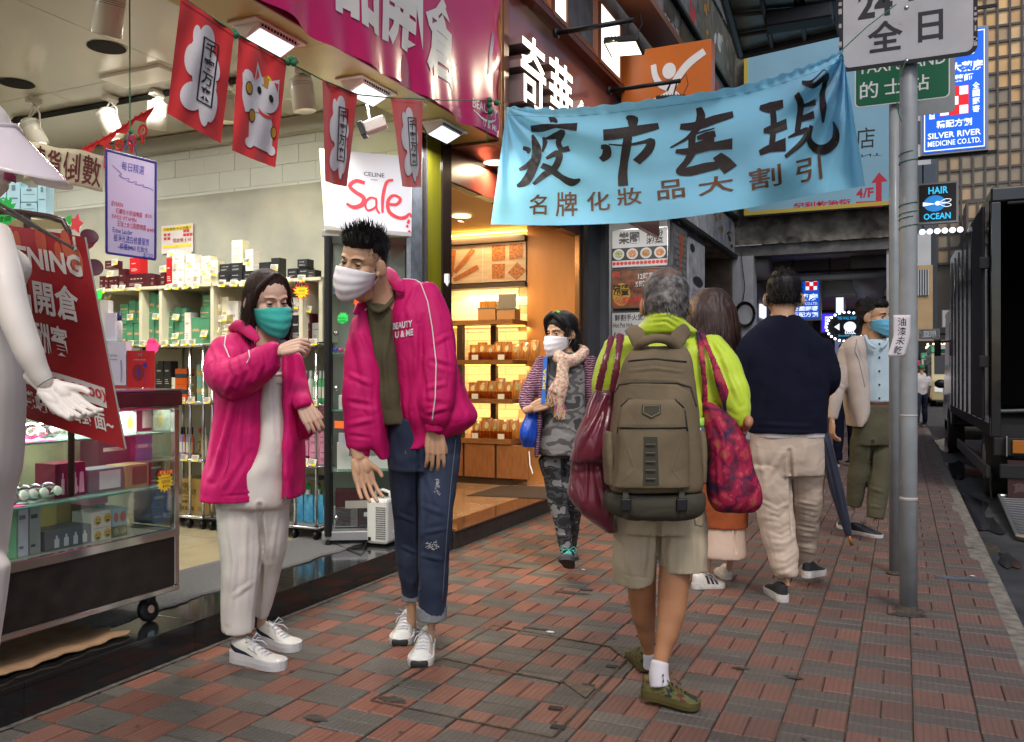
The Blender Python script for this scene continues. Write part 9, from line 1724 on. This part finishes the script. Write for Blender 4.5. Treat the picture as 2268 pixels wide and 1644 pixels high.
m_bg=mat('beige_cotton',(.50,.40,.32,1),.85,crease=.014,csc=8,nz=.06,nsc=5,bump=.3,bsc=180);mb=MB();rows(mb,[(960,1664,1824,.01,.14),(1010,1664,1826,.01,.14),(1050,1670,1822,.02,.13)],T);limb(mb,[(1706,1030,0,42),(1714,1100,0,41),(1721,1165,0,39),(1733,1225,-.04,34),(1742,1268,-.07,26),(1744,1282,-.08,19)],T);limb(mb,[(1784,1030,.02,40),(1786,1095,.08,37),(1784,1145,.15,33),(1781,1195,.22,28),(1783,1238,.28,20)],T)
cloth(mb,.007,'joggers',m_bg,nm,[([(1748,1000),(1752,1080),(1756,1180)],6,-.02)]+[([(1688+k*5,1112+k*21+(k*37)%11),(1722+k*3,1128+k*19),(1752+k*2,1110+k*20-(k*23)%13)],5+k%3,.0065*(-1)**k)for k in range(8)]+[([(1765,1110+k*18),(1808,1118+k*18)],4+k%3,.006*(-1)**k)for k in range(7)]+[([(1680,990),(1700,1100)],8,.01),([(1735,1000),(1700,1060)],8,.01)],.005,(10,10,12),53)
m_bt=mat('black_knit_shoe',(.02,.022,.024,1),.85,nz=.3,nsc=60,bump=.5,bsc=200);h_=G(1737,1335);shoe(nm,h_,h_+CF*.27+CR*.0,wd=.1,h=.1,sole_h=.035,mu=m_bt,ms=m_wso);h_=P(1782,1288,4.97);shoe(nm,h_+Vector((0,0,.02)),h_+CF*.2+CR*.17,wd=.09,h=.1,sole_h=.035,mu=m_bt,ms=m_wso)
um=thing('umbrella',P(1858,1080,4.7),'closed dark navy umbrella with wooden tip held beside the man in navy','umbrella');mb=MB();limb(mb,[(1822,950,-.05,9),(1833,1000,-.05,14),(1850,1070,-.05,15),(1868,1140,-.05,12),(1880,1186,-.05,7)],T,flat=.8);cloth(mb,.005,'canopy',mat('umbrella_navy',(.012,.015,.035,1),.5,sheen=.2),um,[([(1835,990),(1872,1160)],3,.008),([(1826,980),(1862,1150)],3,-.008),([(1845,1000),(1876,1150)],3,-.006)],.002);MB().cyl(P(1879,1184,4.7),P(1887,1208,4.7),.011,.009,12).build('wooden_tip',mat('tip_wood',(.3,.11,.03,1),.35,coat=.3),um,True)
# ================================================================ woman with scarf
T=5.3;sw=person(1250,1270,T,'woman in camouflage trousers and striped cardigan walking with white mask and scarf');F,M3=frame(P(1242,738,T-.03),-46,-8,-2,1.0);hm=head_mesh(F,vox=.0042,female=True)
hd=hand_mesh(P(1180,903,T-.17),CR*.9+CU*.35,-CF+CU*.2,(60,60,40),1,.9,left=False,thumb=15,vox=.0035);body([hm,hd],[[(1250,770,0,18),(1250,850,0,40),(1245,1000,0,40)],[(1200,805,0,14),(1168,880,-.08,11),(1184,902,-.17,9)],[(1305,810,0,14),(1315,960,.05,10)],[(1225,1010,0,26),(1253,1230,-.02,9)],[(1268,1010,0,26),(1258,1235,.3,8)]],sw,m_sk,T,.009)
face_parts(F,sw,(-.3,1,-.1),m_sk,.6,.0022);mask(F,sw,mat('white_mask',(.66,.60,.62,1)),m_wht)
mb=MB();ell(mb,(0,-.022,.05),(.092,.102,.09),n=20);ell(mb,(0,-.065,-.02),(.088,.062,.08));limbw(mb,[(.06,-.03,.02),(.078,-.04,-.05),(.06,-.06,-.1)],[.03,.03,.03],1.3,ref=(1,0,0));limbw(mb,[(-.0,.06,.125),(.05,.062,.09),(.075,.04,.03),(.08,.02,-.03)],[.02,.022,.018,.012],1,ref=(1,0,0));limbw(mb,[(-.01,.06,.125),(-.05,.055,.09),(-.07,.04,.05)],[.018,.018,.01],ref=(1,0,0));me=remesh(mb,.005,3);setV(me,np.array([F@Vector(v)for v in getV(me)]));hr=mobj('hair',me,m_hair,sw,True);blades('hair_strands',me,3800,lambda p,n,r:Vector((0,0,-1))+CR*r.uniform(-.5,.5)+n*.3,.045,.0011,m_hair,hr,15,keep=lambda v,n:(F.inverted()@Vector(v)).y<.035)
mb=MB();mb.tube([F@Vector((-.02,.045,.14)),F@Vector((-.05,.05,.128))],.006,6);mb.build('hair_clip',mat('green_clip',(.05,.45,.05,1),.4),sw)
mb=MB();rows(mb,[(782,1216,1290,0,.09),(830,1208,1300,0,.12),(900,1200,1300,0,.14),(960,1194,1300,0,.15),(1006,1190,1297,0,.14)],T);cloth(mb,.008,'tee_shirt',m_camt,sw,[([(1210,900),(1250,950),(1290,960)],6,.008),([(1220,830),(1230,930)],8,.008),([(1270,850),(1285,960)],7,.008)],.005,(10,10,6),61)
m_cd=mat('purple_cardigan',(.09,.018,.045,1),.9);nt=m_cd.node_tree;gg=nt.nodes.new('ShaderNodeNewGeometry');ww=nt.nodes.new('ShaderNodeTexWave');ww.bands_direction='Z';ww.inputs['Scale'].default_value=22;ww.inputs['Distortion'].default_value=5;ww.inputs['Detail'].default_value=3;ww.inputs['Detail Scale'].default_value=2;rr=nt.nodes.new('ShaderNodeValToRGB');rr.color_ramp.elements[0].position=.72;rr.color_ramp.elements[0].color=(.085,.015,.042,1);rr.color_ramp.elements[1].position=.95;rr.color_ramp.elements[1].color=(.40,.27,.33,1);nt.links.new(gg.outputs['Position'],ww.inputs[0]);nt.links.new(ww.outputs[0],rr.inputs[0]);nt.links.new(rr.outputs[0],nt.nodes['Principled BSDF'].inputs['Base Color'])
mb=MB();rows(mb,[(790,1190,1216,0,.09),(850,1190,1207,0,.11),(930,1187,1200,-.02,.13),(1012,1183,1192,-.02,.12)],T);rows(mb,[(790,1276,1318,0,.09),(850,1290,1320,0,.11),(960,1296,1318,.0,.12),(1015,1296,1312,.02,.1)],T);rows(mb,[(795,1200,1310,.09,.05),(1000,1192,1305,.1,.07)],T)
limb(mb,[(1204,805,0,19),(1184,845,-.04,20),(1167,880,-.08,17),(1166,898,-.12,14),(1178,906,-.16,12)],T);limb(mb,[(1308,808,0,18),(1318,870,.03,16),(1318,950,.05,14)],T);cloth(mb,.007,'cardigan',m_cd,sw,[],.004,seed=63)
mb=MB();limb(mb,[(1222,1015,0,31),(1232,1080,.0,25),(1241,1140,-.01,20),(1250,1190,-.02,16),(1254,1220,-.02,14)],T);limb(mb,[(1266,1015,0,31),(1269,1080,.06,26),(1266,1140,.15,21),(1262,1190,.24,18),(1257,1228,.3,16)],T);cloth(mb,.0075,'trousers',m_camo,sw,[([(1238+k,1185+k*12),(1265,1190+k*12)],4,.008*(-1)**k)for k in range(4)]+[([(1246,1010),(1250,1110)],5,-.02)],.004,(10,10,9),65)
m_sc=mat('multicolour_scarf',(.42,.13,.17,1),.9,col2=(.72,.66,.42,1),nsc=60,bump=1,bsc=120,bdist=.004);mb=MB();limb(mb,[(1235,788,-.12,14),(1262,800,-.14,15),(1292,782,-.05,13),(1280,774,.08,12),(1240,776,.06,11),(1232,786,-.08,13)],T);limb(mb,[(1250,798,-.15,13),(1242,840,-.17,13),(1225,870,-.17,14)],T,flat=.5);limb(mb,[(1248,800,-.16,12),(1246,850,-.18,13),(1240,890,-.17,11),(1238,905,-.16,10)],T,flat=.5);sc_=cloth(mb,.006,'scarf',m_sc,sw,[],.005,(40,40,12),67)
g=MB();gr=random.Random(5);pal=[mat('yarn_%d'%k,c_,.9)for k,c_ in enumerate(((.6,.4,.05,1),(.45,.1,.2,1),(.6,.55,.5,1)))]
for k in range(90):x,y=(gr.uniform(1213,1240),gr.uniform(858,880))if k%2 else(gr.uniform(1230,1250),gr.uniform(888,908));c=P(x,y,T-.18);g.tube([c,c+CU*-.03+CR*gr.uniform(-.015,.015),c+CU*-.06+CR*gr.uniform(-.02,.02)],.0016,4,mi=k%3)
o=g.build('fringe',pal,sc_);o['kind']='stuff'
ibg=thing('shopping_bag',P(1170,950,T-.1),'crinkly blue shopping bag with strap over the woman\'s shoulder','bag');mb=MB();rows(mb,[(905,1170,1192,.02,.04),(935,1158,1192,.0,.07),(965,1151,1190,.0,.09),(990,1158,1188,.0,.06)],T-.08);cloth(mb,.007,'bag_body',mat('blue_woven_plastic',(.01,.07,.48,1),.35,coat=.2,nz=.2,nsc=8),ibg,[([(1180,920),(1162,980)],5,.014),([(1188,930),(1178,985)],5,-.012)],.006,seed=71)
stf=lambda u,v:P(1201+3*v-2.5+9*u+2*v,893-103*v,T-.19+.05*v);MB().surf(stf,2,10,th=.002).build('strap',mat('strap_blue',(.02,.13,.5,1),.5),ibg);text(ibg,'IKEA',lambda u,v:stf(1-v,u),(.30,.15,.75,.85),m_ylw,bold=.03,off=.002)
h_=P(1262,1262,5.26);h_.z=.075;tq=G(1237,1235);tq=h_-CF*.22-CR*.04+Vector((0,0,.06));shoe(sw,h_-Vector((0,0,.03)),tq+Vector((0,0,.015)),wd=.095,h=.095,sole_h=.03,mu=mat('grey_mesh_shoe',(.08,.085,.09,1),.8,nz=.3,nsc=40),ms=mat('charcoal_sole',(.045,.045,.05,1),.7,bump=.8,bsc=70),lace=mat('turquoise_lace',(.08,.5,.42,1),.7))
h_=G(1262,1225);h_.z=0;shoe(sw,h_,h_-CF*.24,wd=.09,h=.09,mu=_mc['grey_mesh_shoe'],ms=_mc['charcoal_sole'])
# ================================================================ woman with long brown hair
T=4.98;lw=person(1560,1300,T,'long haired woman in rust coat and cream skirt, mostly hidden beside the old man');F,M3=frame(P(1576,690,T),175,-8,0,1.0);hm=head_mesh(F,vox=.006,female=True);body([hm],[[(1576,720,0,18),(1580,850,0,38),(1590,1100,0,38)],[(1570,1180,0,16),(1566,1275,.02,8)],[(1620,1180,0,16),(1615,1262,.2,8)]],lw,m_skg,T,.01)
m_rust=mat('rust_coat',(.30,.065,.015,1),.85,nz=.15,nsc=6,bump=.4,bsc=200);mb=MB();rows(mb,[(755,1535,1625,0,.1),(800,1526,1638,0,.12),(960,1535,1645,0,.13),(1165,1548,1655,0,.15)],T);limb(mb,[(1625,785,0,20),(1640,860,0,19),(1645,950,.02,17)],T);limb(mb,[(1535,790,0,18),(1525,900,0,17)],T);cloth(mb,.009,'coat',m_rust,lw,[([(1630,800+k*14),(1655,808+k*14)],4,.006)for k in range(6)],.005,seed=81)
mb=MB();rows(mb,[(1150,1552,1650,0,.13),(1230,1550,1650,0,.15)],T);cloth(mb,.009,'skirt',mat('cream_skirt',(.58,.43,.34,1),.85),lw,[([(1628,1165),(1630,1225)],3,-.02)],.003)
mb=MB();rows(mb,[(640,1556,1598,0,.06),(665,1532,1620,0,.11),(710,1520,1634,-.01,.13),(780,1516,1640,-.03,.12),(840,1522,1643,-.05,.09),(885,1545,1638,-.06,.05)],T);me=remesh(mb,.007,3);sculpt(me,[],.006,(40,40,3),3);mh=mat('chestnut_hair',(.032,.012,.008,1),.55,nz=.4,nsc=60,stretch=(1,1,.1));hr=mobj('hair',me,mh,lw,True);blades('hair_strands',me,3600,lambda p,n,r:Vector((0,0,-1))+CR*r.uniform(-.08,.08),.13,.0014,mh,hr,19,bend=.03)
h_=G(1534,1304);sh,uf=shoe(lw,h_,G(1596,1300),wd=.09,h=.09,sole_h=.028,mu=m_wl_,ms=m_wso,lace=m_ls,L=.2);ctr=h_+CR*.09;q=MB()
for k in range(3):stroke_on(q,lambda u,v:uf(.5+.5*(1-v),u)+(uf(.5+.5*(1-v),u)-ctr).normalized()*.002,[(.42+.08*k,.62),(.46+.08*k,.08)],.05,off=.001,seg=.05,asp=1)
q.build('black_stripes',m_pk,sh);h_=G(1612,1285);shoe(lw,h_,h_+CF*.2,wd=.09,h=.09,mu=m_wl_,ms=m_wso)
# ================================================================ man in the beige blazer
T=6.3;sm_=person(1925,1180,T,'man in beige blazer, pale blue shirt and blue mask looking towards the road');F,M3=frame(P(1936,703,T),42,-4,0,1.08);hm=head_mesh(F,vox=.0045);hd=hand_mesh(P(1843,935,T-.06),CU*-1,-CR,(30,30,20),2,.95,vox=.004)
body([hm,hd],[[(1936,735,0,16),(1940,770,0,16),(1940,830,0,26),(1940,900,0,32)],[(1872,780,0,12),(1852,880,-.04,9),(1843,935,-.06,7)],[(1905,950,0,20),(1888,1130,.1,7)],[(1952,950,0,20),(1938,1160,-.05,7)]],sm_,m_sk,T,.01)
face_parts(F,sm_,(.5,1,0),m_sk,.5);mask(F,sm_,mat('blue_mask',(.12,.40,.58,1),.75),m_wht);short_hair(F,sm_,m_hair,22,2500,.022,lambda l,r:(l.x*3,-.6,.5 if l.z>.06 else-.8),.95,1.05)
mb=MB();rows(mb,[(752,1912,1972,0,.07),(775,1905,1985,0,.1),(890,1908,1985,0,.11)],T);shd=cloth(mb,.009,'shirt',mat('pale_blue_shirt',(.42,.53,.60,1),.8,nz=.04,nsc=6),sm_,[([(1930,800),(1925,880)],5,.006)],.003)
for k in range(5):f=hit_fn(shd);f.t0=T;mb=MB();mb.sphere(f(1948,762+k*30,.004),.007,8);mb.build('button',m_pk,sm_)
mb=MB();limb(mb,[(1916,744,-.06,4),(1926,762,-.11,4,.4),(1940,772,-.12,3)],T);limb(mb,[(1968,744,-.06,4),(1963,760,-.11,4,.4),(1951,772,-.12,3)],T);cloth(mb,.006,'shirt_collar',_mc['pale_blue_shirt'],sm_,[],.001)
m_bz=mat('beige_wool',(.47,.40,.36,1),.85,nz=.08,nsc=6,bump=.35,bsc=250);mb=MB();rows(mb,[(745,1888,1912,0,.07),(770,1864,1914,0,.12),(830,1868,1918,0,.14),(890,1874,1920,0,.15),(925,1880,1915,0,.15),(944,1884,1900,0,.14)],T);rows(mb,[(750,1972,1996,0,.07),(780,1972,2010,0,.12),(880,1976,2008,0,.14),(940,1985,2005,0,.13)],T);rows(mb,[(750,1890,1995,.1,.06),(940,1884,2002,.1,.07)],T);limb(mb,[(1874,775,0,17),(1862,840,-.02,15),(1850,895,-.04,13),(1844,928,-.05,11)],T);limb(mb,[(2002,780,0,15),(2008,900,0,12)],T)
bzr=cloth(mb,.008,'blazer',m_bz,sm_,[([(1896,750),(1912,800),(1918,850)],3,.012),([(1870,800),(1880,900)],6,.01),([(1855,850),(1870,860)],4,.008)],.004,(10,10,5),91)
line_on(bzr,[(1898,752),(1893,778),(1902,796),(1916,858)],.0022,'lapel_edge',mat('lapel_shadow',(.2,.17,.15,1),.9),sm_,T)
mb=MB();rows(mb,[(888,1898,1990,0,.105),(901,1898,1990,0,.108)],T);mb.build('belt',mat('brown_belt',(.08,.02,.01,1),.35),sm_,True);mb=MB();rows(mb,[(897,1896,1990,0,.11),(960,1888,1988,0,.12),(985,1888,1985,0,.11)],T);limb(mb,[(1910,970,0,25),(1900,1050,.05,21),(1891,1120,.1,17)],T);limb(mb,[(1958,970,0,27),(1948,1060,-.02,24),(1938,1148,-.05,18)],T);cloth(mb,.008,'chinos',mat('olive_chino',(.075,.07,.04,1),.85,bump=.3,bsc=200),sm_,[([(1932,980),(1925,1060)],5,-.02),([(1925,1080),(1955,1090)],5,.008),([(1925,1120),(1950,1125)],4,.008)],.004,(10,10,8),93)
t_=G(1955,1192);shoe(sm_,t_+CF*.2-CR*.17,t_,wd=.095,h=.09,mu=mat('navy_leather',(.015,.017,.03,1),.5),ms=m_wso,lace=m_pk);t_=P(1866,1172,6.5);shoe(sm_,t_+CF*.2+CR*.1+Vector((0,0,.03)),t_+Vector((0,0,.0)),wd=.095,h=.09,mu=_mc['navy_leather'],ms=m_wso)
# ================================================================ distant walkers
def walker(px,py,lab,top,legs,cap,hk=1,grp='distant walkers'):
 g=G(px,py);t=thing('person',(g.x,g.y,0),lab,'person',grp);tt=(g-CP).dot(CF);s=FL/tt*hk;q=lambda x,z,dt=0:(px+x*s,py-z*s,dt)
 F,_=frame(P(*[*q(0,1.52)[:2],tt]),175,-5,0,hk);body([head_mesh(F,vox=.009)],[[(*q(0,1.4),.05*s),(*q(0,1.0),.09*s)],[(*q(.2,1.25),.04*s),(*q(.26,.98),.035*s),(*q(.24,.75,-.1),.03*s)]],t,m_sk,tt,.012)
 mb=MB();limb(mb,[(*q(0,1.38),.12*s),(*q(0,1.2),.19*s),(*q(0,.85),.16*s)],tt,flat=.6);limb(mb,[(*q(.19,1.3),.06*s),(*q(.25,1.08),.055*s)],tt);limb(mb,[(*q(-.19,1.3),.06*s),(*q(-.24,1.0),.05*s)],tt);cloth(mb,.012,'shirt',top,t,[],.006)
 mb=MB();limb(mb,[(*q(-.08,.88),.1*s),(*q(-.09,.5),.07*s),(*q(-.1,.1),.055*s)],tt);limb(mb,[(*q(.08,.88),.1*s),(*q(.1,.5,.1),.07*s),(*q(.1,.1,.2),.055*s)],tt);cloth(mb,.012,'trousers',legs,t,[],.006)
 mb=MB();ell(mb,(0,-.02,.05),(.088,.1,.085));mb.v=[tuple(F@Vector(v))for v in mb.v];mb.build('hair' if cap is None else 'cap',cap or m_hair,t,True)
 for x in(-.1,.1):h_=P(*[*q(x,.0)[:2],tt+(.15 if x>0 else 0)]);h_.z=.01;shoe(t,h_,h_+CF*.24,mu=m_bt,ms=m_wso)
walker(2040,946,'distant pedestrian in white tee shirt and green cap by the minibus',m_wht,m_jean,mat('green_cap',(.03,.22,.1,1),.8),.87);walker(1872,1036,'pedestrian in dark trousers hidden behind the man in the beige blazer',m_nv,m_nv,None)
# ================================================================ mannequin at the left edge
T=1.76;mq=thing('mannequin',P(-90,2180,T),'cropped white shop mannequin in a clear plastic visor holding a red board','mannequin');mq.location.z=0;m_mq=mat('mannequin_gloss',(.78,.70,.62,1),.5,nz=.04,nsc=6,coat=.05)
F,M3=frame(P(-66,322,T),82,-4,0,.95);hm=head_mesh(F,vox=.004);mb=MB();core=MB()
rows(core,[(455,-110,-30,.02,.05),(500,-200,-8,.02,.08),(550,-230,22,0,.1),(600,-235,40,0,.12),(650,-230,30,0,.11),(740,-210,22,.0,.1),(830,-205,33,0,.11),(900,-215,34,0,.12),(1035,-225,24,0,.13),(1120,-235,2,0,.13),(1300,-230,-20,0,.12)],T);ell(core,P(15,592,T-.04),(.036,.05,.042),n=18)
limb(core,[(-60,1250,0,75),(-80,1600,0,55),(-80,1900,0,46),(-80,2120,0,30)],T);limb(core,[(-180,1250,0,75),(-190,1600,0,55),(-190,1900,0,46),(-190,2120,0,30)],T);limb(core,[(-12,520,-.06,36),(8,600,-.13,38),(30,690,-.15,35),(60,770,-.15,31),(86,825,-.14,24),(104,856,-.13,19)],T)
addmesh(mb,remesh(core,.006,5));addmesh(mb,hm);addmesh(mb,hand_mesh(P(106,858,T-.13),CR*.76+CU*-.65,CF*.6-CU*.5-CR*.2,((14,24,18),(20,32,22),(24,36,25),(28,36,25)),1,.70,thumb=30,left=False));mb.build('body',m_mq,mq,True)
mb=MB();a,b=P(82,858,T-.152),P(119,836,T-.152);mb.tube([a,a.lerp(b,.5)-CF*.006,b],.0009,5);mb.build('wrist_seam',mat('seam_dark',(.1,.09,.08,1),.8),mq);mb=MB();f_=lambda u,v:F@Vector((.024*(u-.5)*1.4,.098+.006*math.sin(math.pi*u),-.066+.016*(v-.5)));mb.surf(f_,8,5,th=.003);mb.build('lips',mat('pink_lips',(.45,.06,.16,1),.3),mq,True)
MB().lathe([(0,.02),(.16,.02),(.17,.0)],Vector((P(-130,2180,T).x,P(-130,2180,T).y,0)),n=30).build('base_plate',m_chr,mq,True)
vz=thing('plastic_visor',P(40,350,T-.02),'clear pinkish plastic sun visor worn by the mannequin','visor');pv=bpy.data.materials.new('pink_clear_plastic');pv.use_nodes=True;b=pv.node_tree.nodes['Principled BSDF'];b.inputs['Base Color'].default_value=(.88,.78,.80,1);b.inputs['Alpha'].default_value=.6;b.inputs['Roughness'].default_value=.12
def vis(u,v):a=-1.35+2.7*u;r=.105+.0*v;o=v*.14*math.cos(a*.9)**.8;return F@Vector((.088*math.sin(a)*(1+.25*v),.100*math.cos(a)+o*.95,.045-.02*abs(math.sin(a))-v*.115*(.65+.35*math.cos(a))))
MB().surf(vis,30,12,th=.0015).build('brim',pv,vz,True);MB().tube([vis(u/20,0)for u in range(21)],.006,6).build('band',pv,vz,True)
gr=random.Random(12)
for px,py,s_,c_,lab in((1218,1400,.03,'white_paper','small torn white paper scrap on the paving right of the white trainers'),(2153,1276,.022,'white_paper','tiny white scrap at the foot of the nearer sign pole'),(1292,1262,.02,'white_paper','white speck of paper beside the turquoise laced shoe'),(2095,1012,.04,'rust_coat','crumpled orange wrapper lying in the gutter')):
 c=G(px,py,ZR+.005 if px==2095 else .004);MB().prism([c+Vector((s_*math.cos(a)*gr.uniform(.5,1.2),s_*.5*math.sin(a)*gr.uniform(.5,1.2),0))for a in(0,1.1,2.2,3.4,4.6,5.5)],(0,0,.003)).build('litter',_mc[c_])
 tag(bpy.data.objects[[o.name for o in COL.objects if o.name.startswith('litter')][-1]],lab,'litter')
m_st=mat('stain_dark',(.045,.038,.032,1),.75,nz=.5,nsc=30);m_st2=mat('gum_spot',(.05,.046,.042,1),.8);mb=MB();m2=MB()
for px,py,rx,ry in((1262,1312,.13,.03),(1300,1305,.05,.03),(1190,1392,.09,.012),(1640,1480,.04,.02),(870,1550,.07,.03),(1420,1345,.1,.02),(1760,1500,.05,.02),(1120,1255,.16,.02),(2010,1362,.11,.05),(700,1590,.06,.03)):
 c=G(px,py,.0036);n=18;mb.add([c+Vector((rx*math.cos(a)*gr.uniform(.55,1.1),ry*math.sin(a)*gr.uniform(.5,1.2),0))for a in[2*math.pi*k/n for k in range(n)]],[tuple(range(n))])
for k in range(120):
 c=Vector((gr.uniform(XF+.1,XK-.05),1.9+gr.random()**1.5*9,.0033));r_=gr.uniform(.004,.012);m2.add([c+Vector((r_*math.cos(a),r_*math.sin(a)*gr.uniform(.7,1),0))for a in[2*math.pi*q/9 for q in range(9)]],[tuple(range(9))])
for b_,n_,m_ in((mb,'stains',m_st),(m2,'gum_spots',m_st2)):tag(b_.build(n_,m_,pav),kind='stuff')
for o in list(COL.objects):
 if o.parent and o.name.split('.')[0]in('knots','red_print','ochre_patch','bolt','black_print','yellow_print','brush_character','lettering','thread_ends','laces','light_dots','flower_print','cat_print','poster_print','paint_wear','cooling_fins','vent_slots','louvre_slots','grille_slots','vent_blades','handling_symbols','support_bar'):o['kind']='stuff'
